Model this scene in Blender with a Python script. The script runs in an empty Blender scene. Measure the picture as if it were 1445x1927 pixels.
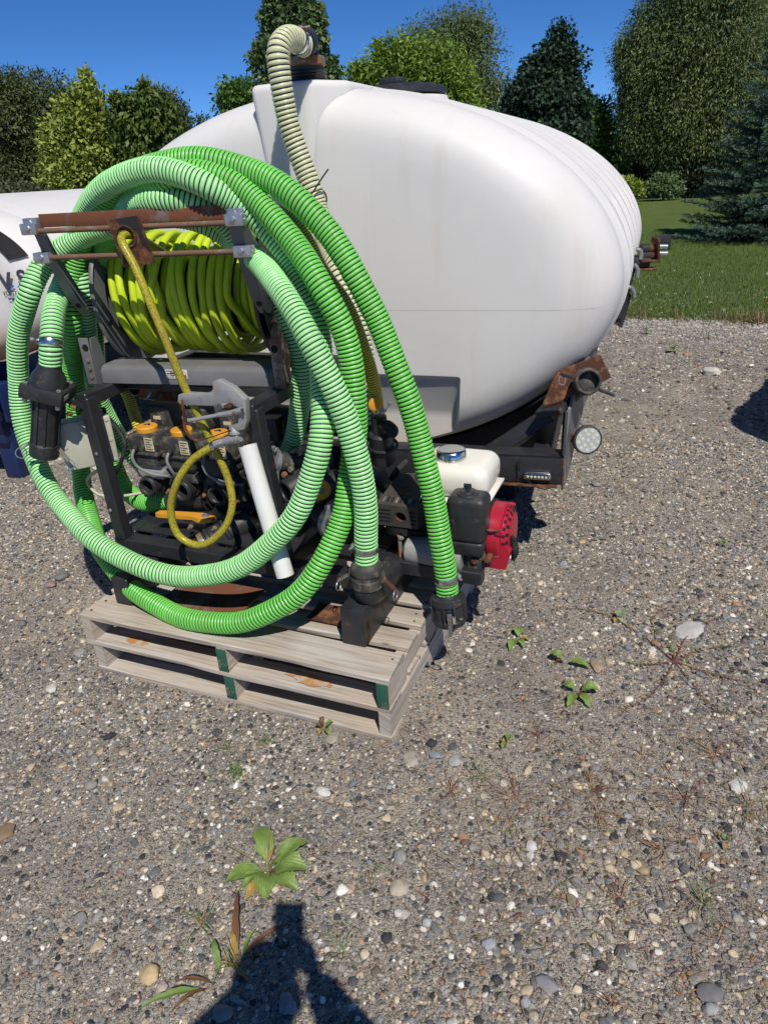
import bpy, bmesh, math, random
import numpy as np
from mathutils import Vector, Matrix, Quaternion
R = math.radians
rng = np.random.default_rng(7)
random.seed(7)
scene = bpy.context.scene
COL = scene.collection

# ------------------------------------------------------------------ camera
IW, IH, F = 1445.0, 1927.0, 1335.0
HORIZON, ROLL, CAMH = 325.0, R(3.5), 1.65
_p = math.atan((IH / 2 - HORIZON) / F)
_fw = np.array([0, math.cos(_p), -math.sin(_p)])
_rt0 = np.array([1.0, 0, 0]); _up0 = np.array([0, math.sin(_p), math.cos(_p)])
CRT = _rt0 * math.cos(ROLL) - _up0 * math.sin(ROLL)
CUP = _up0 * math.cos(ROLL) + _rt0 * math.sin(ROLL)
CPOS = np.array([0, 0, CAMH])
cam = bpy.data.cameras.new('camera'); camo = bpy.data.objects.new('camera', cam); COL.objects.link(camo)
cam.sensor_fit = 'AUTO'; cam.sensor_width = 36.0; cam.lens = F / IH * 36.0
cam.clip_start = 0.05; cam.clip_end = 500
m = Matrix.Identity(4)
for i in range(3):
    m[i][0], m[i][1], m[i][2], m[i][3] = CRT[i], CUP[i], -_fw[i], CPOS[i]
camo.matrix_world = m
scene.camera = camo

# ------------------------------------------------------------------ light
SUN_EL, SUN_AZ = R(53.4), R(166.0)
HD = np.array([math.sin(R(-14.0)), math.cos(R(-14.0))]) / math.tan(SUN_EL)     # shadow per metre of height
sun = bpy.data.lights.new('sun', 'SUN'); suno = bpy.data.objects.new('sun', sun); COL.objects.link(suno)
sun.energy = 4.5; sun.angle = R(0.53); sun.color = (1.0, 0.945, 0.865)
suno.rotation_euler = Vector((HD[0], HD[1], -1)).to_track_quat('-Z', 'Y').to_euler()
suno.location = (2, -8, 12)
world = bpy.data.worlds.new('World'); scene.world = world; world.use_nodes = True
nt = world.node_tree; nt.nodes.clear()
sky = nt.nodes.new('ShaderNodeTexSky'); sky.sky_type = 'NISHITA'; sky.sun_disc = False
sky.sun_elevation = SUN_EL; sky.sun_rotation = SUN_AZ
sky.altitude = 3000; sky.air_density = 0.66; sky.dust_density = 0.05; sky.ozone_density = 10.0
bg = nt.nodes.new('ShaderNodeBackground'); bg.inputs[1].default_value = 0.114
wo = nt.nodes.new('ShaderNodeOutputWorld')
hs = nt.nodes.new('ShaderNodeHueSaturation'); hs.inputs['Saturation'].default_value = 1.10
nt.links.new(sky.outputs[0], hs.inputs['Color']); nt.links.new(hs.outputs[0], bg.inputs[0]); nt.links.new(bg.outputs[0], wo.inputs[0])
scene.view_settings.view_transform = 'Standard'; scene.view_settings.look = 'None'
scene.view_settings.exposure = 0.0; scene.view_settings.gamma = 1.0
scene.view_settings.use_curve_mapping = False
scene.render.engine = 'CYCLES'
scene.cycles.max_bounces = 8; scene.cycles.diffuse_bounces = 3; scene.cycles.glossy_bounces = 3
scene.cycles.transmission_bounces = 6; scene.cycles.transparent_max_bounces = 8
scene.cycles.use_denoising = True
scene.cycles.caustics_reflective = False; scene.cycles.caustics_refractive = False

# ------------------------------------------------------------------ places: rays of the photograph met with real planes
def ray(x, y): return _fw + CRT * (x - IW / 2) / F + CUP * (IH / 2 - y) / F
def gp(x, y, z=0.0):
    d = ray(x, y); return CPOS + d * ((z - CAMH) / d[2])
def yy(x, y, Y):
    d = ray(x, y); return CPOS + d * (Y / d[1])
def dist(x, y, D):
    d = ray(x, y); return CPOS + d * (D / math.hypot(d[0], d[1]))
PY = R(23.5)
PA = gp(738, 1397)
PU = np.array([math.cos(PY), -math.sin(PY), 0]); PW = np.array([math.sin(PY), math.cos(PY), 0]); PZ = np.array([0, 0, 1.0])
def q(x, y, w):
    d = ray(x, y); return CPOS + d * (np.dot(PA + PW * w - CPOS, PW) / np.dot(d, PW))
def fp(u, w, z): return PA + PU * u + PW * w + PZ * z
RY = R(16.9)
RO = fp(-1.268, 0.403, 1.003)
RX = np.array([math.cos(RY), -math.sin(RY), 0]); RD = np.array([math.sin(RY), math.cos(RY), 0])
def fr(x, y, z): return RO + RX * x + RD * y + PZ * z
TY = 0.362
TO = np.array([-0.266, 3.308, 1.182]); TX = np.array([math.cos(TY), -math.sin(TY), 0]); TD = np.array([math.sin(TY), math.cos(TY), 0])
TA, TB, TN = 1.327, 0.803, 1.893
def ft(x, t, z): return TO + TX * x + TD * t + PZ * z
AXP = (PU, PW, PZ); AXR = (RX, RD, PZ); AXT = (TX, TD, PZ); AXW = (np.array([1., 0, 0]), np.array([0, 1., 0]), PZ)

# ------------------------------------------------------------------ materials
def nodes(name):
    mt = bpy.data.materials.new(name); mt.use_nodes = True
    n = mt.node_tree.nodes; l = mt.node_tree.links
    return mt, n, l, n['Principled BSDF']
def ramp(n, stops, interp='LINEAR'):
    r = n.new('ShaderNodeValToRGB'); r.color_ramp.interpolation = interp
    e = r.color_ramp.elements
    while len(e) > 1: e.remove(e[0])
    e[0].position = stops[0][0]; e[0].color = (*stops[0][1], 1)
    for p, c in stops[1:]:
        k = e.new(p); k.color = (*c, 1)
    return r
def noise(n, l, scale, detail=4, rough=.55, vec=None, dist_=0.0):
    t = n.new('ShaderNodeTexNoise'); t.inputs['Scale'].default_value = scale
    t.inputs['Detail'].default_value = detail; t.inputs['Roughness'].default_value = rough
    t.inputs['Distortion'].default_value = dist_
    if vec is not None: l.new(vec, t.inputs['Vector'])
    return t
def mixc(n, l, fac, a, b):
    x = n.new('ShaderNodeMix'); x.data_type = 'RGBA'
    if isinstance(fac, (int, float)): x.inputs[0].default_value = fac
    else: l.new(fac, x.inputs[0])
    for s, i in ((a, 6), (b, 7)):
        if isinstance(s, tuple): x.inputs[i].default_value = (*s, 1)
        else: l.new(s, x.inputs[i])
    return x.outputs[2]
def maths(n, l, op, a, b=None, clamp=False):
    x = n.new('ShaderNodeMath'); x.operation = op; x.use_clamp = clamp
    for s, i in ((a, 0), (b, 1)):
        if s is None: continue
        if isinstance(s, (int, float)): x.inputs[i].default_value = s
        else: l.new(s, x.inputs[i])
    return x.outputs[0]
def bump(n, l, p, h, strength=.3, distance=.005):
    b = n.new('ShaderNodeBump'); b.inputs['Strength'].default_value = strength; b.inputs['Distance'].default_value = distance
    l.new(h, b.inputs['Height']); l.new(b.outputs[0], p.inputs['Normal'])
def mat(name, a, b=None, scale=30, rough=.5, metal=0.0, spec=.5, dirt=None, dirt_amt=.35, dirt_scale=14, bmp=0.0, bscale=120, coat=0):
    """base colour wandering between a and b, optional dirt or rust in patches"""
    mt, n, l, p = nodes(name)
    tc = n.new('ShaderNodeTexCoord'); v = tc.outputs['Object']
    b = b or tuple(c * .8 for c in a)
    nz = noise(n, l, scale, 5, .6, v)
    r0 = ramp(n, [(.3, a), (.72, b)]); l.new(nz.outputs[0], r0.inputs[0]); c = r0.outputs[0]
    p.inputs['Roughness'].default_value = rough; p.inputs['Metallic'].default_value = metal
    p.inputs['Specular IOR Level'].default_value = spec
    if coat: p.inputs['Coat Weight'].default_value = coat; p.inputs['Coat Roughness'].default_value = .15
    if dirt:
        d = noise(n, l, dirt_scale, 7, .68, v)
        e = 1 - dirt_amt
        rd = ramp(n, [(max(0, e - .23), (0, 0, 0)), (max(.02, e - .12), (1, 1, 1))]); l.new(d.outputs[0], rd.inputs[0])
        c = mixc(n, l, rd.outputs[0], c, dirt)
        if metal:
            l.new(maths(n, l, 'MULTIPLY', maths(n, l, 'SUBTRACT', 1.0, rd.outputs[0]), metal), p.inputs['Metallic'])
        l.new(maths(n, l, 'ADD', maths(n, l, 'MULTIPLY', rd.outputs[0], .35), rough, True), p.inputs['Roughness'])
    l.new(c, p.inputs['Base Color'])
    if bmp:
        nb = noise(n, l, bscale, 5, .65, v); bump(n, l, p, nb.outputs[0], bmp, .004)
    return mt

M = {}
M['black_paint'] = mat('black_paint', (.016, .017, .020), (.028, .029, .033), 20, .42, 0, .5, (.10, .055, .035), .16, 16, .12, 60)
M['black_plastic'] = mat('black_plastic', (.018, .019, .021), (.034, .035, .037), 25, .45, 0, .45, (.075, .068, .058), .2, 22, .12, 150)
M['dusty_plastic'] = mat('dusty_plastic', (.030, .031, .031), (.055, .053, .048), 25, .6, 0, .4, (.14, .12, .095), .27, 30, .18, 160)
M['rubber'] = mat('rubber', (.016, .016, .017), (.03, .03, .03), 20, .65, 0, .35, (.06, .055, .05), .25, 20, .1, 80)
M['grey_steel'] = mat('grey_steel', (.13, .13, .135), (.165, .165, .165), 14, .46, 0, .5, (.23, .12, .06), .12, 10, .08, 60)
M['bare_steel'] = mat('bare_steel', (.36, .33, .29), (.25, .21, .17), 26, .45, .7, .5, (.22, .10, .045), .32, 14, .2, 90)
M['rod_steel'] = mat('rod_steel', (.30, .25, .20), (.2, .15, .11), 40, .5, .5, .5, (.16, .085, .05), .42, 20, .15, 90)
M['rust'] = mat('rust', (.17, .070, .034), (.25, .112, .052), 32, .85, 0, .25, (.075, .036, .024), .36, 22, .5, 190)
M['rusty_grey'] = mat('rusty_grey', (.19, .165, .145), (.16, .125, .10), 18, .7, 0, .3, (.165, .065, .034), .40, 11, .4, 150)
M['zinc'] = mat('zinc', (.52, .53, .54), (.38, .39, .40), 40, .34, .75, .5, (.34, .32, .30), .18, 30, .1, 120)
M['cast_alu'] = mat('cast_alu', (.40, .40, .39), (.30, .30, .29), 50, .55, .35, .5, (.32, .20, .11), .2, 22, .4, 200)
M['chrome'] = mat('chrome', (.72, .72, .72), (.62, .61, .59), 20, .13, 1, .5, (.30, .22, .15), .1, 34)
M['band'] = mat('band', (.62, .63, .64), (.50, .50, .50), 30, .24, 1, .5)
M['pvc'] = mat('pvc', (.76, .76, .74), (.70, .69, .65), 7, .33, 0, .5, (.50, .40, .28), .1, 18)
M['beige_box'] = mat('beige_box', (.50, .50, .41), (.44, .43, .35), 12, .5, 0, .45, (.32, .28, .21), .2, 22, .04, 200)
M['fuel_white'] = mat('fuel_white', (.80, .78, .70), (.74, .71, .62), 6, .25, 0, .5, (.55, .5, .42), .1, 26, 0, 50, .3)
M['red_paint'] = mat('red_paint', (.44, .012, .035), (.34, .010, .026), 14, .36, 0, .5, (.16, .03, .03), .18, 26, .06, 90, .1)
M['yellow_plastic'] = mat('yellow_plastic', (.70, .32, .03), (.60, .27, .025), 10, .42, 0, .5, (.40, .22, .05), .16, 40)
M['label_white'] = mat('label_white', (.62, .60, .52), (.50, .48, .42), 90, .6, 0, .3, (.12, .11, .1), .24, 150)
M['label_cream'] = mat('label_cream', (.60, .52, .34), (.52, .44, .28), 50, .6, 0, .3)
M['grey_cable'] = mat('grey_cable', (.22, .23, .24), (.18, .18, .18), 20, .5, 0, .4)
M['cream_cable'] = mat('cream_cable', (.55, .53, .42), (.46, .42, .33), 20, .5, 0, .4)
M['blue_frame'] = mat('blue_frame', (.012, .028, .11), (.009, .02, .08), 10, .42, 0, .5, (.06, .04, .035), .1, 14)
M['logo_grey'] = mat('logo_grey', (.055, .06, .075), (.05, .055, .07), 10, .5)
M['logo_blue'] = mat('logo_blue', (.02, .16, .50), (.02, .15, .45), 10, .5)
M['logo_red'] = mat('logo_red', (.42, .03, .06), (.36, .03, .05), 10, .5)
M['black_band'] = mat('black_band', (.012, .012, .014), (.02, .02, .022), 10, .75, 0, .2)
M['lens'] = mat('lens', (.42, .46, .45), (.34, .37, .36), 30, .12, 0, .6)
M['led'] = mat('led', (.72, .72, .58), (.6, .6, .45), 30, .15, .2, .6)
M['green_paint'] = mat('green_paint', (.022, .095, .060), (.03, .12, .075), 22, .7, 0, .3, (.22, .2, .16), .22, 26, .2, 120)
M['skin'] = mat('skin', (.45, .25, .17)); M['cloth'] = mat('cloth', (.06, .07, .1), (.05, .06, .09), 60, .9); M['trousers'] = mat('trousers', (.03, .035, .05), None, 60, .9)

def hose_mat(name, a, b, dirt, rough=.34, speck=.60):
    mt, n, l, p = nodes(name)
    tc = n.new('ShaderNodeTexCoord'); v = tc.outputs['Object']
    nz = noise(n, l, 5, 3, .5, v); r0 = ramp(n, [(.35, a), (.7, b)]); l.new(nz.outputs[0], r0.inputs[0])
    d = noise(n, l, 11, 6, .65, v); rd = ramp(n, [(.52, (0, 0, 0)), (.74, (.62, .62, .62))]); l.new(d.outputs[0], rd.inputs[0])
    f = noise(n, l, 170, 3, .6, v); rf = ramp(n, [(speck, (0, 0, 0)), (speck + .18, (.45, .45, .45) if speck > .55 else (1, 1, 1))]); l.new(f.outputs[0], rf.inputs[0])
    k = maths(n, l, 'MAXIMUM', rd.outputs[0], rf.outputs[0])
    c = mixc(n, l, maths(n, l, 'MULTIPLY', k, .75), r0.outputs[0], dirt); l.new(c, p.inputs['Base Color'])
    p.inputs['Roughness'].default_value = rough; p.inputs['Specular IOR Level'].default_value = .32
    l.new(maths(n, l, 'ADD', maths(n, l, 'MULTIPLY', k, .35), rough, True), p.inputs['Roughness'])
    p.inputs['Subsurface Weight'].default_value = .0
    return mt
M['hose_mint'] = hose_mat('hose_mint', (.40, .80, .345), (.34, .74, .29), (.26, .46, .19))
M['hose_green'] = hose_mat('hose_green', (.19, .62, .11), (.15, .55, .09), (.19, .32, .07))
M['hose_pale'] = hose_mat('hose_pale', (.64, .65, .41), (.58, .59, .36), (.42, .40, .24))
M['hose_yellow'] = hose_mat('hose_yellow', (.72, .58, .06), (.62, .50, .06), (.28, .30, .05))
M['hose_wound'] = hose_mat('hose_wound', (.56, .70, .03), (.47, .60, .024), (.30, .25, .04), .42)
M['hose_lead'] = hose_mat('hose_lead', (.42, .38, .030), (.33, .27, .03), (.12, .075, .025), .22, .46)
M['hose_ring'] = mat('hose_ring', (.008, .014, .011), (.014, .022, .016), 30, .5)

def wood_mat():
    mt, n, l, p = nodes('grey_wood')
    tc = n.new('ShaderNodeTexCoord'); oi = n.new('ShaderNodeObjectInfo')
    ad = n.new('ShaderNodeVectorMath'); ad.operation = 'ADD'
    cm = n.new('ShaderNodeCombineXYZ'); l.new(maths(n, l, 'MULTIPLY', oi.outputs['Random'], 13.0), cm.inputs[0]); l.new(maths(n, l, 'MULTIPLY', oi.outputs['Random'], 7.0), cm.inputs[1])
    l.new(tc.outputs['UV'], ad.inputs[0]); l.new(cm.outputs[0], ad.inputs[1])
    mp = n.new('ShaderNodeMapping'); mp.inputs['Scale'].default_value = (3.0, 75.0, 1); l.new(ad.outputs[0], mp.inputs[0])
    g = noise(n, l, 1.0, 7, .62, mp.outputs[0], .6)
    r0 = ramp(n, [(.22, (.13, .105, .08)), (.38, (.35, .305, .255)), (.56, (.50, .455, .40)), (.8, (.62, .585, .53))]); l.new(g.outputs[0], r0.inputs[0])
    big = noise(n, l, 3.5, 3, .5, ad.outputs[0]); rb = ramp(n, [(.4, (0, 0, 0)), (.72, (1, 1, 1))]); l.new(big.outputs[0], rb.inputs[0])
    c = mixc(n, l, maths(n, l, 'MULTIPLY', rb.outputs[0], .5), r0.outputs[0], (.45, .335, .22))
    mp3 = n.new('ShaderNodeMapping'); mp3.inputs['Scale'].default_value = (1.0, 4.5, 1); l.new(ad.outputs[0], mp3.inputs[0])
    vo = n.new('ShaderNodeTexVoronoi'); vo.inputs['Scale'].default_value = 4.2; l.new(mp3.outputs[0], vo.inputs['Vector'])
    rk = ramp(n, [(.03, (1, 1, 1)), (.085, (0, 0, 0))]); l.new(vo.outputs[0], rk.inputs[0])
    c = mixc(n, l, maths(n, l, 'MULTIPLY', rk.outputs[0], .75), c, (.10, .065, .04))
    l.new(c, p.inputs['Base Color']); p.inputs['Roughness'].default_value = .85; p.inputs['Specular IOR Level'].default_value = .2
    bump(n, l, p, g.outputs[0], .7, .003)
    return mt
M['wood'] = wood_mat()
M['wood_orange'] = mat('wood_orange', (.46, .20, .06), (.42, .24, .10), 30, .85, 0, .2, (.46, .38, .29), .30, 26)
M['nail_stain'] = mat('nail_stain', (.05, .035, .03), (.09, .06, .05), 60, .9)

def tank_mat(name, bottom_brown, z0, z1):
    mt, n, l, p = nodes(name)
    tc = n.new('ShaderNodeTexCoord'); v = tc.outputs['Object']
    sx = n.new('ShaderNodeSeparateXYZ'); l.new(v, sx.inputs[0])
    big = noise(n, l, 1.6, 4, .55, v); r0 = ramp(n, [(.3, (.695, .685, .665)), (.7, (.65, .64, .615))]); l.new(big.outputs[0], r0.inputs[0])
    st = noise(n, l, 3.1, 5, .6, v); rs = ramp(n, [(.60, (0, 0, 0)), (.78, (.55, .55, .55))]); l.new(st.outputs[0], rs.inputs[0])
    c = mixc(n, l, maths(n, l, 'MULTIPLY', rs.outputs[0], .6), r0.outputs[0], (.60, .575, .50))
    # residue seen through the wall, and grime along the belly: a level line broken by noise
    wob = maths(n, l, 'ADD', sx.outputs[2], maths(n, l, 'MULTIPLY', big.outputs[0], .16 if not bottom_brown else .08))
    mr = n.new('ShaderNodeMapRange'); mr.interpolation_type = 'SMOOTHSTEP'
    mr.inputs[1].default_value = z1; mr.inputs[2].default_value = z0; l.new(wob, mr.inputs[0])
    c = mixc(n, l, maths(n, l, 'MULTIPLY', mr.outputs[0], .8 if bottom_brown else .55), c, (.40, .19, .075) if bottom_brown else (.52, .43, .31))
    dn = noise(n, l, 46, 5, .7, v); rd = ramp(n, [(.70, (0, 0, 0)), (.80, (.5, .5, .5))]); l.new(dn.outputs[0], rd.inputs[0])
    c = mixc(n, l, rd.outputs[0], c, (.42, .40, .36))
    mpn = n.new('ShaderNodeMapping'); mpn.inputs['Scale'].default_value = (11, 11, .7); l.new(v, mpn.inputs[0])
    dr = noise(n, l, 1.0, 5, .6, mpn.outputs[0]); rdr = ramp(n, [(.56, (0, 0, 0)), (.72, (.30, .30, .30))]); l.new(dr.outputs[0], rdr.inputs[0])
    c = mixc(n, l, rdr.outputs[0], c, (.56, .52, .44))
    sc_n = noise(n, l, 7.0, 8, .75, v, 1.2); rsc = ramp(n, [(.62, (0, 0, 0)), (.68, (.32, .32, .32)), (.74, (0, 0, 0))]); l.new(sc_n.outputs[0], rsc.inputs[0])
    c = mixc(n, l, rsc.outputs[0], c, (.60, .58, .53))
    l.new(c, p.inputs['Base Color'])
    p.inputs['Roughness'].default_value = .5; p.inputs['Specular IOR Level'].default_value = .3
    p.inputs['Subsurface Weight'].default_value = .35; p.inputs['Subsurface Scale'].default_value = .08; p.inputs['Subsurface Radius'].default_value = (1, .85, .65)
    nb = noise(n, l, 2.6, 2, .5, v); nb2 = noise(n, l, 260, 3, .6, v)
    bump(n, l, p, maths(n, l, 'ADD', nb.outputs[0], maths(n, l, 'MULTIPLY', nb2.outputs[0], .03)), .35, .012)
    return mt
M['tank'] = tank_mat('white_polyethylene', False, .04, .50)
M['tank_b'] = tank_mat('white_polyethylene_tea', True, .16, .42)
M['grime'] = mat('grime', (.05, .035, .022), (.09, .065, .04), 30, .8)

# ------------------------------------------------------------------ mesh builder
class MB:
    def __init__(s): s.v = []; s.f = []; s.m = []; s.uv = {}
    def add(s, vs, fs, mi=0):
        o = len(s.v); s.v += [tuple(x) for x in vs]; s.f += [tuple(i + o for i in f) for f in fs]; s.m += [mi] * len(fs); return s
    def box(s, c, size, ax=AXW, bev=.0, mi=0, seg=2):
        c = np.array(c, float); ax = np.array(ax)
        h = np.array(size) / 2
        if bev <= 0:
            vs = [c + (ax.T @ (h * np.array(k))) for k in ((-1, -1, -1), (1, -1, -1), (1, 1, -1), (-1, 1, -1), (-1, -1, 1), (1, -1, 1), (1, 1, 1), (-1, 1, 1))]
            return s.add(vs, ((0, 3, 2, 1), (4, 5, 6, 7), (0, 1, 5, 4), (1, 2, 6, 5), (2, 3, 7, 6), (3, 0, 4, 7)), mi)
        bm = bmesh.new(); bmesh.ops.create_cube(bm, size=1)
        for v in bm.verts: v.co = Vector(v.co) * 1; v.co.x *= size[0]; v.co.y *= size[1]; v.co.z *= size[2]
        bmesh.ops.bevel(bm, geom=bm.edges[:], offset=min(bev, min(size) * .49), segments=seg, profile=.5, affect='EDGES')
        bm.verts.index_update()
        s.add([c + ax.T @ np.array(v.co) for v in bm.verts], [[v.index for v in f.verts] for f in bm.faces], mi); bm.free(); return s
    def bar(s, a, b, w, h, up=(0, 0, 1), bev=.004, mi=0):
        a, b = np.array(a, float), np.array(b, float); d = b - a; L = np.linalg.norm(d); d /= L
        x = np.cross(d, np.array(up, float)); x /= np.linalg.norm(x); z = np.cross(x, d)
        return s.box((a + b) / 2, (w, L, h), (x, d, z), bev, mi, 1)
    @staticmethod
    def perp(d):
        t = np.array([0, 0, 1.0]) if abs(d[2]) < .9 else np.array([1.0, 0, 0])
        x = np.cross(d, t); x /= np.linalg.norm(x); return x, np.cross(d, x)
    def lathe(s, p0, axis, prof, n=20, mi=0, caps=True):
        p0 = np.array(p0, float); d = np.array(axis, float); d /= np.linalg.norm(d); x, y = s.perp(d)
        o = len(s.v); k = len(prof)
        for t, r in prof:
            for j in range(n):
                a = 2 * math.pi * j / n; s.v.append(tuple(p0 + d * t + (x * math.cos(a) + y * math.sin(a)) * max(r, 1e-5)))
        for i in range(k - 1):
            for j in range(n):
                s.f.append((o + i * n + j, o + i * n + (j + 1) % n, o + (i + 1) * n + (j + 1) % n, o + (i + 1) * n + j)); s.m.append(mi)
        if caps:
            s.f.append(tuple(o + j for j in range(n - 1, -1, -1))); s.m.append(mi)
            s.f.append(tuple(o + (k - 1) * n + j for j in range(n))); s.m.append(mi)
        return s
    def cyl(s, a, b, r, n=16, mi=0, bev=.0, r2=None):
        a, b = np.array(a, float), np.array(b, float); L = np.linalg.norm(b - a); r2 = r if r2 is None else r2
        e = min(bev, L * .4)
        pr = [(0, r), (L, r2)] if e <= 0 else [(0, r - e), (e, r), (L - e, r2), (L, r2 - e)]
        return s.lathe(a, b - a, pr, n, mi)
    def pipe(s, a, b, ro, ri, n=20, mi=0, depth=None):
        """open-mouthed tube: mouth at a, floor inside at depth"""
        a, b = np.array(a, float), np.array(b, float); L = np.linalg.norm(b - a); dp = depth or L * .9
        e = (ro - ri) * .25
        return s.lathe(a, b - a, [(dp, 1e-5), (dp, ri), (e, ri), (0, ri + e), (0, ro - e), (e, ro), (L, ro), (L, 1e-5)], n, mi, False)
    def tube(s, pts, r, n=10, mi=0, samples=None, caps=True):
        P = catmull(pts, samples or max(8, len(pts) * 7)) if len(pts) > 2 else np.array(pts, float)
        X, Y, T = frames(P); o = len(s.v); k = len(P)
        rr = r if hasattr(r, '__len__') else [r] * k
        if len(rr) != k: rr = np.interp(np.linspace(0, 1, k), np.linspace(0, 1, len(rr)), rr)
        for i in range(k):
            for j in range(n):
                a = 2 * math.pi * j / n; s.v.append(tuple(P[i] + (X[i] * math.cos(a) + Y[i] * math.sin(a)) * rr[i]))
        for i in range(k - 1):
            for j in range(n):
                s.f.append((o + i * n + j, o + i * n + (j + 1) % n, o + (i + 1) * n + (j + 1) % n, o + (i + 1) * n + j)); s.m.append(mi)
        if caps:
            s.f.append(tuple(o + j for j in range(n - 1, -1, -1))); s.m.append(mi); s.f.append(tuple(o + (k - 1) * n + j for j in range(n))); s.m.append(mi)
        return s
    def prism(s, poly, o, ax, th, mi=0):
        """poly in the plane (ax0, ax1) at o, pushed both ways along ax2 by th/2"""
        o = np.array(o, float); a, b, c = ax; n = len(poly)
        vs = [o + a * x + b * y - c * th / 2 for x, y in poly] + [o + a * x + b * y + c * th / 2 for x, y in poly]
        fs = [tuple(range(n - 1, -1, -1)), tuple(range(n, 2 * n))] + [(i, (i + 1) % n, n + (i + 1) % n, n + i) for i in range(n)]
        return s.add(vs, fs, mi)
    def plate_hole(s, size, hole, o, ax, th, n=24, hoff=(0, 0), mi=0):
        """flat plate with a round hole"""
        o = np.array(o, float); a, b, c = ax; W2, H2 = size[0] / 2, size[1] / 2
        out, inn = [], []
        for i in range(n):
            t = 2 * math.pi * (i + .5) / n; cx, sy = math.cos(t), math.sin(t); k = min(W2 / max(abs(cx), 1e-6), H2 / max(abs(sy), 1e-6))
            out.append((cx * k, sy * k)); inn.append((hoff[0] + cx * hole, hoff[1] + sy * hole))
        for cxy in ((W2, H2), (-W2, H2), (-W2, -H2), (W2, -H2)):
            i = min(range(n), key=lambda j: (out[j][0] - cxy[0]) ** 2 + (out[j][1] - cxy[1]) ** 2); out[i] = cxy
        vs = []
        for sd in (-th / 2, th / 2):
            vs += [o + a * x + b * y + c * sd for x, y in out] + [o + a * x + b * y + c * sd for x, y in inn]
        fs = []
        for i in range(n):
            j = (i + 1) % n
            fs += [(i, n + i, n + j, j), (2 * n + i, 2 * n + j, 3 * n + j, 3 * n + i), (i, j, 2 * n + j, 2 * n + i), (n + i, 3 * n + i, 3 * n + j, n + j)]
        return s.add(vs, fs, mi)
    def torus(s, c, axis, Rr, r, n=28, k=8, mi=0):
        d = np.array(axis, float); d /= np.linalg.norm(d); x, y = s.perp(d)
        pts = [np.array(c) + (x * math.cos(2 * math.pi * i / n) + y * math.sin(2 * math.pi * i / n)) * Rr for i in range(n)]
        o = len(s.v)
        for i, p in enumerate(pts):
            e = (p - np.array(c)) / Rr
            for j in range(k):
                t = 2 * math.pi * j / k; s.v.append(tuple(p + (e * math.cos(t) + d * math.sin(t)) * r))
        for i in range(n):
            for j in range(k):
                s.f.append((o + i * k + j, o + ((i + 1) % n) * k + j, o + ((i + 1) % n) * k + (j + 1) % k, o + i * k + (j + 1) % k)); s.m.append(mi)
        return s
    def hexbolt(s, c, axis, r, h, mi=0): return s.lathe(c, axis, [(0, r), (h * .85, r), (h, r * .8)], 6, mi)

def catmull(P, n, closed=False):
    P = np.array(P, float); P = np.vstack([2 * P[0] - P[1], P, 2 * P[-1] - P[-2]])
    out = []; k = len(P) - 3; sub = 24
    for i in range(k):
        p0, p1, p2, p3 = P[i:i + 4]
        d0, d1, d2 = (max(np.linalg.norm(b - a), 1e-6) ** .5 for a, b in ((p0, p1), (p1, p2), (p2, p3)))
        m1 = (p1 - p0) / d0 - (p2 - p0) / (d0 + d1) + (p2 - p1) / d1; m2 = (p2 - p1) / d1 - (p3 - p1) / (d1 + d2) + (p3 - p2) / d2
        m1 *= d1; m2 *= d1
        for t in np.linspace(0, 1, sub, endpoint=False):
            out.append((2 * t**3 - 3 * t**2 + 1) * p1 + (t**3 - 2 * t**2 + t) * m1 + (-2 * t**3 + 3 * t**2) * p2 + (t**3 - t**2) * m2)
    out.append(P[-2]); out = np.array(out)
    L = np.concatenate([[0], np.cumsum(np.linalg.norm(np.diff(out, axis=0), axis=1))])
    s = np.linspace(0, L[-1], n)
    return np.stack([np.interp(s, L, out[:, i]) for i in range(3)], 1)
def frames(P):
    T = np.gradient(P, axis=0); T /= np.linalg.norm(T, axis=1, keepdims=True)
    x, _ = MB.perp(T[0]); X = [x]
    for i in range(1, len(P)):
        x = X[-1] - T[i] * np.dot(X[-1], T[i]); X.append(x / np.linalg.norm(x))
    X = np.array(X); return X, np.cross(T, X), T
def plen(P): return float(np.linalg.norm(np.diff(P, axis=0), axis=1).sum())

def finish(me, smooth=35):
    if smooth:
        me.shade_smooth(); me.set_sharp_from_angle(angle=R(smooth))
def mesh_np(name, V, Fq, nper, mi=None, smooth=False):
    me = bpy.data.meshes.new(name); V = np.asarray(V, np.float32); Fq = np.asarray(Fq, np.int32)
    me.vertices.add(len(V)); me.vertices.foreach_set('co', V.ravel())
    me.loops.add(Fq.size); me.loops.foreach_set('vertex_index', Fq.ravel())
    me.polygons.add(len(Fq)); me.polygons.foreach_set('loop_start', np.arange(0, Fq.size, nper, dtype=np.int32))
    if mi is not None: me.polygons.foreach_set('material_index', np.asarray(mi, np.int32))
    if smooth: me.polygons.foreach_set('use_smooth', np.ones(len(Fq), bool))
    me.update(); me.validate(); return me
def link(name, me, mats, parent=None, loc=None):
    for x in (mats if isinstance(mats, (list, tuple)) else [mats]): me.materials.append(x)
    o = bpy.data.objects.new(name, me); COL.objects.link(o)
    if parent is not None: o.parent = parent
    elif loc is not None: o.location = Vector(loc)
    return o
def world_loc(o):
    l = Vector((0, 0, 0))
    while o is not None: l += o.location; o = o.parent
    return l
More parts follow.
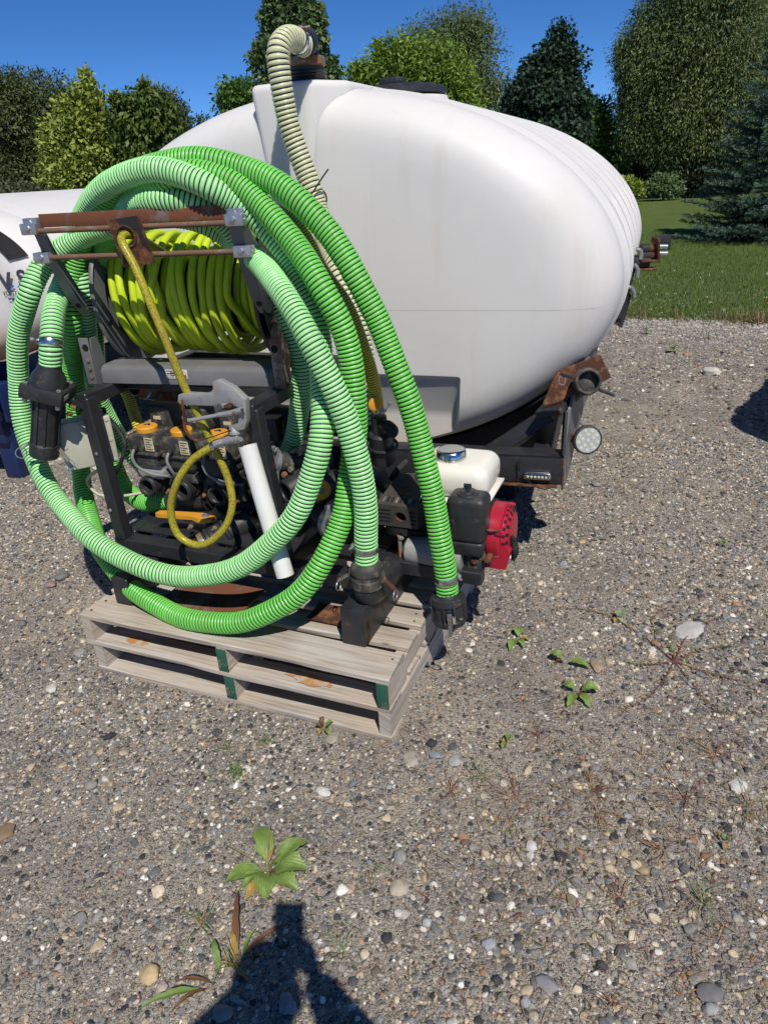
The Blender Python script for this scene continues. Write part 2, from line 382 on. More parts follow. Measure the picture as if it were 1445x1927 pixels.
def obj(name, mb, mats, parent=None, loc=None, smooth=35):
    """one mesh object; vertices given in world coordinates"""
    o0 = np.array(world_loc(parent)) if parent is not None else np.array(loc if loc is not None else base_of(mb))
    V = np.array(mb.v) - o0
    me = bpy.data.meshes.new(name); me.from_pydata([tuple(v) for v in V], [], mb.f)
    me.polygons.foreach_set('material_index', np.array(mb.m, np.int32)); me.update(); finish(me, smooth)
    return link(name, me, mats, parent, o0)
def base_of(mb):
    V = np.array(mb.v); c = (V.min(0) + V.max(0)) / 2; return (c[0], c[1], V[:, 2].min())
def tag(o, label=None, cat=None, group=None, kind=None):
    if label: o['label'] = label
    if cat: o['category'] = cat
    if group: o['group'] = group
    if kind: o['kind'] = kind
    return o
def thing(name, label, cat, loc, group=None):
    o = bpy.data.objects.new(name, None); COL.objects.link(o); o.location = Vector(loc); o.empty_display_size = .1
    return tag(o, label, cat, group)
def copy_tree(o, delta=(0, 0, 0), label=None, parent=None):
    c = o.copy(); COL.objects.link(c)
    if parent is not None: c.parent = parent
    else: c.location = o.location + Vector(delta)
    if label: c['label'] = label
    for ch in list(o.children): copy_tree(ch, parent=c)
    return c

# ================================================================== THE SETTING
def gravel_mat():
    mt, n, l, p = nodes('gravel')
    tc = n.new('ShaderNodeTexCoord'); v = tc.outputs['Object']
    def pebbles(scale, w):
        wv = noise(n, l, scale * .9, 2, .5, v)
        ad = n.new('ShaderNodeVectorMath'); ad.operation = 'MULTIPLY_ADD'; l.new(wv.outputs['Color'], ad.inputs[0]); ad.inputs[1].default_value = (.5 / scale,) * 3; l.new(v, ad.inputs[2])
        vo = n.new('ShaderNodeTexVoronoi'); vo.inputs['Scale'].default_value = scale; vo.inputs['Randomness'].default_value = 1; l.new(ad.outputs[0], vo.inputs['Vector'])
        hs = n.new('ShaderNodeSeparateColor'); l.new(vo.outputs['Color'], hs.inputs[0])
        r = ramp(n, [(0, (.055, .052, .052)), (.10, (.13, .125, .12)), (.24, (.29, .265, .235)), (.40, (.20, .19, .18)), (.52, (.46, .37, .265)), (.66, (.37, .325, .275)), (.79, (.58, .50, .40)), (.91, (.40, .25, .16)), (.95, (.72, .68, .61))], 'CONSTANT')
        l.new(hs.outputs[0], r.inputs[0])
        edge = ramp(n, [(.30, (1, 1, 1)), (.62, (0, 0, 0))]); l.new(vo.outputs['Distance'], edge.inputs[0])
        keep = maths(n, l, 'LESS_THAN', hs.outputs[1], w)
        return r.outputs[0], maths(n, l, 'MULTIPLY', edge.outputs[0], keep)
    sn = noise(n, l, 300, 4, .7, v); patch = noise(n, l, .9, 5, .6, v); patch2 = noise(n, l, 3.2, 4, .6, v)
    sand = ramp(n, [(.3, (.235, .208, .172)), (.55, (.41, .358, .292)), (.75, (.60, .53, .44))]); l.new(sn.outputs[0], sand.inputs[0])
    pr = ramp(n, [(.33, (.30, .28, .255)), (.50, (.39, .352, .30)), (.66, (.58, .49, .375))]); l.new(patch.outputs[0], pr.inputs[0])
    c = mixc(n, l, .5, sand.outputs[0], pr.outputs[0])
    h = maths(n, l, 'MULTIPLY', sn.outputs[0], .25)
    for sc, w in ((420, .62), (210, .66), (105, .42), (52, .16)):
        pc, k = pebbles(sc, w)
        c = mixc(n, l, k, c, pc); h = maths(n, l, 'MAXIMUM', h, maths(n, l, 'MULTIPLY', k, min(1.0, .35 + 25 / sc)))
    dk = ramp(n, [(.36, (.66, .66, .68)), (.62, (1, 1, 1))]); l.new(patch2.outputs[0], dk.inputs[0])
    mx = n.new('ShaderNodeMix'); mx.data_type = 'RGBA'; mx.blend_type = 'MULTIPLY'; mx.inputs[0].default_value = .8
    l.new(c, mx.inputs[6]); l.new(dk.outputs[0], mx.inputs[7])
    l.new(mx.outputs[2], p.inputs['Base Color']); p.inputs['Roughness'].default_value = .88; p.inputs['Specular IOR Level'].default_value = .22
    bump(n, l, p, h, .9, .009)
    return mt
M['gravel'] = gravel_mat()
g = MB(); g.add([(-300, -60, 0), (300, -60, 0), (300, 400, 0), (-300, 400, 0)], [(0, 1, 2, 3)])
tag(obj('ground', g, M['gravel'], loc=(0, 0, 0), smooth=0), 'grey brown gravel yard covering the ground', None, None, 'structure')

def lawn_mat():
    mt, n, l, p = nodes('lawn')
    tc = n.new('ShaderNodeTexCoord'); v = tc.outputs['Object']
    a = noise(n, l, 1.1, 5, .6, v); b = noise(n, l, 38, 5, .7, v); fz = noise(n, l, 7, 4, .6, v)
    r = ramp(n, [(.28, (.085, .125, .030)), (.5, (.125, .172, .045)), (.72, (.165, .215, .065))]); l.new(b.outputs[0], r.inputs[0])
    r2 = ramp(n, [(.35, (0, 0, 0)), (.7, (.6, .6, .6))]); l.new(a.outputs[0], r2.inputs[0])
    c = mixc(n, l, r2.outputs[0], r.outputs[0], (.085, .125, .026))
    r3 = ramp(n, [(.62, (0, 0, 0)), (.75, (.4, .4, .4))]); l.new(fz.outputs[0], r3.inputs[0])
    c = mixc(n, l, r3.outputs[0], c, (.11, .12, .04))
    l.new(c, p.inputs['Base Color']); p.inputs['Roughness'].default_value = .9; p.inputs['Specular IOR Level'].default_value = .15
    bump(n, l, p, b.outputs[0], 1.0, .05); return mt
M['lawn'] = lawn_mat()
EDGE = [(-120, 40), (-40, 24), (-12, 15.2), (-3, 11.4), (0, 9.9), (1.6, 9.0), (2.9, 8.28), (4.2, 7.5), (8, 5.6), (20, 2.5), (120, -8)]
ed = []
for (x0, y0), (x1, y1) in zip(EDGE[:-1], EDGE[1:]):
    k = max(2, int(min(60, math.hypot(x1 - x0, y1 - y0) / .12)))
    for t in np.linspace(0, 1, k, endpoint=False):
        ed.append((x0 + (x1 - x0) * t, y0 + (y1 - y0) * t + rng.normal() * .09 + .16 * math.sin(t * 9 + x0) + .07 * math.sin(t * 31)))
ed.append(EDGE[-1])
g = MB(); k = len(ed)
for i, (x, y) in enumerate(ed): g.v += [(x, y, .006), (x * 2.2, 390, .006)]
for i in range(k - 1): g.f.append((2 * i, 2 * i + 2, 2 * i + 3, 2 * i + 1)); g.m.append(0)
tag(obj('lawn', g, M['lawn'], loc=(0, 0, 0), smooth=0), 'mown green lawn beyond the gravel', None, None, 'structure')

# --- loose stones: points with a size, a turn and a colour, stones set on them
def stone_mat(attr=True):
    mt, n, l, p = nodes('pebble')
    tc = n.new('ShaderNodeTexCoord')
    at = n.new('ShaderNodeAttribute'); at.attribute_type = 'INSTANCER'; at.attribute_name = 'tint'
    nz = noise(n, l, 2.2, 5, .65, tc.outputs['Object']); r = ramp(n, [(.3, (.62, .62, .62)), (.7, (1.2, 1.2, 1.2))]); l.new(nz.outputs[0], r.inputs[0])
    mx = n.new('ShaderNodeMix'); mx.data_type = 'RGBA'; mx.blend_type = 'MULTIPLY'; mx.inputs[0].default_value = 1
    l.new(at.outputs['Color'], mx.inputs[6]); l.new(r.outputs[0], mx.inputs[7]); l.new(mx.outputs[2], p.inputs['Base Color'])
    p.inputs['Roughness'].default_value = .75; p.inputs['Specular IOR Level'].default_value = .3
    return mt
M['pebble'] = stone_mat()
PAL = np.array([(.045, .047, .053), (.095, .096, .102), (.155, .16, .172), (.23, .225, .215), (.32, .305, .28), (.18, .15, .12), (.44, .36, .255), (.52, .45, .35), (.33, .19, .12), (.60, .57, .52), (.70, .68, .64), (.24, .255, .285)])
PWT = np.array([.10, .12, .12, .14, .13, .08, .09, .07, .025, .06, .02, .045]); PWT /= PWT.sum()
def on_pallet(x, y):
    dx, dy = x - PA[0], y - PA[1]; u = dx * PU[0] + dy * PU[1]; w = dx * PW[0] + dy * PW[1]
    return (u > -1.24) & (u < .02) & (w > -.01) & (w < 1.05)
def scatter(n_, y0, y1, rlo, rhi, pw, spread=.60, pad=.35):
    y = np.sqrt(rng.random(n_ * 2) * (y1**2 - y0**2) + y0**2); x = (rng.random(n_ * 2) * 2 - 1) * (y * spread + pad)
    # stones gather in drifts
    d = np.sin(x * 2.1 + 1.3 * np.sin(y * 1.7)) * np.sin(y * 2.6 + x * .8) * .5 + .5
    d2 = np.sin(x * 5.3 + 2 * np.sin(y * 4.1 + 1)) * np.sin(y * 6.1 - x * 2.2) * .5 + .5
    sandy = np.exp(-((x - .42) ** 2 + (y - 1.95) ** 2) / .05) + np.exp(-((x - .25) ** 2 + (y - 1.55) ** 2) / .03) + .8 * np.exp(-((x - .75) ** 2 + (y - 2.6) ** 2) / .12)
    keep = (rng.random(n_ * 2) < (.25 + .5 * d + .3 * d2) * (1 - .8 * np.clip(sandy, 0, 1))) & ~on_pallet(x, y)
    x, y = x[keep][:n_], y[keep][:n_]
    r = rlo * (rhi / rlo) ** (rng.random(len(x)) ** pw)
    return x, y, r
sets = [scatter(92000, .72, 4.2, .0022, .0080, 1.7), scatter(1700, .72, 4.2, .008, .015, 2.2), scatter(90, .75, 4.6, .015, .024, 1.8),
        scatter(62000, 4.0, 9.4, .0050, .012, 1.6, .66, .6), scatter(2600, 4.2, 9.6, .012, .024, 2.0, .66, .6)]
sx_ = rng.uniform(.15, 1.05, 260); sets.append((sx_, rng.uniform(.82, 1.6, 260), rng.uniform(.007, .0145, 260)))
sx_ = rng.normal(1.25, .25, 300); sets.append((sx_, rng.normal(2.1, .3, 300), rng.uniform(.007, .016, 300)))
# a band of coarser pale stone along the lawn
bx = rng.uniform(1.2, 5.2, 5200); byy = np.interp(bx, [e[0] for e in EDGE], [e[1] for e in EDGE]) - np.abs(rng.normal(0, .75, 5200)) - .04
sets.append((bx, byy, rng.uniform(.008, .019, 5200)))
X = np.concatenate([s[0] for s in sets]); Y = np.concatenate([s[1] for s in sets]); RR = np.concatenate([s[2] for s in sets])
ids = rng.choice(len(PAL), len(X), p=PWT); tint = PAL[ids] * rng.uniform(.75, 1.3, (len(X), 1)) * np.array([1.02, 1.0, .965])
nb = len(bx); tint[-nb:] = tint[-nb:] * .55 + np.array([.40, .38, .34]) * .5
me = bpy.data.meshes.new('gravel_stones'); me.vertices.add(len(X))
me.vertices.foreach_set('co', np.stack([X, Y, RR * .12], 1).astype(np.float32).ravel())
a = me.attributes.new('size', 'FLOAT', 'POINT'); a.data.foreach_set('value', RR.astype(np.float32))
a = me.attributes.new('tint', 'FLOAT_COLOR', 'POINT'); a.data.foreach_set('color', np.concatenate([tint, np.ones((len(X), 1))], 1).astype(np.float32).ravel())
me.update()
stones = link('gravel_stones', me, M['pebble'], loc=(0, 0, 0)); tag(stones, 'loose mixed gravel stones strewn over the yard', None, None, 'stuff')
gn = bpy.data.node_groups.new('stones', 'GeometryNodeTree')
gn.interface.new_socket('Geometry', in_out='INPUT', socket_type='NodeSocketGeometry'); gn.interface.new_socket('Geometry', in_out='OUTPUT', socket_type='NodeSocketGeometry')
N = gn.nodes.new; K = gn.links.new
gi, go_ = N('NodeGroupInput'), N('NodeGroupOutput')
shapes = N('GeometryNodeGeometryToInstance')
for i in range(5):
    ic = N('GeometryNodeMeshIcoSphere'); ic.inputs['Radius'].default_value = 1; ic.inputs['Subdivisions'].default_value = 2
    sp = N('GeometryNodeSetPosition'); nz = N('ShaderNodeTexNoise'); nz.noise_dimensions = '4D'; nz.inputs['W'].default_value = i * 3.7; nz.inputs['Scale'].default_value = .9; nz.inputs['Detail'].default_value = 1
    vm = N('ShaderNodeVectorMath'); vm.operation = 'SUBTRACT'; vm.inputs[1].default_value = (.5, .5, .5); K(nz.outputs['Color'], vm.inputs[0])
    vs = N('ShaderNodeVectorMath'); vs.operation = 'SCALE'; vs.inputs['Scale'].default_value = 1.7; K(vm.outputs[0], vs.inputs[0])
    ss = N('GeometryNodeSetShadeSmooth'); sm = N('GeometryNodeSetMaterial'); sm.inputs['Material'].default_value = M['pebble']
    K(ic.outputs[0], sp.inputs[0]); K(vs.outputs[0], sp.inputs['Offset']); K(sp.outputs[0], ss.inputs[0]); K(ss.outputs[0], sm.inputs[0]); K(sm.outputs[0], shapes.inputs[0])
ip = N('GeometryNodeInstanceOnPoints'); ip.inputs['Pick Instance'].default_value = True
ri = N('FunctionNodeRandomValue'); ri.data_type = 'INT'; ri.inputs[4].default_value = 0; ri.inputs[5].default_value = 4
rv = N('FunctionNodeRandomValue'); rv.data_type = 'FLOAT_VECTOR'; rv.inputs[0].default_value = (-.35, -.35, 0); rv.inputs[1].default_value = (.35, .35, 6.28)
rs = N('FunctionNodeRandomValue'); rs.data_type = 'FLOAT_VECTOR'; rs.inputs[0].default_value = (.75, .65, .38); rs.inputs[1].default_value = (1.35, 1.05, .72)
na = N('GeometryNodeInputNamedAttribute'); na.data_type = 'FLOAT'; na.inputs[0].default_value = 'size'
sc = N('ShaderNodeVectorMath'); sc.operation = 'SCALE'; K(rs.outputs[0], sc.inputs[0]); K(na.outputs[0], sc.inputs['Scale'])
mp = N('GeometryNodeMeshToPoints')
K(gi.outputs[0], mp.inputs[0]); K(mp.outputs[0], ip.inputs['Points']); K(shapes.outputs[0], ip.inputs['Instance']); K(ri.outputs[2], ip.inputs['Instance Index'])
er = N('FunctionNodeEulerToRotation'); K(rv.outputs[0], er.inputs[0]); K(er.outputs[0], ip.inputs['Rotation']); K(sc.outputs[0], ip.inputs['Scale']); K(ip.outputs[0], go_.inputs[0])
stones.modifiers.new('stones', 'NODES').node_group = gn

# --- foliage
def leaf_mat(name, dark, light, trans=.35, rough=.5):
    mt, n, l, p = nodes(name)
    at = n.new('ShaderNodeAttribute'); at.attribute_name = 'tone'
    r = ramp(n, [(0, dark), (1, light)]); l.new(at.outputs['Fac'], r.inputs[0])
    p.inputs['Roughness'].default_value = rough; p.inputs['Specular IOR Level'].default_value = .3
    l.new(r.outputs[0], p.inputs['Base Color'])
    t = n.new('ShaderNodeBsdfTranslucent'); l.new(r.outputs[0], t.inputs['Color'])
    ms = n.new('ShaderNodeMixShader'); ms.inputs[0].default_value = trans
    l.new(p.outputs[0], ms.inputs[1]); l.new(t.outputs[0], ms.inputs[2])
    l.new(ms.outputs[0], n['Material Output'].inputs['Surface']); return mt
def leaves_mesh(name, P, D, Nn, L, Wd, tone, mt, parent, loc):
    """leaf blades at P pointing along D with face normal near Nn"""
    D = D / np.linalg.norm(D, axis=1, keepdims=True); S = np.cross(D, Nn); S /= (np.linalg.norm(S, axis=1, keepdims=True) + 1e-9); Nn = np.cross(S, D)
    L = np.asarray(L)[:, None]; Wd = np.asarray(Wd)[:, None]
    a = P; b = P + D * L * .45 + S * Wd * .5 + Nn * Wd * .18; c = P + D * L; d = P + D * L * .45 - S * Wd * .5 + Nn * Wd * .18
    V = np.stack([a, b, c, d], 1).reshape(-1, 3) - np.array(loc); k = len(P); Fq = np.arange(4 * k).reshape(-1, 4)
    me = mesh_np(name, V, Fq, 4)
    at = me.attributes.new('tone', 'FLOAT', 'FACE'); at.data.foreach_set('value', np.asarray(tone, np.float32))
    return link(name, me, mt, parent, loc)
def unit(n_): d = rng.normal(size=(n_, 3)); return d / np.linalg.norm(d, axis=1, keepdims=True)
M['bark'] = mat('bark', (.075, .06, .048), (.04, .033, .028), 9, .9, 0, .2, None, 0, 0, .8, 30)

def tree(name, label, D, lobes, leaf, n_clumps, per, crad, mt, trunk=None, droop=.3, aspect=.5, group=None, hollow=.55, spikes=(), cat='tree', depth=.8):
    """lobes: (px, py, rx, ry) of the photograph at distance D; crown is scattered through balls of that size"""
    B = []
    for px, py, rx, ry in lobes:
        c = dist(px, py, D); s = np.linalg.norm(c - CPOS) * math.cos(math.atan2(math.hypot(px - IW / 2, py - IH / 2), F)) / F
        B.append((c, rx * s, ry * s * .96))
    px, py = trunk if trunk else (lobes[0][0], 400)
    base = dist(px, py, D); base[2] = 0
    root = thing(name, label, cat, base, group)
    top = max((b[0] + np.array([0, 0, b[2] * .6]) for b in B), key=lambda t: t[2]); low = min(b[0][2] - b[2] for b in B)
    hgt = top[2]; tr = max(.05, hgt * .022)
    t = MB(); mid = base * .5 + np.array([top[0], top[1], 0]) * .5
    t.tube([base - PZ * .1, base * .8 + mid * .2 + PZ * hgt * .3, mid + PZ * hgt * .6, top - PZ * .2], [tr * 1.25, tr, tr * .7, tr * .15], 9, samples=14)
    for c, rx, rz in B:
        for _ in range(3):
            e = c + unit(1)[0] * np.array([rx, rx * depth, rz]) * .6; f0 = mid + PZ * min(hgt * .55, max(low, e[2] * .6))
            t.tube([f0, (f0 + e) / 2 + PZ * .12 * rx, e], [tr * .45, tr * .28, tr * .08], 6, samples=7)
    obj('trunk', t, M['bark'], root)
    vol = np.array([b[1] * b[1] * b[2] for b in B]) ** .75; vol /= vol.sum()
    k = rng.choice(len(B), n_clumps, p=vol); C = np.array([b[0] for b in B])[k]; RX = np.array([b[1] for b in B])[k]; RZ = np.array([b[2] for b in B])[k]
    d = unit(n_clumps); rad = hollow + (1.03 - hollow) * rng.random(n_clumps) ** .6
    cc = C + d * np.stack([RX, RX * depth, RZ], 1) * rad[:, None]
    ctone = rng.random(n_clumps)
    ext = []
    for px, py, w_, h_ in spikes:      # leading shoots that stand clear of the crown
        c = dist(px, py, D); s = D / F
        for _ in range(int(8 + h_ / 2)):
            ext.append(c + np.array([rng.normal() * w_ * s * .4, rng.normal() * w_ * s * .4, rng.uniform(-h_, h_) * s]))
    crd = np.full(len(cc), crad)
    if ext:
        cc = np.vstack([cc, np.array(ext)]); ctone = np.concatenate([ctone, rng.uniform(.5, 1, len(ext))]); d = np.vstack([d, unit(len(ext))]); crd = np.concatenate([crd, np.full(len(ext), crad * .45)])
    per = int(per * 1.7); leaf *= .80; m_ = len(cc) * per
    P = np.repeat(cc, per, 0) + np.clip(rng.normal(size=(m_, 3)), -1.35, 1.35) * np.repeat(crd, per)[:, None] * np.array([1, 1, .75]) * .55
    outd = np.repeat(d, per, 0)
    D_ = unit(m_) * .75 + outd * .55 - np.array([0, 0, droop]); Nn = unit(m_) * .8 + np.array([0, 0, .7]) + outd * .35
    L = leaf * rng.uniform(.6, 1.3, m_); tone = np.clip(np.repeat(ctone, per) * .75 + rng.normal(size=m_) * .16 + .1, 0, 1)
    leaves_mesh('crown', P, D_, Nn, L, L * aspect, tone, mt, root, base)
    for o in root.children: o.location = (0, 0, 0)
    return root
def LM(name, d, l_, tr=.3):
    if name.startswith('leaf_'): d, l_ = tuple(c * 1.18 for c in d), tuple(c * 1.18 for c in l_)
    M[name] = leaf_mat(name, d, l_, tr); return M[name]
LM('leaf_olive', (.038, .055, .022), (.15, .18, .062)); LM('leaf_lime', (.13, .18, .028), (.37, .42, .095)); LM('leaf_mid', (.026, .065, .012), (.14, .18, .036))
LM('leaf_maple', (.05, .10, .034), (.20, .26, .11)); LM('leaf_bright', (.07, .14, .02), (.26, .36, .055)); LM('leaf_willow', (.058, .085, .030), (.215, .27, .095))
LM('leaf_dark', (.015, .035, .021), (.055, .095, .05)); LM('leaf_green', (.035, .09, .016), (.14, .24, .04)); LM('leaf_brush', (.045, .058, .028), (.13, .145, .075))
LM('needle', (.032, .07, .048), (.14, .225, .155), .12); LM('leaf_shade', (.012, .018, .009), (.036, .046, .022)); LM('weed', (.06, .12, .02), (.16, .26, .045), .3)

# the dark mass of woods far behind
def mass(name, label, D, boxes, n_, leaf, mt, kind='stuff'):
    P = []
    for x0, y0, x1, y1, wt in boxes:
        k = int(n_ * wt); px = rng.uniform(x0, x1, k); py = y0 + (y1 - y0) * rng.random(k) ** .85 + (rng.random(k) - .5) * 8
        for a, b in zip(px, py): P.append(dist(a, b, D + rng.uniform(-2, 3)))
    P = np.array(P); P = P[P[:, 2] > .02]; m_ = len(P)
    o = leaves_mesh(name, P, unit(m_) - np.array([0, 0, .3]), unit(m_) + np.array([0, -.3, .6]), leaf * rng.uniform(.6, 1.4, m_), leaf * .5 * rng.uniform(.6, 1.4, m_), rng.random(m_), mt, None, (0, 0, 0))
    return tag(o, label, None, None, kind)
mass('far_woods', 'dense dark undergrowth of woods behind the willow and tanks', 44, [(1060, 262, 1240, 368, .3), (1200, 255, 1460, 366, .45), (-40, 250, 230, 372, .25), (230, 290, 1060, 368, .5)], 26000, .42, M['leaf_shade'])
mass('brush', 'pale green brush growing along the wood edge behind the left tank', 27, [(0, 342, 75, 378, .5), (110, 340, 165, 378, .4), (60, 354, 150, 380, .3)], 3000, .16, M['leaf_brush'])

tree('broadleaf_tree', 'dark olive tree with ragged top at the left edge of the treeline', 30,
     [(20, 260, 80, 105), (75, 205, 60, 55), (38, 168, 38, 28), (120, 220, 42, 50), (95, 300, 70, 70), (-20, 200, 55, 50), (20, 330, 70, 40), (140, 300, 40, 60)], .20, 900, 26, .55, M['leaf_olive'], (60, 400), .35, .32, 'broadleaf trees behind the yard')
tree('young_tree', 'yellow green young tree with a thin leading shoot left of the hose coil', 17.5,
     [(155, 268, 62, 66), (160, 215, 38, 44), (140, 318, 60, 40), (188, 300, 40, 52), (118, 270, 30, 36), (165, 182, 20, 26)], .125, 520, 17, .25, M['leaf_lime'], (160, 410), .1, .55, 'young trees near the lawn', .35, [(164, 152, 6, 16), (190, 205, 7, 20), (130, 200, 7, 14), (205, 235, 6, 16)])
tree('young_tree', 'deep green young tree with large drooping leaves right of the lime one', 17,
     [(268, 232, 46, 52), (272, 192, 30, 24), (238, 212, 26, 34), (300, 245, 26, 46), (262, 292, 48, 34)], .15, 380, 17, .24, M['leaf_mid'], (265, 410), .9, .5, 'young trees near the lawn', .4, [(273, 163, 4, 10), (220, 185, 5, 10), (318, 205, 5, 12)])
tree('broadleaf_tree', 'dark tree peeking out behind the deep green young tree', 33,
     [(310, 225, 34, 42), (326, 200, 18, 18), (330, 245, 18, 30), (300, 190, 14, 16)], .2, 150, 24, .5, M['leaf_olive'], (312, 380), .3, .35, 'broadleaf trees behind the yard')
tree('broadleaf_tree', 'tiny distant tree just above the left slope of the white tank', 42,
     [(378, 229, 9, 9), (352, 246, 12, 10)], .22, 26, 20, .4, M['leaf_olive'], (376, 380), .3, .4, 'broadleaf trees behind the yard')
tree('broadleaf_tree', 'round dense tree showing just left of the tank fitting block', 32,
     [(455, 190, 32, 30), (468, 172, 18, 16), (436, 200, 18, 22), (480, 220, 30, 40)], .22, 200, 26, .5, M['leaf_green'], (460, 380), .3, .45, 'broadleaf trees behind the yard')
tree('maple_tree', 'tall maple with upright leafy shoots behind the pale hose elbow', 19,
     [(540, 30, 34, 56), (546, -30, 32, 40), (560, 95, 44, 44), (505, 112, 24, 28), (606, 138, 26, 16), (585, 60, 20, 36), (518, 70, 22, 44), (545, 175, 56, 36)], .15, 520, 18, .24, M['leaf_maple'], (545, 400), .15, .75, None, .3, [(600, 40, 5, 22), (492, 100, 6, 16), (622, 128, 8, 10), (583, 5, 5, 20), (515, 5, 6, 30)])
tree('willow_tree', 'grey green willow rising behind the feathery bright tree', 34,
     [(850, 110, 62, 70), (868, 55, 40, 40), (900, 120, 40, 70), (800, 90, 40, 40), (925, 185, 34, 44), (880, 190, 60, 50)], .18, 460, 40, .72, M['leaf_willow'], (870, 380), .65, .32, 'willow trees behind the tanks')
tree('locust_tree', 'feathery bright green tree behind the tank hatch', 25,
     [(740, 130, 50, 44), (800, 140, 56, 50), (850, 160, 44, 44), (700, 145, 38, 24), (770, 95, 36, 26), (730, 108, 24, 24), (670, 148, 22, 14), (830, 110, 30, 30), (860, 205, 40, 34)], .20, 520, 20, .42, M['leaf_bright'], (790, 390), .35, .3, None, .35, [(672, 138, 8, 10), (716, 98, 5, 12)])
tree('maple_tree', 'very dark pointed maple leaning to the right above the tank', 27,
     [(1022, 195, 66, 62), (1030, 145, 40, 46), (1050, 92, 22, 30), (1060, 60, 8, 16), (990, 215, 34, 40), (1075, 125, 18, 26), (1028, 255, 74, 50), (1072, 215, 28, 50), (1056, 74, 12, 14)], .17, 900, 26, .34, M['leaf_dark'], (1030, 400), .45, .75, None, .6)
tree('broadleaf_tree', 'fresh green tree tucked right of the dark pointed maple', 36,
     [(1110, 235, 36, 42), (1132, 262, 28, 40), (1095, 280, 40, 44), (1150, 295, 26, 34)], .24, 260, 24, .5, M['leaf_green'], (1115, 380), .25, .5, 'broadleaf trees behind the yard')
tree('conifer_tree', 'dark conifer at the top right corner behind the big willow', 39,
     [(1440, 60, 34, 120), (1450, 190, 50, 120), (1440, -60, 30, 80)], .26, 300, 24, .6, M['leaf_dark'], (1455, 380), .5, .25)
tree('willow_tree', 'huge dark willow with drooping crown over the lawn', 35,
     [(1275, 90, 92, 92), (1350, 60, 100, 110), (1230, 150, 62, 80), (1215, 215, 46, 60), (1330, 190, 90, 90), (1280, 250, 74, 60), (1390, 150, 70, 110), (1250, 30, 50, 50), (1330, -50, 110, 90), (1200, 100, 34, 36), (1400, 260, 60, 60), (1195, 250, 30, 40)],
     .17, 2100, 46, .72, M['leaf_willow'], (1290, 368), .75, .32, 'willow trees behind the tanks', .5, [(1172, 110, 8, 26), (1180, 160, 8, 30), (1176, 215, 7, 30)])
def shrub(label, D, lobes, leaf, n_, per, cr, mt, trunk, group='shrubs along the wood edge'):
    return tree('shrub', label, D, lobes, leaf, n_, per, cr, mt, trunk, .1, .45, group, .3, (), 'shrub')
shrub('bright yellow green shrub at the edge of the white tank', 31, [(1182, 352, 14, 16), (1196, 362, 10, 9)], .16, 60, 18, .25, M['leaf_lime'], (1185, 374))
shrub('grey green low shrub left of the willow trunk', 33, [(1245, 348, 26, 18), (1262, 356, 16, 12)], .17, 90, 20, .3, M['leaf_maple'], (1248, 368))
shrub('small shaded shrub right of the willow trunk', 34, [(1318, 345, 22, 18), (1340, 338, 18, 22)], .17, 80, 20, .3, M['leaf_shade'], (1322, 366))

def spruce():
    D = 17.2; base = dist(1452, 425, D); base[2] = 0; root = thing('spruce_tree', 'blue green spruce with branches down to the lawn at right', 'tree', base)
    t = MB(); t.tube([base, base + PZ * 2.5, base + PZ * 4.9], [.09, .06, .012], 8, samples=8)
    P, Dv, Nn, L, tn = [], [], [], [], []
    z = .12
    while z < 4.8:
        fr_ = 1 - z / 5.0; rmax = 1.75 * fr_ ** .8; nb_ = max(5, int(14 * fr_ + 4)); a0 = rng.random() * 6.3
        for i in range(nb_):
            a = a0 + 6.283 * i / nb_ + rng.normal() * .15; r = rmax * rng.uniform(.72, 1.08); o = np.array([math.cos(a), math.sin(a), 0])
            p0 = base + PZ * z; tip = p0 + o * r + PZ * (r * rng.uniform(-.08, .16)); mid = (p0 + tip) / 2 - PZ * r * .07
            t.tube([p0, mid, tip], [.018, .012, .004], 4, samples=5)
            pts = catmull([p0, mid, tip], 9)
            for j in range(2, 9):
                ax = pts[j] - pts[j - 1]; ax /= np.linalg.norm(ax); side = np.cross(ax, PZ); ln = r * .36 * (1.2 - j / 9)
                for sg in (-1, 1, 0):
                    dr = ax * .75 + side * sg * .8 + PZ * rng.uniform(-.15, .28); dr /= np.linalg.norm(dr); e = ln if sg else ln * .6
                    ns_ = max(4, int(e / .022))
                    for s_ in range(ns_):
                        b = pts[j] + dr * e * (s_ + .3) / ns_
                        for _ in range(3):
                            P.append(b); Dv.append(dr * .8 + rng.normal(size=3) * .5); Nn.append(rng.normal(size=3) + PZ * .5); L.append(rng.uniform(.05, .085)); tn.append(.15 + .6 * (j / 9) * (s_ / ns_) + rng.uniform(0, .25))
        z += rng.uniform(.15, .24)
    obj('trunk', t, M['bark'], root)
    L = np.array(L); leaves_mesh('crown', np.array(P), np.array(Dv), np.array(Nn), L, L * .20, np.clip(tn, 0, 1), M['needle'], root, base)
    for o in root.children: o.location = (0, 0, 0)
spruce()

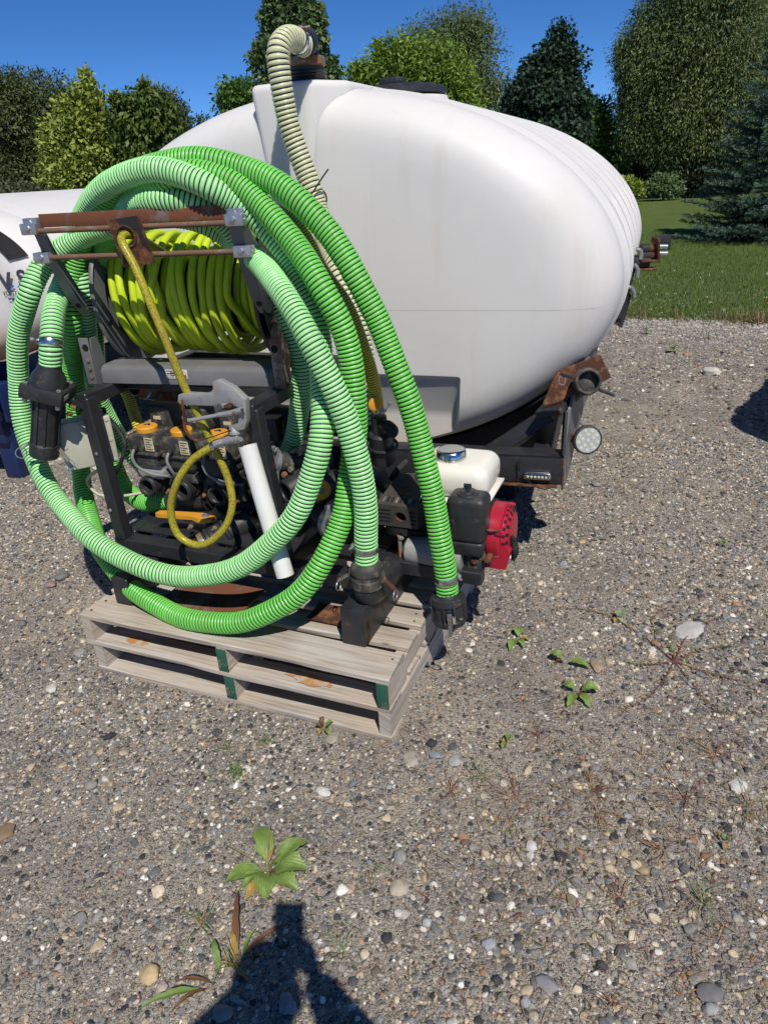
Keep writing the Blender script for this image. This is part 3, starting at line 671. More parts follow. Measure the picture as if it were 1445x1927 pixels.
# lawn grass and the dry fringe along the gravel
def blades(name, label, px_, py_, hlo, hhi, wd, mt, lean=.5):
    k = len(px_); P = np.stack([px_, py_, np.full(k, .004)], 1); h = rng.uniform(hlo, hhi, k); a = rng.random(k) * 6.283
    ln = np.stack([np.cos(a), np.sin(a), np.zeros(k)], 1) * (h * lean * rng.random(k))[:, None]; s = np.stack([-np.sin(a), np.cos(a), np.zeros(k)], 1) * (wd * rng.uniform(.6, 1.3, k))[:, None]
    V = np.stack([P - s, P + s, P + ln * .45 + s * .6 + np.outer(h * .6, PZ), P + ln * .45 - s * .6 + np.outer(h * .6, PZ), P + ln + np.outer(h, PZ)], 1).reshape(-1, 3)
    i0 = np.arange(k) * 5; Fq = np.concatenate([np.stack([i0, i0 + 1, i0 + 2, i0 + 3], 1), np.stack([i0 + 3, i0 + 2, i0 + 4, i0 + 4], 1)])
    T = np.concatenate([np.stack([i0, i0 + 1, i0 + 2], 1), np.stack([i0, i0 + 2, i0 + 3], 1), np.stack([i0 + 3, i0 + 2, i0 + 4], 1)])
    me = mesh_np(name, V, T, 3); tone = np.clip(rng.random(k) * .9, 0, 1); at = me.attributes.new('tone', 'FLOAT', 'FACE'); at.data.foreach_set('value', np.tile(tone, 3).astype(np.float32))
    return tag(link(name, me, mt, loc=(0, 0, 0)), label, None, None, 'stuff')
LM('grass', (.06, .115, .018), (.16, .24, .05), .25); LM('dry_grass', (.14, .095, .045), (.34, .26, .14), .2); LM('clover', (.42, .42, .36), (.65, .65, .58), .1)
k = 95000; gx = rng.uniform(1.2, 11.5, k); ex = np.interp(gx, [e[0] for e in EDGE], [e[1] for e in EDGE]); gy = ex - .05 + (rng.random(k) ** 1.7) * 12 + rng.normal(size=k) * .13
sel = (gx / gy > .22) & (gx / gy < .66); blades('grass', 'short mown grass of the lawn', gx[sel], gy[sel], .018, .05, .0042, M['grass'], 1.1)
k = 1900; gx = rng.uniform(1.4, 6.2, k); ex = np.interp(gx, [e[0] for e in EDGE], [e[1] for e in EDGE]); gy = ex + rng.normal(size=k) * .13 - .05
clump = (np.sin(gx * 7.0) + np.sin(gx * 17 + 1) > -.35); blades('dry_grass', 'dry straw coloured grass fringe where lawn meets gravel', gx[clump], gy[clump], .05, .16, .0035, M['dry_grass'], .9)
k = 150; gx = rng.uniform(2.2, 8, k); ex = np.interp(gx, [e[0] for e in EDGE], [e[1] for e in EDGE]); gy = ex + .3 + rng.random(k) * 5; blades('clover', 'tiny white clover heads dotted through the lawn', gx, gy, .03, .05, .010, M['clover'], .2)

# ================================================================== THE WHITE TANKS
def tank(name, label, O, yaw, A, B, Nx, length, mt, rings=120, pocket=None, rib=True):
    X_ = np.array([math.cos(yaw), -math.sin(yaw), 0]); D_ = np.array([math.sin(yaw), math.cos(yaw), 0]); O = np.array(O, float)
    prof = [(-.016, .02), (-.015, .2), (-.013, .4), (-.009, .6), (-.004, .72), (.0, .80), (.009, .838), (.021, .872), (.036, .898), (.054, .921), (.076, .942), (.104, .961), (.136, .977), (.17, .988), (.205, .995), (.24, .998), (.262, .9985), (.268, .984), (.276, .982), (.30, .990)]
    L = length; t = .36 if rib else 99
    while t < L - .45:
        prof += [(t, 1.0), (t + .03, 1.014), (t + .10, 1.014), (t + .13, 1.001)]; t += .40
    prof += [(L - a, s) for a, s in reversed([(-.016, .02), (-.013, .4), (.0, .80), (.021, .872), (.054, .921), (.104, .961), (.17, .988), (.24, .998)])]
    V, Fc = [], []; n = rings
    for t_, s_ in prof:
        for j in range(n):
            a = 2 * math.pi * j / n; c_, d_ = math.cos(a), math.sin(a)
            x = A * s_ * math.copysign(abs(c_) ** (2 / Nx), c_); z = B * s_ * math.copysign(abs(d_) ** (2 / Nx), d_)
            V.append(X_ * x + D_ * t_ + PZ * z)
    for i in range(len(prof) - 1):
        for j in range(n): Fc.append((i * n + j, i * n + (j + 1) % n, (i + 1) * n + (j + 1) % n, (i + 1) * n + j))
    Fc.append(tuple(range(n - 1, -1, -1))); Fc.append(tuple((len(prof) - 1) * n + j for j in range(n)))
    base = O - PZ * B; root = thing(name, label, 'tank', base)
    me = bpy.data.meshes.new('tank_body'); me.from_pydata([tuple(v + PZ * B) for v in V], [], Fc); me.update(); finish(me, 28)
    body = link('tank_body', me, mt, root)
    if pocket:
        (x0, x1, y0, y1, z0, z1, bv) = pocket; bm = bmesh.new()      # a recess whose roof slopes inward and whose side is drawn in
        sec = [(-.3, z1 + .006), (.005, z1 + .006), (y1, z1 - .20), (y1, z0), (-.3, z0)]
        lo = [bm.verts.new(Vector(X_ * x0 + D_ * t_ + PZ * (z_ + B))) for t_, z_ in sec]
        hi = [bm.verts.new(Vector(X_ * (x1 - (.055 if t_ > .02 else 0)) + D_ * t_ + PZ * (z_ + B))) for t_, z_ in sec]
        bm.faces.new(lo); bm.faces.new(hi[::-1])
        for i in range(5): bm.faces.new((lo[i], hi[i], hi[(i + 1) % 5], lo[(i + 1) % 5]))
        bmesh.ops.recalc_face_normals(bm, faces=bm.faces[:])
        bmesh.ops.bevel(bm, geom=bm.edges[:], offset=bv, segments=4, profile=.5, affect='EDGES')
        cm = bpy.data.meshes.new('pocket'); bm.to_mesh(cm); bm.free(); co = bpy.data.objects.new('pocket', cm); COL.objects.link(co); co.parent = root
        md = body.modifiers.new('pocket', 'BOOLEAN'); md.operation = 'DIFFERENCE'; md.object = co; md.solver = 'EXACT'
        bpy.context.view_layer.update(); dg = bpy.context.evaluated_depsgraph_get(); nm = bpy.data.meshes.new_from_object(body.evaluated_get(dg))
        body.modifiers.clear(); body.data = nm; nm.name = 'tank_body'; bpy.data.objects.remove(co); bpy.data.meshes.remove(cm); finish(nm, 28)
    return root, X_, D_, O
tk, _, _, _ = tank('white_tank', 'big white elliptical plastic tank with ribbed side behind the green hoses', TO, TY, TA, TB, TN, 3.0, M['tank'], 132, pocket=(-.42, .69, -.3, .088, -1.0, -.365, .022))
# moulded seam along the front, drawn as a raised ridge that follows the skin
def tank_face(x, z, A=TA, B=TB, Nx=TN):
    s_ = (abs(x / A) ** Nx + abs(z / B) ** Nx) ** (1 / Nx)
    return float(np.interp(s_, [0, .2, .4, .6, .72, .80, .838, .872, .898, .921, .942, .961, .977, .988, .995, .998], [-.016, -.015, -.013, -.009, -.004, 0, .009, .021, .036, .054, .076, .104, .136, .17, .205, .24]))
mb = MB(); mb.tube([ft(x, tank_face(x, -.075) + .0009, -.075) for x in np.linspace(-1.2, 1.308, 40)], .0016, 6, samples=80)
obj('seam', mb, M['tank'], tk)
# fitting block: flat shelf and upright front moulded into the crown of the tank
c0 = np.array(yy(482, 182, 3.36)); c1 = np.array(yy(628, 150, 3.30))
mb = MB(); zt = .815
top = [(-.20, -.022), (.075, -.022), (.185, .13), (.20, .62), (-.20, .62)]
fx = float((c0 - TO) @ TX) + .178
bot = [(-.14, -.004), (.03, -.004), (.09, .06), (.10, .4), (-.14, .4)]
bmx = bmesh.new(); V0 = [Vector(ft(fx + x, t_, zt)) for x, t_ in top] + [Vector(ft(fx + x, t_, .12)) for x, t_ in bot]
vs = [bmx.verts.new(v) for v in V0]; bmx.faces.new(vs[:5][::-1]); bmx.faces.new(vs[5:])
for i in range(5): bmx.faces.new((vs[i], vs[(i + 1) % 5], vs[5 + (i + 1) % 5], vs[5 + i]))
bmesh.ops.recalc_face_normals(bmx, faces=bmx.faces[:]); bmesh.ops.bevel(bmx, geom=bmx.edges[:], offset=.03, segments=4, profile=.5, affect='EDGES'); bmx.verts.index_update()
mb.add([np.array(v.co) for v in bmx.verts], [[v.index for v in f.verts] for f in bmx.faces]); bmx.free(); obj('fitting_block', mb, M['tank'], tk, smooth=60)
# manway: raised collar, black lid with a grip
mc = np.array(yy(756, 160, 4.35)); mc[2] = TO[2] + TB - .035
mb = MB(); mb.lathe(mc - PZ * .12, PZ, [(0, .30), (.10, .275), (.125, .27), (.13, .25), (.165, .24)], 40); obj('manway_collar', mb, M['tank'], tk)
mb = MB(); mb.lathe(mc + PZ * .055, PZ, [(0, .225), (.004, .235), (.03, .235), (.036, .225), (.05, .16), (.052, .02)], 40); lid = obj('manway_lid', mb, M['black_plastic'], tk)
mb = MB(); gcn = mc + PZ * .125 + TX * -.05
mb.box(gcn, (.13, .09, .045), AXT, .018)
for i in range(-2, 3): mb.box(gcn + TX * (.026 * i) - TD * .043, (.007, .012, .040), AXT, .003)
obj('grip', mb, M['black_plastic'], lid)
# grime patch where the strap rubbed the belly
# second tank with tea-coloured contents
O2 = np.array([-2.86, 4.38, 1.18]); Y2 = .30
t2, X2, D2, _ = tank('white_tank', 'white tank with brown lower half and grey lettering at the left edge', O2, Y2, 1.16, .485, 2.3, 2.6, M['tank_b'], 96, rib=False)
def f2(x, z, off=-.004): return O2 + X2 * x + D2 * (tank_face(x, z, 1.16, .485, 2.3) + off) + PZ * z
mb = MB(); rim = [(math.copysign(abs(math.cos(a)) ** (2 / 2.3), math.cos(a)), math.copysign(abs(math.sin(a)) ** (2 / 2.3), math.sin(a))) for a in np.linspace(R(18), R(158), 44)]
band = []
for x, z in rim: band.append((f2(x * 1.16 * .865, z * .485 * .865, -.016) + X2 * x * .002 + PZ * z * .004, f2(x * 1.16 * .905, z * .485 * .905, -.016) + X2 * x * .005 + PZ * z * .007, f2(x * 1.16 * .94, z * .485 * .94, -.014) + X2 * x * .006 + PZ * z * .008))
for i in range(len(band) - 1):
    o = len(mb.v); mb.v += [tuple(v) for v in (*band[i], *band[i + 1])]; mb.f += [(o, o + 1, o + 4, o + 3), (o + 1, o + 2, o + 5, o + 4)]; mb.m += [0, 0]
obj('edge_stripe', mb, M['black_band'], t2)
def lettering(text, mt, parent, p, right, up, size, name='lettering', ext=.0012, shear=0, bold=0):
    cu = bpy.data.curves.new('text', 'FONT'); cu.body = text; cu.size = size; cu.extrude = ext; cu.shear = shear; cu.offset = bold; cu.resolution_u = 3
    to = bpy.data.objects.new('text', cu); COL.objects.link(to); bpy.context.view_layer.update()
    me = bpy.data.meshes.new_from_object(to.evaluated_get(bpy.context.evaluated_depsgraph_get())); bpy.data.objects.remove(to)
    right = np.array(right) / np.linalg.norm(right); n_ = np.cross(right, up); n_ /= np.linalg.norm(n_); up = np.cross(n_, right)
    mw = np.array(world_loc(parent)); V = np.zeros(len(me.vertices) * 3, np.float32); me.vertices.foreach_get('co', V); V = V.reshape(-1, 3)
    V = np.array(p) - mw + V[:, :1] * right + V[:, 1:2] * up + V[:, 2:3] * n_
    me.vertices.foreach_set('co', V.astype(np.float32).ravel()); me.update(); me.name = name
    return link(name, me, mt, parent)
def on2(px, py):
    d = ray(px, py); s = np.dot(O2 - CPOS, D2) / np.dot(d, D2); P = CPOS + d * s; return (P - O2) @ X2, P[2] - O2[2]
upf = PZ - D2 * .02
x, z = on2(9, 546); lettering('V', M['logo_grey'], t2, f2(x, z, -.014), X2, upf, .135, bold=.004)
x, z = on2(38, 541); lettering('S', M['logo_grey'], t2, f2(x, z, -.014), X2, upf, .130, bold=.004)
x, z = on2(11, 555); lettering('VOIGT SM', M['logo_grey'], t2, f2(x, z, -.012), X2, upf, .031)
x, z = on2(19, 560); lettering('www.', M['logo_grey'], t2, f2(x, z - .012, -.012), X2, upf, .026)
for pts in ([(20, 545), (26, 535), (29, 538), (24, 545)], [(33, 541), (40, 530), (41, 540)], [(27, 562), (31, 562), (31, 566), (27, 566)]):
    mb = MB(); o = 0
    for p_ in pts: x, z = on2(*p_); mb.v.append(tuple(f2(x, z, -.013)))
    mb.f.append(tuple(range(o + len(pts) - 1, o - 1, -1))); mb.m.append(0)
    obj('logo_mark', mb, M['logo_blue'], t2)
# its blue frame
fb = thing('blue_frame', 'dark blue steel frame under the white tank at the left', 'frame', O2 * np.array([1, 1, 0]))
def b2(x, t_, z): return np.array([O2[0], O2[1], 0]) + X2 * x + D2 * t_ + PZ * z
for nm, (c_, sz) in dict(front_panel=((-.22, -.02, .56), (1.66, .05, .30)), skirt=((-.24, .05, .33), (1.6, .05, .16))).items():
    mb = MB(); mb.box(b2(*c_), sz, (X2, D2, PZ), .012); obj(nm, mb, M['blue_frame'], fb)
for sx in (-1, 1):
    mb = MB(); mb.box(b2(-.22 + .78 * sx, 1.3, .50), (.07, 2.5, .24), (X2, D2, PZ), .012); obj('side_rail', mb, M['blue_frame'], fb)
    for t_ in (.12, 2.4):
        mb = MB(); mb.box(b2(-.22 + .72 * sx, t_, .2), (.12, .12, .40), (X2, D2, PZ), .01); obj('leg', mb, M['blue_frame'], fb)
mb = MB(); o = [b2(x, .12, z) for x, z in ((-1.02, .66), (1.02, .66))]
poly = [(-1.04, .60), (1.04, .60), (1.08, .86)] + [(x, 1.18 - .485 * 1.02 * (1 - min(1, abs(x / 1.183)) ** 2.3) ** (1 / 2.3)) for x in np.linspace(1.0, -1.0, 17)] + [(-1.08, .86)]
mb.prism(poly, b2(0, .22, 0), (X2, PZ, D2), .05); obj('cradle', mb, M['blue_frame'], fb)
# third tank out of the frame at right, whose shadow falls into the picture
t3, X3, D3, _ = tank('white_tank', 'white elliptical tank standing beyond the right edge of the picture', (3.52, 2.55, 1.15), .70, 1.38, .93, 2.0, 2.4, M['tank'], 72)
fb3 = thing('steel_cradle', 'black steel cradle under the tank beyond the right edge', 'frame', (4.9, 3.5, 0))
for t_ in (.5, 1.9):
    mb = MB(); mb.box(np.array([3.75 + .72 * t_, 2.60 + .75 * t_, .17]), (1.5, .1, .34), AXW, .01); obj('leg', mb, M['black_paint'], fb3)

# ------------------------------------------------------------------ steel skid under the big tank
BY = R(17.5); BX = np.array([math.cos(BY), -math.sin(BY), 0]); BD = np.array([math.sin(BY), math.cos(BY), 0])
BC = np.array([.757, 2.722, 0])
def fb_(x, d, z): return BC + BX * x + BD * d + PZ * z
AXB = (BX, BD, PZ)
sk = thing('tank_skid', 'black steel skid with bumper and rusty brackets carrying the big white tank', 'skid', fb_(-.6, .5, 0))
mb = MB(); mb.box(fb_(-.80, .004, .484), (1.6, .008, .124), AXB, .002); mb.box(fb_(-.80, .05, .542), (1.6, .1, .008), AXB, .002); mb.box(fb_(-.80, .05, .426), (1.6, .1, .008), AXB, .002)
bmp = obj('bumper', mb, M['black_paint'], sk)
mb = MB(); mb.box(fb_(-.14, .002, .4185), (.24, .05, .006), AXB, .001); mb.box(fb_(-.002, .012, .47), (.008, .03, .14), AXB, .001); obj('rusty_edge', mb, M['rust'], sk)
for sx in (-1.25, -.10):
    mb = MB(); mb.bar(fb_(sx, .1, .47), ft(sx + 1.02, 2.9, -.70), .08, .14); obj('side_rail', mb, M['black_paint'], sk)
for t_ in (.5, 1.4, 2.4):
    mb = MB(); mb.box(ft(0, t_, -TB - .06), (1.7, .08, .10), AXT, .006); obj('crossmember', mb, M['black_paint'], sk)
for x, t_ in ((-.65, .55), (.78, .6), (-.65, 2.4), (.78, 2.4)):
    mb = MB(); mb.box(np.array([*ft(x, t_, 0)[:2], .16]), (.14, .14, .32), AXT, .01); obj('leg', mb, M['black_paint'], sk)
# cradle band: an arc of flat steel hugging the belly, with a web below
def belly(x, k=1.0): return -TB * k * (1 - min(1, abs(x / (TA * k))) ** TN) ** (1 / TN)
xs = np.linspace(-1.0, 1.20, 26); mb = MB()
for t_ in (.20, .30):
    pl_ = [(x, belly(x, .985) - .004) for x in xs] + [(x, belly(x, .985) - .012 - .05 * (1 - abs(x) / 1.7)) for x in xs[::-1]]
    mb.prism(pl_, ft(0, t_, 0), (TX, PZ, TD), .012)
pl_ = [(x, belly(x, .99) - .006) for x in xs] + [(x, belly(x, .99) - .014) for x in xs[::-1]]
mb.prism(pl_, ft(0, .25, 0), (TX, PZ, TD), .22); obj('cradle_band', mb, M['black_paint'], sk, smooth=20)
mb = MB(); mb.bar(np.array(yy(905, 862, 2.99)), np.array(yy(1035, 778, 2.96)), .07, .045, up=(0, -1, .4)); mb.bar(np.array(yy(835, 848, 3.02)), np.array(yy(905, 862, 3.0)), .04, .04, up=(0, -1, .4)); obj('brace', mb, M['black_paint'], sk)
# gusset post at the right corner with its outer side plate
a0, a1, a2, a3 = yy(1056, 912, 2.722), yy(1068, 770, 2.80), yy(1104, 672, 2.95), yy(1126, 640, 3.05)
mb = MB(); P4 = [fb_(0, .006, .425), fb_(-.012, .02, .56), np.array(a1), np.array(yy(1090, 692, 2.90)), np.array(yy(1122, 640, 3.35)), np.array(yy(1104, 735, 3.2)), fb_(.02, .34, .56), fb_(.016, .30, .45)]
vs = P4 + [p + BX * .012 for p in P4]; n_ = len(P4)
mb.add(vs, [tuple(range(n_)), tuple(range(2 * n_ - 1, n_ - 1, -1))] + [(i, n_ + i, n_ + (i + 1) % n_, (i + 1) % n_) for i in range(n_)]); obj('side_plate', mb, M['grey_steel'], sk, smooth=15)
mb = MB(); mb.bar(fb_(-.008, .012, .55), np.array(yy(1064, 775, 2.80)), .012, .03, up=(0, -1, 0), bev=.002); mb.bar(np.array(yy(1066, 765, 2.81)), np.array(yy(1018, 770, 2.9)), .03, .10, up=(0, -1, 0)); obj('gusset', mb, M['black_paint'], sk)
# dark inner web so that the corner closes behind the bumper
mb = MB(); mb.prism([(-.75, .43), (-.02, .43), (.0, .68), (.10, .80), (-.2, .62), (-.75, .5)], fb_(-.10, .42, 0), (BX, PZ, BD), .012); obj('web_plate', mb, M['black_paint'], sk)
# coupler in the corner: rust plate, pipe, collar, cam arms with rings
CP = np.array(yy(1106, 718, 2.76)); cd = np.array([.16, .93, -.26]); cd /= np.linalg.norm(cd); cdp = np.array([-.085, .13, -.15])
mb = MB(); mb.pipe(CP - cd * .015, CP + cd * .05, .052, .040, 24); mb.lathe(CP + cd * .02, cd, [(0, .05), (.004, .056), (.02, .056), (.024, .05)], 24); mb.torus(CP - cd * .012, cd, .046, .006, 28, 8); cpl = obj('pipe_coupler', mb, M['dusty_plastic'], sk)
mb = MB(); mb.tube([CP + cd * .045, CP + cd * .08, CP + cd * .10 + cdp * .25, CP + cd * .10 + cdp], .043, 20, samples=16); obj('pipe', mb, M['black_paint'], sk)
rp = [yy(1052, 702, 2.83), yy(1133, 671, 2.86), yy(1154, 714, 2.83), yy(1080, 752, 2.80), yy(1028, 775, 2.86), yy(1022, 768, 2.88)]
mb = MB(); vs = [np.array(p) + np.array([0, .03, 0]) for p in rp]; vs += [v + np.array([0, .008, 0]) for v in vs]; n_ = 6
mb.add(vs, [tuple(range(n_ - 1, -1, -1)), tuple(range(n_, 2 * n_))] + [(i, (i + 1) % n_, n_ + (i + 1) % n_, n_ + i) for i in range(n_)]); obj('mount_plate', mb, M['rust'], sk, smooth=15)
for (x0, y0), (x1, y1), ring in (((1080, 712), (1054, 703), (1057, 716)), ((1126, 733), (1158, 745), (1162, 748))):
    a, b = np.array(yy(x0, y0, 2.745)), np.array(yy(x1, y1, 2.735)); mb = MB(); mb.bar(a, b, .014, .012, bev=.003); arm = obj('cam_arm', mb, M['black_plastic'], cpl)
    mb = MB(); mb.torus(np.array(yy(*ring, 2.73)), (.4, -.8, .3), .017, .0018, 20, 6); obj('pull_ring', mb, M['zinc'], arm)
# round work light
WL = np.array(yy(1105, 828, 2.77)); wd = np.array([.10, -.985, .13]); wd /= np.linalg.norm(wd)
mb = MB(); mb.lathe(WL, -wd, [(-.006, .055), (-.004, .061), (.012, .061), (.03, .05), (.045, .03)], 32); wl = obj('work_light', mb, M['black_plastic'], sk)
mb = MB(); mb.lathe(WL + wd * .0065, -wd, [(0, .053), (.004, .054)], 32); ln = obj('lens', mb, M['lens'], wl)
wx = np.cross(wd, PZ); wx /= np.linalg.norm(wx); wy = np.cross(wx, wd)
for i, (r_, k_) in enumerate(((0, 1), (.024, 5), (.042, 9))):
    for j in range(k_):
        a = 6.283 * j / k_ + .3 * i; c_ = WL + wd * .0066 + (wx * math.cos(a) + wy * math.sin(a)) * r_
        mb = MB(); mb.lathe(c_, wd, [(0, .0078), (.001, .0074), (.0012, .004)], 10); obj('led', mb, M['led'], wl)
mb = MB(); mb.bar(WL - BX * .075 + BD * .02, WL - BX * .045 + BD * .012, .02, .035); obj('light_bracket', mb, M['rust'], sk)
# six-lamp marker light on the bumper and the loose wires
ml = np.array(yy(1012, 888, 2.785)); ml = BC + BX * ((ml - BC) @ BX) + BD * -.012 + PZ * ml[2]
mb = MB(); mb.box(ml, (.118, .022, .034), AXB, .010, seg=3); mk = obj('marker_light', mb, M['chrome'], sk)
mb = MB(); mb.box(ml - BD * .010, (.092, .006, .020), AXB, .003); obj('lamp_strip', mb, M['black_band'], mk)
for i in range(6):
    mb = MB(); c_ = ml - BD * .0135 + BX * (.015 * (i - 2.5)); mb.lathe(c_, -BD, [(0, .0062), (.002, .0056), (.003, .002)], 12); obj('led', mb, M['led'], mk)
for i in (-1, 1):
    mb = MB(); mb.hexbolt(ml + BX * .051 * i - BD * .010, -BD, .005, .003); obj('screw', mb, M['zinc'], mk)
def pts(lst, Y): return [np.array(yy(x, y, Y)) for x, y in lst]
mb = MB(); mb.tube(pts([(977, 860), (980, 880), (990, 900), (1008, 916), (1030, 920), (1045, 910), (1051, 890), (1048, 865), (1042, 850)], 2.745), .0022, 6); mb.tube(pts([(977, 862), (976, 885), (975, 905)], 2.76), .002, 6); obj('wire', mb, M['rubber'], sk)
# bracket cluster on the far right flank
def yb(x, y): return np.array(yy(x, y, 3.90))
mb = MB()
for a, b, c_, d in (((1188, 497), (1193, 502), (1183, 560), (1176, 545)), ((1175, 540), (1188, 556), (1170, 618), (1143, 602))):
    vs = [yb(*p) for p in (a, b, c_, d)]; vs += [v + np.array([.0, .16, 0]) for v in vs]; mb.add(vs, ((3, 2, 1, 0), (4, 5, 6, 7), (0, 1, 5, 4), (1, 2, 6, 5), (2, 3, 7, 6), (3, 0, 4, 7)))
mb.bar(yb(1192, 480), yb(1160, 600), .05, .03, up=(0, -1, 0)); obj('strap_bracket', mb, M['black_paint'], sk)
mb = MB(); mb.bar(yb(1158, 588), yb(1158, 572), .03, .03); obj('rusty_spacer', mb, M['rust'], sk)
for lst in (((1188, 496), (1193, 501), (1196, 508), (1195, 518)), ((1174, 538), (1183, 540), (1188, 548), (1189, 558)), ((1193, 468), (1200, 470), (1202, 478), (1201, 487))):
    mb = MB(); mb.tube([yb(*p) - np.array([0, .03, 0]) for p in lst], .011, 8); obj('j_bolt', mb, M['zinc'], sk)
mb = MB(); mb.bar(yb(1196, 507), yb(1233, 505), .012, .06, up=(0, -1, 0)); mb.bar(yb(1233, 446), yb(1233, 488), .012, .10, up=(0, -1, 0)); mb.bar(yb(1200, 491), yb(1234, 489), .10, .012); obj('outrigger_plate', mb, M['rust'], sk)
mb = MB(); a = yb(1246, 456); mb.box(a, (.085, .012, .075), AXW, .002); obj('flag_plate', mb, M['black_paint'], sk)
for y0, y1 in ((466, 464), (478, 477)):
    mb = MB(); mb.cyl(yb(1204, y0 + 3), yb(1221, y0 + 2), .026, 14, bev=.004); mb.cyl(yb(1219, y0 + 2), yb(1232, y0 + 1), .024, 14, 1, .003); mb.cyl(yb(1234, y1), yb(1255, y1), .013, 12, 2, .002); obj('hose_tail', mb, [M['rubber'], M['rust'], M['zinc']], sk)
mb = MB(); mb.cyl(yb(1190, 492), yb(1220, 493), .032, 14, bev=.004); mb.cyl(yb(1203, 493), yb(1207, 493), .034, 14); obj('rubber_hose', mb, M['rubber'], sk)

# ================================================================== PALLETS
def board(name, c, size, ax, parent, mt, warp=.0015, chip=True):
    """a sawn board with its grain along ax[0]; a little warp and uneven ends"""
    L, Wd, T = size; nx = max(3, int(L / .11)); loc0 = np.array(world_loc(parent)); c = np.array(c, float)
    ph, ph2 = rng.uniform(0, 6, 2); e = .0022
    sec = [(-Wd / 2 + e, -T / 2), (Wd / 2 - e, -T / 2), (Wd / 2, -T / 2 + e), (Wd / 2, T / 2 - e), (Wd / 2 - e, T / 2), (-Wd / 2 + e, T / 2), (-Wd / 2, T / 2 - e), (-Wd / 2, -T / 2 + e)]
    V, UV, Fs = [], [], []; m_ = len(sec)
    for i in range(nx + 1):
        t = -L / 2 + L * i / nx; dz = warp * math.sin(t * 4 + ph) ; dy = warp * math.sin(t * 7 + ph2)
        for j, (y, z) in enumerate(sec):
            ex = rng.normal() * .0022 if i in (0, nx) else 0; k = rng.normal() * .0006
            V.append(c + ax[0] * (t + ex) + ax[1] * (y + dy + k) + ax[2] * (z + dz + k) - loc0); UV.append((t + L / 2, y + z * .7 + (.5 if abs(y) < Wd / 2 - .003 and z < 0 else 0)))
    for i in range(nx):
        for j in range(m_): Fs.append((i * m_ + j, i * m_ + (j + 1) % m_, (i + 1) * m_ + (j + 1) % m_, (i + 1) * m_ + j))
    Fs.append(tuple(range(m_ - 1, -1, -1))); Fs.append(tuple(nx * m_ + j for j in range(m_)))
    me = bpy.data.meshes.new(name); me.from_pydata([tuple(v) for v in V], [], Fs); uv = me.uv_layers.new(name='UVMap')
    for l in me.loops: uv.data[l.index].uv = UV[l.vertex_index]
    me.update(); bm = bmesh.new(); bm.from_mesh(me); bmesh.ops.recalc_face_normals(bm, faces=bm.faces[:]); bm.to_mesh(me); bm.free(); finish(me, 40); return link(name, me, mt, parent)
TH, SH = .019, .0935
def pallet(name, label, u0, z0, deck, green, lenu=1.22):
    root = thing(name, label, 'pallet', fp(u0 - lenu / 2, .5, z0), 'stacked wooden pallets'); z = z0
    for w_, b in ((.0, .10), (.46, .10), (.92, .10)): board('bottom_board', fp(u0 - lenu / 2, w_ + b / 2, z + TH / 2), (lenu, b, TH), (PU, PW, PZ), root, M['wood'])
    for k, us in enumerate((u0 - .022, u0 - lenu / 2, u0 - lenu + .022)):
        n0 = [(0, 0), (.15, 0), (.17, .038), (.36, .038), (.38, 0), (.62, 0), (.64, .038), (.83, .038), (.85, 0), (1.02, 0), (1.02, SH), (0, SH)]
        mb = MB(); mb.prism([(y, zz) for y, zz in n0], fp(us, .002, z + TH), (PW, PZ, PU), .040)
        me = bpy.data.meshes.new('stringer'); V = np.array(mb.v) - np.array(root.location); me.from_pydata([tuple(v) for v in V], [], mb.f); uv = me.uv_layers.new(name='UVMap')
        W_ = np.array(mb.v) - fp(us, 0, z); ll = W_ @ PW; zz_ = W_ @ PZ + (W_ @ PU) * .5
        for l in me.loops: uv.data[l.index].uv = (ll[l.vertex_index], zz_[l.vertex_index])
        me.update(); so = link('stringer', me, M['wood'], root)
        if green[k]:
            mb = MB(); mb.box(fp(us, -.0005, z + TH + SH / 2), (.0392, .004, SH * .97), AXP, .001); obj('painted_end', mb, M['green_paint'], so)
    z += TH + SH
    for w_, b in deck:
        board('deck_board', fp(u0 - lenu / 2 + rng.normal() * .004, w_ + b / 2, z + TH / 2 + .0006), (lenu + rng.normal() * .006, b - .004, TH), (PU, PW, PZ), root, M['wood'])
        nm = MB()
        for us in (u0 - .03, u0 - lenu / 2, u0 - lenu + .03):
            for f_ in (.25, .72):
                p = fp(us + rng.normal() * .006, w_ + b * f_, z + TH + .0007); nm.lathe(p, PZ, [(0, .0055), (.0009, .004)], 7)
        o = obj('nail', nm, M['nail_stain'], root); tag(o, None, None, None, 'stuff')
    return root
pallet('wooden_pallet', 'lower grey pallet lying on the gravel under the other one', .0, .0, [(.20, .10), (.36, .10), (.52, .1), (.68, .1), (.86, .14)], (False, True, False), 1.20)
p2z = TH + SH + .002
pt = pallet('wooden_pallet', 'upper grey pallet with green painted ends that the pump skid stands on', .0, p2z, [(.0, .145), (.172, .098), (.30, .098), (.428, .098), (.556, .098), (.684, .098), (.80, .098), (.895, .13)], (True, True, False), 1.225)
DECK = p2z + 2 * TH + SH + .002
for u, ln in ((-.30, .22), (-1.02, .13)):
    mb = MB(); mb.prism([(ln / 2 * math.cos(a_) * rng.uniform(.55, 1.15), .026 * math.sin(a_) * rng.uniform(.5, 1.2)) for a_ in np.linspace(0, 6.28, 26)[:-1]], fp(u, .048, p2z + TH + .0026), AXP, .0012); tag(obj('rust_stain', mb, M['wood_orange'], pt), 'orange rust stain on the middle board')

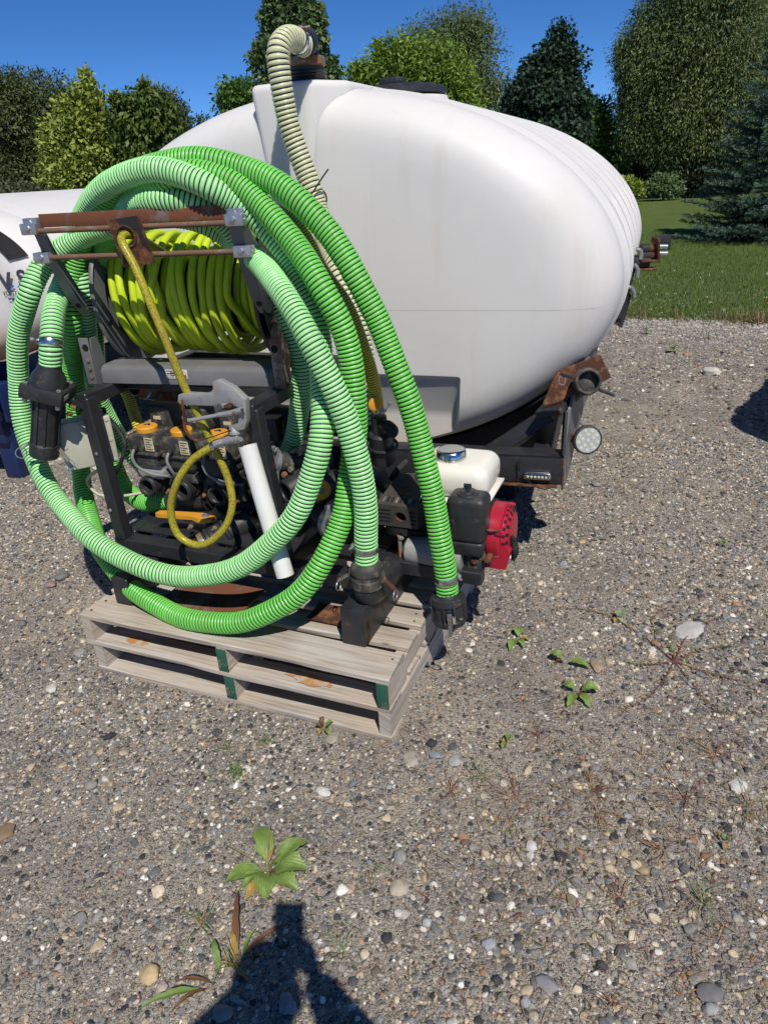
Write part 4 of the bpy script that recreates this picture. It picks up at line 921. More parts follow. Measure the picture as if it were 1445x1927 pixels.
# ================================================================== PUMP SKID (black steel frame)
ps = thing('pump_skid', 'black steel pump skid frame standing on the pallets under the hose reel', 'frame', fp(-.65, .6, DECK))
def pbar(name, a, b, w_=.048, h=.048, mt='black_paint', up=(0, 0, 1), bev=.004, parent=None):
    mb = MB(); mb.bar(a, b, w_, h, up, bev); return obj(name, mb, M[mt], parent or ps)
pbar('runner', fp(-1.10, .10, DECK + .058), fp(-1.10, 1.0, DECK + .058), .075, .11)
tb = LZ = None
# the fat square tube that pokes out at the front right
a = q(664, 1172, .135); rz = a[2]
mb = MB(); uu = float((a - PA) @ PU)
mb.box(fp(uu, .515, DECK + .070), (.086, .77, .138), AXP, .006); rn = obj('runner', mb, M['black_paint'], ps)
mb = MB(); mb.box(fp(uu + .0425, .16, DECK + .05), (.001, .03, .085), AXP); obj('rust_patch', mb, M['rust'], rn)
CB = DECK + .118
for w_, z_ in ((.30, CB + .03), (.62, CB + .03), (.95, CB + .03)): pbar('cross_beam', fp(-1.25, w_, z_), fp(-.10 if w_ < .5 else .10, w_, z_), .06, .056)
pl0 = fp(-1.215, .29, CB + .056); pl1 = fp(-1.235, .29, .985)
pbar('post', pl0, pl1); pbar('post', fp(-.50, .30, CB + .056), fp(-.545, .30, .985))
pbar('post', fp(-1.22, .93, CB + .056), fp(-1.24, .93, .985)); pbar('post', fp(-.52, .93, CB + .056), fp(-.56, .93, .985))
pbar('top_rail', fp(-1.238, .265, 1.0 - .022), fp(-1.238, .96, 1.0 - .022)); pbar('top_rail', fp(-.556, .275, 1.0 - .022), fp(-.556, .96, 1.0 - .022))
pbar('top_rail', fp(-1.212, .93, .978), fp(-.582, .93, .978)); pbar('top_rail', fp(-1.212, .50, .978), fp(-.582, .50, .978), .05, .03)
pbar('side_beam', fp(-1.22, .33, CB + .035), fp(-1.22, .92, CB + .035), .05, .06); pbar('side_beam', fp(-.51, .33, CB + .035), fp(-.51, .92, CB + .035), .05, .06)
mb = MB(); mb.plate_hole((.34, .22), .014, fp(-.80, .22, DECK + .012), (PU, PW, PZ), .008, 20, (.04, -.03)); obj('base_plate', mb, M['rusty_grey'], ps)
mb = MB(); mb.box(fp(-.32, .26, DECK + .012), (.14, .10, .008), AXP, .001); obj('base_plate', mb, M['rust'], ps)
mb = MB(); mb.box(fp(-.88, .52, CB + .063), (.62, .36, .006), AXP, .001); obj('drip_tray', mb, M['black_paint'], ps)
mb = MB(); mb.box(fp(.03, .62, CB + .063), (.34, .30, .008), AXP, .001); obj('engine_plate', mb, M['black_paint'], ps)
for w_ in (.44, .76):
    pbar('outrigger', fp(-.3, w_, CB + .030), fp(.18, w_, CB + .030), .05, .05)
for z_ in (.78, .55):
    mb = MB(); mb.hexbolt(fp(-1.222, .262, z_), -PW, .007, .004); obj('bolt', mb, M['zinc'], ps)

# ================================================================== HOSE REEL
hr = thing('hose_reel', 'grey steel hose reel with rusty guide bar bolted on top of the black frame', 'hose reel', fr(.35, .25, 0))
RL = .715
mb = MB(); prof = [(0, 0), (0, .046), (.012, .060), (.03, .064), (.13, .064), (.13, .058), (.034, .058), (.018, .054), (.006, .044), (.006, 0)]
mb.prism(prof, fr(RL / 2, .0, .0), (RD, PZ, RX), RL - .03); ch = obj('base_channel', mb, M['grey_steel'], hr, smooth=50)
mb = MB(); lp = q(330, 689, .44); lx = float((lp - RO) @ RX); mb.box(fr(lx, -.0012, .038), (.088, .002, .034), AXR, .0006); lbl = obj('label_plate', mb, M['label_white'], ch)
mb = MB(); mb.box(fr(lx + .020, -.0026, .030), (.036, .001, .012), AXR); obj('label_print', mb, M['logo_red'], lbl)
for i in range(4):
    mb = MB(); mb.box(fr(lx - .012 + (i % 2) * .008, -.0026, .050 - i * .006 + (.003 if i > 1 else 0)), (.05 - .012 * (i % 2), .001, .0022), AXR); obj('label_print', mb, M['logo_grey'], lbl)
hub_y, hub_z, FRD = .262, .288, .262
for sx, xx in ((-1, .0), (1, RL)):
    # side plate: foot bracket, web up to the hub, and forward arm carrying the guide
    mb = MB()
    foot = [(-.018, -.004), (.05, -.004), (.045, .13), (.03, .165), (.0, .165), (-.018, .06)] if sx < 0 else [(-.018, -.004), (.10, -.004), (.13, .10), (.09, .19), (.03, .215), (.0, .19), (-.018, .06)]
    mb.prism(foot, fr(xx - sx * .0, 0, 0), (RD, PZ, RX), .006)
    mb.box(fr(xx + sx * .016 - (.0 if sx > 0 else 0), -.018, .085), (.040, .006, .17), AXR, .002)
    bk = obj('foot_bracket', mb, M['bare_steel'] if sx > 0 else M['grey_steel'], hr)
    for zz in (.028, .058, .088):
        mb = MB(); mb.hexbolt(fr(xx + sx * .012, -.021, zz), -RD, .008, .005); obj('bolt', mb, M['bare_steel'], bk)
    mb = MB(); mb.lathe(fr(xx + sx * .012, -.0215, .135), -RD, [(0, .013), (.0006, .0128)], 16); obj('bolt_hole', mb, M['black_band'], bk)
    mb = MB(); web = [(.17, .02), (.35, .02), (hub_y + .05, hub_z + .04), (hub_y - .05, hub_z + .04)] if sx < 0 else [(.03, .15), (.12, .13), (.40, .13), (.42, .18), (hub_y + .06, hub_z + .05), (hub_y - .05, hub_z + .06), (.07, .30), (.0, .30), (-.02, .27)]
    mb.prism(web, fr(xx - sx * .012, 0, 0), (RD, PZ, RX), .006); mb.box(fr(xx + sx * .006, .09, .2675 if sx < 0 else .2975), (.05, .20, .005), AXR, .001); obj('side_plate', mb, M['grey_steel'] if sx < 0 else M['black_paint'], hr)
    mb = MB(); arm = [(-.005, .25), (.030, .275), (.012, .33), (-.055, .45), (-.105, .565), (-.150, .565), (-.118, .45), (-.055, .31)]
    mb.prism(arm, fr(xx + sx * .006, 0, 0), (RD, PZ, RX), .006)
    mb.add([fr(xx + sx * .003, y, z) for y, z in ((-.150, .565), (-.118, .45), (-.055, .31), (-.005, .25))] + [fr(xx - sx * .032, y, z) for y, z in ((-.150, .565), (-.118, .45), (-.055, .31), (-.005, .25))],
           [(0, 1, 5, 4), (1, 2, 6, 5), (2, 3, 7, 6)]); ar = obj('guide_arm', mb, M['grey_steel'], hr)
    mb = MB(); mb.lathe(fr(xx - sx * .014, -.0375, .285) - RD * .0012, -RD + PZ * -.5, [(0, .010), (.0006, .0098)], 14); obj('bolt_hole', mb, M['black_band'], ar)
    # flange: ribbed dish
    fx = xx - sx * .045; mb = MB(); d_ = RX * -sx
    mb.lathe(fr(fx, hub_y, hub_z), d_, [(.0, .03), (.0, .10), (-.012, .115), (-.012, .165), (.004, .185), (.004, FRD - .012), (.010, FRD - .004), (.004, FRD), (-.004, FRD), (-.004, FRD - .014), (-.006, .185), (-.02, .165), (-.02, .115), (-.01, .09), (-.01, .03)], 56, caps=False)
    fl = obj('flange', mb, M['grey_steel'] if sx < 0 else M['black_paint'], hr)
    for i in range(6):
        a_ = i * 6.283 / 6 + .4; p_ = fr(fx, hub_y, hub_z) + (RD * math.cos(a_) + PZ * math.sin(a_)) * .21 + d_ * .0045
        mb = MB(); mb.lathe(p_, d_, [(0, .010), (.0005, .0098)], 12); obj('flange_hole', mb, M['black_band'], fl)
    mb = MB(); mb.cyl(fr(fx - sx * .01, hub_y, hub_z), fr(fx + sx * .05, hub_y, hub_z), .04, 18, bev=.004); obj('bearing', mb, M['black_plastic'], hr)
    # guide blocks and rods
    for zz, yy_ in ((.560, -.140), (.545, -.155), (.455, -.128)):
        mb = MB(); mb.box(fr(xx + sx * .002, yy_, zz), (.052 if zz > .55 else .06, .034, .034), AXR, .004); gb = obj('clamp_block', mb, M['zinc'], hr)
        mb = MB(); mb.cyl(fr(xx + sx * .032, yy_, zz - .002), fr(xx + sx * .0335, yy_, zz - .002), .010, 14); mb.hexbolt(fr(xx, yy_ - .017, zz + .003), -RD, .009, .006); obj('bolt', mb, M['zinc'], gb)
mb = MB(); mb.cyl(fr(.03, hub_y, hub_z), fr(RL - .03, hub_y, hub_z), .142, 32); obj('drum', mb, M['black_paint'], hr)
mb = MB(); mb.box(fr(RL / 2 - .005, -.142, .567), (RL - .065, .006, .040), AXR, .0015); obj('guide_bar', mb, M['rusty_grey'], hr)
for zz, yy_ in ((.538, -.158), (.455, -.131)):
    mb = MB(); mb.cyl(fr(.0, yy_, zz), fr(RL, yy_, zz), .0085, 14, bev=.001); obj('guide_rod', mb, M['rod_steel'], hr)
gpn = q(254, 457, .29); gx_ = float((gpn - RO) @ RX)
tl = RX * math.cos(.06) + PZ * -math.sin(.06) * -1; gz = np.cross(RX, RD); gax = (RX, PZ * .985 - RD * -.17, np.cross(RX, PZ * .985 + RD * .17))
gax = (RX * .995 + PZ * .09, PZ * .98 + RD * -.15 - RX * .09, None); n_ = np.cross(gax[0], gax[1]); gax = (gax[0], gax[1], n_ / np.linalg.norm(n_))
GH = fr(gx_, -.172, .497)
mb = MB(); mb.plate_hole((.112, .142), .030, GH, gax, .007, 28, (-.008, .018)); gpl = obj('guide_plate', mb, M['rust'], hr, smooth=20)
mb = MB(); mb.torus(GH + gax[0] * -.008 + gax[1] * .018 - gax[2] * -.003, gax[2], .031, .004, 28, 8); obj('eye_ring', mb, M['rust'], gpl)
mb = MB(); mb.prism([(-.020, .071), (.048, .071), (.05, .02), (.055, -.03), (.038, -.01), (.034, .035), (.004, .040), (-.016, .052)], GH + gax[2] * .0045, gax, .0012); obj('paint_patch', mb, M['black_paint'], gpl, smooth=10)
# the hose wound on the drum: one long helix that climbs over itself
P = []
x = .075; turns = 0
rw = np.random.default_rng(21)
wr = []
x = .098
while x < RL - .09:
    wr.append(x); x += rw.uniform(.0275, .039)
P = []; rad = .172; seq = wr + [w_ + rw.normal() * .006 for w_ in wr[::-1]][2:]
for i, wx_ in enumerate(seq):
    rr = (.150 if i < len(wr) else .198) + rw.normal() * .011; nx_ = seq[i + 1] if i + 1 < len(seq) else wx_; sk1, sk2 = rw.normal() * .012, rw.normal() * .010
    for k_ in range(16):
        a_ = 6.283 * k_ / 16; f_ = k_ / 16
        x_ = wx_ + (nx_ - wx_) * f_ ** 3 + sk1 * math.sin(a_) + sk2 * math.sin(2 * a_)
        sag = .010 * max(0, -math.sin(a_)) if i >= len(wr) else 0
        P.append(fr(x_, hub_y - (rr + sag) * math.cos(a_), hub_z + (rr + sag * 1.4) * math.sin(a_)))
mb = MB(); mb.tube(P, .0138, 10, samples=len(P) * 2); tag(obj('wound_hose', mb, M['hose_wound'], loc=fr(.35, hub_y, hub_z - .2), smooth=60), 'bright yellow green spray hose wound in many turns on the reel drum', 'hose')
# its free end: out through the rusty eye, down in front, a loop, and up to the gun
gun = q(404, 838, .19)
LP = [fr(gx_ - .008, .00, .45), GH + gax[0] * -.008 + gax[1] * .018 + RD * .03, GH + gax[0] * -.006 + gax[1] * .014 - RD * .035, q(256, 505, .215), q(283, 570, .20), q(312, 640, .19), q(345, 722, .20), q(378, 790, .215), q(410, 855, .225), q(432, 910, .22), q(437, 955, .20), q(418, 1000, .175), q(376, 1026, .15), q(337, 1008, .14), q(322, 960, .14), q(334, 908, .15), q(362, 866, .17), gun, gun + (gun - q(390, 848, .185)) * .6]
mb = MB(); mb.tube(LP, .0128, 12, samples=150); ld = tag(obj('lead_hose', mb, M['hose_lead'], loc=tuple(q(376, 1026, .15)), smooth=60), 'weathered yellow spray hose looping down from the rusty eye to the gun', 'hose')

# ================================================================== SPRAY GUN AND ITS HOLDER
GX = PU; GZ = PZ; gaxs = (PU, PZ, PW)
sg = thing('spray_gun', 'pitted aluminium spray gun with rusty trigger hooked in the white pipe', 'spray gun', q(455, 845, .20))
def gpoly(lst, w_): return [((q(x, y, w_) - PA) @ PU, q(x, y, w_)[2]) for x, y in lst]
mb = MB(); mb.prism([(340, 739)] and gpoly([(340, 741), (352, 738), (388, 740), (400, 737), (405, 731), (404, 716), (415, 713), (442, 727), (466, 750), (468, 790), (464, 806), (438, 812), (434, 800), (452, 795), (455, 768), (440, 757), (420, 757), (405, 762), (345, 760), (339, 755)][::-1], .20), PA + PW * .20, (PU, PZ, PW), .026)
bmx = bmesh.new(); vs = [bmx.verts.new(v) for v in mb.v]; [bmx.faces.new([vs[i] for i in f]) for f in mb.f]; bmesh.ops.recalc_face_normals(bmx, faces=bmx.faces[:]); bmesh.ops.bevel(bmx, geom=[e for e in bmx.edges if len(e.link_faces) == 2 and e.calc_face_angle(0) > .6], offset=.0028, segments=2, affect='EDGES', profile=.5); bmx.verts.index_update()
mb = MB(); mb.add([tuple(v.co) for v in bmx.verts], [[v.index for v in f.verts] for f in bmx.faces]); bmx.free(); obj('body', mb, M['cast_alu'], sg)
mb = MB(); mb.bar(q(354, 792, .185), q(412, 781, .185), .014, .012, bev=.004); mb.tube([q(410, 781, .183), q(432, 778, .182), q(458, 771, .182)], [.0075, .009, .010], 8); tr = obj('trigger', mb, M['cast_alu'], sg)
for x_, y_ in ((440, 777), (456, 771)):
    mb = MB(); mb.cyl(q(x_, y_, .174), q(x_, y_, .168), .005, 10, bev=.001); obj('rivet', mb, M['rust'], tr)
mb = MB(); mb.bar(q(424, 765, .188), q(437, 763, .188), .02, .012, bev=.003); obj('latch', mb, M['rust'], sg)
mb = MB(); pts_ = catmull([q(343, 752, .183), q(346, 775, .180), q(349, 805, .178), q(358, 822, .178), q(372, 828, .178), q(400, 822, .18), q(436, 809, .185)], 40)
for i in range(len(pts_) - 1):
    a_, b_ = pts_[i], pts_[i + 1]; d_ = (b_ - a_) / np.linalg.norm(b_ - a_); n1 = np.cross(d_, PW) * .0014
    o = len(mb.v); h_ = PW * .006
    mb.v += [tuple(a_ - h_ - n1), tuple(a_ + h_ - n1), tuple(b_ + h_ - n1), tuple(b_ - h_ - n1), tuple(a_ - h_ + n1), tuple(a_ + h_ + n1), tuple(b_ + h_ + n1), tuple(b_ - h_ + n1)]
    mb.f += [(o, o + 1, o + 2, o + 3), (o + 7, o + 6, o + 5, o + 4), (o, o + 3, o + 7, o + 4), (o + 1, o + 5, o + 6, o + 2)]; mb.m += [0] * 4
obj('trigger_guard', mb, M['rust'], sg)
mb = MB(); ga, gb_ = q(406, 836, .19), q(452, 822, .20); gd = (gb_ - ga) / np.linalg.norm(gb_ - ga); L_ = np.linalg.norm(gb_ - ga)
mb.lathe(ga, gd, [(-.004, .012), (.004, .015), (.010, .015)], 14); mb.lathe(ga + gd * .012, gd, [(0, .0155), (.022, .0155), (.024, .012)], 6); mb.lathe(ga + gd * .036, gd, [(0, .013), (.006, .017), (L_ - .036, .016)], 14); obj('swivel', mb, M['cast_alu'], sg)
mb = MB(); mb.lathe(q(441, 800, .2), q(447, 840, .2) - q(441, 800, .2), [(0, .012), (.012, .017), (.018, .021), (.026, .021), (.03, .016), (.055, .014)], 16); obj('nozzle_nut', mb, M['cast_alu'], sg)
mb = MB(); hc = LP[-2] - (gun - q(390, 848, .185)) * .1; mb.lathe(hc, gd, [(-.006, .0145), (-.006, .0155), (.006, .0155), (.006, .0145)], 18, caps=False); mb.hexbolt(hc + PZ * .013, PW, .005, .012); obj('hose_clamp', mb, M['band'], ld)
pv0, pv1 = q(466, 838, .215), q(537, 1083, .150); pd = (pv1 - pv0) / np.linalg.norm(pv1 - pv0); PL = float(np.linalg.norm(pv1 - pv0))
mb = MB(); mb.lathe(pv0, pd, [(.05, 1e-4), (.05, .0258), (.0, .0258), (.0, .0302), (PL, .0302), (PL, .0258), (PL - .08, .0258), (PL - .08, 1e-4)], 26, caps=False)
pv = thing('pipe_holder', 'white plastic pipe strapped slanting to the frame as gun holder', 'pipe', pv0); obj('pipe', mb, M['pvc'], pv)
mb = MB(); mb.lathe(pv0 + pd * (PL * .66), pd, [(0, .0306), (0, .0325), (.016, .0325), (.016, .0306)], 26, caps=False); obj('strap', mb, M['grey_steel'], pv)

# ================================================================== BIG RINGED HOSES
def ringed(name, label, pts_, Rr, pitch, mts, group=None, n=16):
    P = catmull(pts_, 600); L = plen(P); rings = int(L / pitch); st = [0, .29, .38, .64, .90]; rad = [.935, .935, .990, 1.010, .990]
    k = len(st); tt = np.array([(i + s_) for i in range(rings) for s_ in st]) * (1.0 / rings)
    rr = np.array(rad * rings) * Rr; m_ = len(tt)
    P = catmull(pts_, m_ + k); sl = np.linspace(0, L, m_ + k); env = np.minimum(1, np.minimum(sl, L - sl) / .2)
    for q_ in range(3): P[:, q_] += env * (.0028 * np.sin(sl * 9.1 + 2.1 * q_ + L) + .0016 * np.sin(sl * 21.7 + q_ * 1.3))
    X_, Y_, _ = frames(P); base_s = np.linspace(0, 1, m_ + k)
    ang = np.arange(n) * 2 * np.pi / n; s_ = np.clip(tt[:, None] + ang[None, :] / (2 * np.pi) / rings, 0, 1)     # a true helix: the ring climbs one pitch a turn
    def I(A): return np.stack([np.interp(s_, base_s, A[:, j]) for j in range(3)], -1)
    wob = 1 + .012 * np.sin(tt * L * 11)[:, None, None] + .006 * rng.normal(size=(m_, 1, 1))
    V = I(P) + (I(X_) * np.cos(ang)[None, :, None] + I(Y_) * np.sin(ang)[None, :, None]) * rr[:, None, None] * wob
    V = V.reshape(-1, 3); idx = np.arange(m_)[:, None] * n + np.arange(n)[None, :]; Fs, mi = [], []
    nxt = np.concatenate([idx[:, 1:], np.full((m_, 1), -1)], 1)
    nxt[:, -1] = np.where(np.arange(m_) + k < m_, (np.arange(m_) + k) * n, -1)
    A, Bq, Cq, Dq = idx[:-1].ravel(), nxt[:-1].ravel(), nxt[1:].ravel(), idx[1:].ravel()
    ok = (Bq >= 0) & (Cq >= 0); Fq = np.stack([A, Bq, Cq, Dq], 1)[ok]; mi = np.repeat((np.arange(m_ - 1) % k == 0).astype(int), n)[ok]
    loc = P[len(P) // 2]; me = mesh_np('rubber_tube', V - loc, Fq, 4, mi, True); root = thing(name, label, 'hose', loc, group)
    o = link('rubber_tube', me, list(mts), root); return root, P
def band(name, P, f, Rr, wd, parent, mt='band', screw=None):
    """hose clamp round the hose at fraction f"""
    i = int(f * (len(P) - 1)); t_ = P[min(i + 1, len(P) - 1)] - P[max(i - 1, 0)]; t_ /= np.linalg.norm(t_)
    mb = MB(); mb.lathe(P[i] - t_ * wd / 2, t_, [(0, Rr * .97), (0, Rr * 1.03), (.001, Rr * 1.045), (wd - .001, Rr * 1.045), (wd, Rr * 1.03), (wd, Rr * .97)], 28, caps=False); b = obj(name, mb, M[mt], parent)
    if screw is not None:
        d = np.array(screw, float); d -= t_ * (d @ t_); d /= np.linalg.norm(d); s_ = np.cross(t_, d); c_ = P[i] + d * Rr * 1.12
        mb = MB(); mb.box(c_ - s_ * .004, (.022, wd * .8, .012), (s_, t_, d), .002); mb.cyl(c_ - s_ * .03, c_ + s_ * .045, .0042, 8); mb.hexbolt(c_ + s_ * .045, s_, .0065, .008); obj('clamp_screw', mb, M['zinc'], b)
    return b
HR_ = .0375
mint_pts = [q(96, 692, .21), q(97, 650, .22), q(101, 600, .27), q(111, 550, .37), q(131, 500, .48), q(165, 440, .47), q(215, 400, .44), q(290, 376, .34), q(360, 385, .36), q(425, 420, .43),
            q(500, 520, .52), q(560, 650, .56), q(560, 800, .60), q(500, 930, .66), q(400, 960, .72), q(290, 900, .72), q(200, 780, .62), q(168, 660, .52), q(160, 560, .46), q(146, 480, .46), q(152, 415, .42), q(200, 352, .35), q(262, 325, .33), q(320, 324, .32),
            q(385, 345, .32), q(440, 376, .36), q(500, 430, .39), q(552, 500, .40), q(592, 590, .37), q(607, 690, .31), q(605, 790, .22), q(590, 885, .17), q(553, 975, .13), q(490, 1042, .11), q(410, 1078, .10), q(330, 1083, .10), q(245, 1058, .09), q(165, 1005, .11), q(95, 920, .20), q(52, 820, .28), q(34, 720, .31), q(36, 630, .31), q(58, 552, .32), q(92, 492, .39), q(150, 447, .43), q(215, 425, .42),
            q(300, 408, .43), q(380, 418, .45), q(435, 448, .48), q(484, 490, .39), q(532, 552, .27), q(578, 630, .21), q(620, 710, .205), q(652, 795, .205), q(676, 880, .20), q(687, 960, .20), q(690, 1045, .20), q(690, 1072, .20)]
mint, MP = ringed('suction_hose', 'pale mint green ringed hose coiled over the reel, foremost of the coil', mint_pts, HR_, .0128, (M['hose_mint'], M['hose_ring']), 'green ringed hoses of the coil')
band('hose_clamp', MP, .0085, HR_, .022, mint, 'band', -PU * 1 - PW * .5); band('hose_clamp', MP, .9925, HR_, .020, mint, 'band', -PU * .9 - PZ * 0 + PW * .1)
green_pts = [q(842, 1128, .33), q(838, 1080, .335), q(826, 990, .345), q(803, 880, .36), q(772, 770, .375), q(738, 670, .385), q(697, 570, .385), q(648, 480, .375), q(590, 405, .38), q(525, 350, .39), q(455, 318, .40), q(385, 303, .39), q(320, 305, .38),
             q(255, 325, .38), q(195, 375, .38), q(160, 440, .44), q(140, 520, .44), q(133, 600, .40), q(138, 690, .46), q(146, 780, .47), q(150, 870, .45), q(162, 950, .36), q(190, 1030, .22), q(240, 1098, .14), q(310, 1147, .085), q(390, 1172, .055), q(470, 1167, .06), q(545, 1128, .09), q(605, 1060, .15), q(642, 980, .22), q(662, 890, .28),
             q(668, 800, .31), q(662, 700, .32), q(640, 610, .32), q(600, 530, .315), q(548, 450, .345), q(490, 385, .365), q(430, 340, .365), q(370, 326, .36), q(310, 340, .34), q(250, 370, .40), q(205, 440, .48), q(180, 540, .56), q(180, 680, .60), q(200, 820, .60), q(228, 905, .56), q(265, 943, .50), q(300, 942, .48), q(345, 940, .47)]
grn, GP_ = ringed('suction_hose', 'brighter grass green ringed hose hanging furthest right with a black cam coupler', green_pts, HR_, .0128, (M['hose_green'], M['hose_ring']), 'green ringed hoses of the coil')
band('hose_clamp', GP_, .0095, HR_, .022, grn, 'band', PU * .6 + PW * .4)
yel_pts = [q(711, 778, .50), q(706, 740, .49), q(696, 690, .47), q(680, 640, .44), q(650, 570, .43), q(604, 505, .46), q(560, 428, .47), q(505, 388, .46), q(455, 358, .45), q(400, 348, .45), q(330, 356, .46), q(260, 372, .47), q(190, 410, .46), q(150, 470, .47), q(136, 540, .49), q(140, 620, .55), q(175, 690, .60), q(222, 715, .60), q(240, 742, .58), q(252, 775, .56), q(262, 806, .54), q(268, 825, .54)]
yel, YP = ringed('suction_hose', 'thin yellow hose with fine black rings threaded between the green coils', yel_pts, .0225, .0082, (M['hose_yellow'], M['hose_ring']))
band('hose_clamp', YP, .006, .0225, .016, yel, 'band', PU)
band('hose_clamp', YP, .994, .0225, .016, yel, 'bare_steel', -PW)
EL = np.array(yy(566, 82, 3.20))
pale_pts = [EL + np.array([.02, .03, -.004]), EL, np.array(yy(553, 73, 3.16)), np.array(yy(536, 76, 3.10)), np.array(yy(526, 100, 3.06)), np.array(yy(529, 150, 3.05)), np.array(yy(540, 215, 3.06)), np.array(yy(559, 280, 3.06)), np.array(yy(581, 345, 3.05)), np.array(yy(603, 410, 3.02)), q(632, 500, .74), q(665, 600, .70), q(690, 700, .66), q(705, 800, .62)]
pale, PP = ringed('suction_hose', 'cream ringed hose running from the tank fitting down behind the coil', pale_pts, .042, .0165, (M['hose_pale'], M['hose_ring']))
band('hose_clamp', PP, .030, .042, .016, pale, 'band', PZ)
mb = MB(); ct = [np.array(yy(x, y, 2.985)) for x, y in ((618, 318), (604, 338), (590, 360), (583, 370))]; mb.tube(ct, .0032, 6); mb.torus(np.array(yy(592, 376, 3.04)), PP[int(.62 * len(PP))] - PP[int(.6 * len(PP))], .0475, .003, 28, 6)
tag(obj('cable_tie', mb, M['black_band'], loc=tuple(ct[-1])), 'black cable tie with its tail sticking up on the cream hose', 'cable tie')
# black elbow and clamp on the tank's fitting block
tf = thing('tank_fitting', 'black threaded elbow with band clamp on top of the white tank', 'fitting', np.array(yy(578, 153, 3.42)))
fb0 = np.array(yy(578, 156, 3.40)); ztop = TO[2] + TB + .012; fb0[2] = ztop - .01
mb = MB(); mb.lathe(fb0, PZ, [(0, .090), (.012, .090), (.016, .080), (.022, .084), (.028, .078), (.034, .082), (.040, .076), (.046, .08), (.052, .070), (.075, .070)], 28); obj('threaded_neck', mb, M['black_plastic'], tf)
mb = MB(); mb.lathe(fb0 + PZ * .066, PZ, [(0, .076), (.004, .082), (.030, .082), (.034, .076)], 28); mb.box(fb0 + PZ * .083 - np.array([0, .085, 0]), (.05, .018, .022), AXW, .004); bc = obj('band_clamp', mb, M['bare_steel'], tf)
mb = MB(); mb.tube([fb0 + PZ * .08, fb0 + PZ * .13 + np.array([-.006, -.02, 0]), EL * .55 + (fb0 + PZ * .17) * .45 + np.array([.01, .02, .0]), EL + np.array([.012, .02, 0])], [.066, .060, .052, .044], 22, samples=16); obj('elbow', mb, M['black_plastic'], tf)
mb = MB(); sA, sB = np.array(yy(540, 57, 3.19)), np.array(yy(581, 51, 3.18)); mb.cyl(sA, sB, .005, 8); mb.hexbolt(sB, sB - sA, .007, .006); mb.box((sA * .7 + sB * .3) - PZ * .004, (.045, .016, .018), AXW, .003); obj('clamp_screw', mb, M['bare_steel'], tf)

# ================================================================== COUPLERS ON THE HOSE ENDS
def cam_ring(p, parent, axis=(.5, -.8, .2), r=.019):
    mb = MB(); mb.torus(p, axis, r, .0018, 24, 6); return obj('pull_ring', mb, M['zinc'], parent)
# left: flanged black coupler hanging on the frame
CT = q(94, 690, .21); CBt = q(84, 856, .18); ca = (CBt - CT) / np.linalg.norm(CBt - CT); CL = float(np.linalg.norm(CBt - CT))
fc = thing('flanged_coupler', 'black flanged pipe coupler with square bolted flange at the left hose end', 'coupler', CBt)
mb = MB(); mb.lathe(CT - ca * .01, ca, [(0, .038), (.02, .041), (.045, .056), (.072, .060)], 28); obj('cone', mb, M['black_plastic'], fc)
sx_ = PU * .93 + PW * .36; sx_ -= ca * (sx_ @ ca); sx_ /= np.linalg.norm(sx_); sy_ = np.cross(ca, sx_)
mb = MB(); mb.box(CT + ca * .088, (.148, .136, .050), (sx_, sy_, ca), .008); fl_ = obj('flange', mb, M['black_plastic'], fc)
for i in (-1, 1):
    for j in (-1, 1):
        for e in (-1, 1):
            mb = MB(); mb.hexbolt(CT + ca * (.088 + e * .026) + sx_ * .056 * i + sy_ * .050 * j, ca * e, .0085, .008 + (.006 if e > 0 else 0)); obj('bolt', mb, M['zinc'], fl_)
mb = MB(); mb.box(CT + ca * .083 + sx_ * .0746 + sy_ * .03, (.0015, .038, .016), (sx_, sy_, ca), .0005); obj('label_plate', mb, M['label_white'], fl_)
mb = MB(); mb.lathe(CT + ca * .11, ca, [(0, .044), (CL - .165, .044), (CL - .16, .051), (CL - .112, .051), (CL - .11, .046), (CL - .11, .038), (CL - .16, .036)], 28)
for i in range(10):
    a_ = 6.283 * i / 10; d_ = sx_ * math.cos(a_) + sy_ * math.sin(a_); mb.bar(CT + ca * .115 + d_ * .045, CT + ca * (CL - .056) + d_ * .045, .008, .009, up=d_, bev=.001)
bd_ = obj('body', mb, M['black_plastic'], fc)
for d_, nm in ((-sx_, 0), (sx_, 1)):
    p0 = CT + ca * (CL - .04) + d_ * .050; p1 = p0 + ca * .045 + d_ * .036 + sy_ * -.01
    mb = MB(); mb.bar(p0, p1, .018, .006, up=d_, bev=.002); am = obj('cam_arm', mb, M['cast_alu'], fc); cam_ring(p1 + ca * .016, am, (.6, -.75, .2))
    mb = MB(); mb.cyl(p0 - sy_ * .014, p0 + sy_ * .014, .004, 8); obj('pin', mb, M['rust'], am)
mb = MB(); mb.bar(CT + ca * .10 + sx_ * .05, fp(-1.235, .30, .93), .03, .02); obj('bracket', mb, M['black_paint'], fc)
mb = MB(); mb.cyl(CT + ca * .125 + sx_ * .075, CT + ca * .125 + sx_ * .10, .008, 8); mb.hexbolt(CT + ca * .15 + sx_ * .085, -PW, .008, .02); obj('hex_fitting', mb, mat('brass', (.45, .30, .10), (.35, .22, .08), 30, .35, .8), fc)
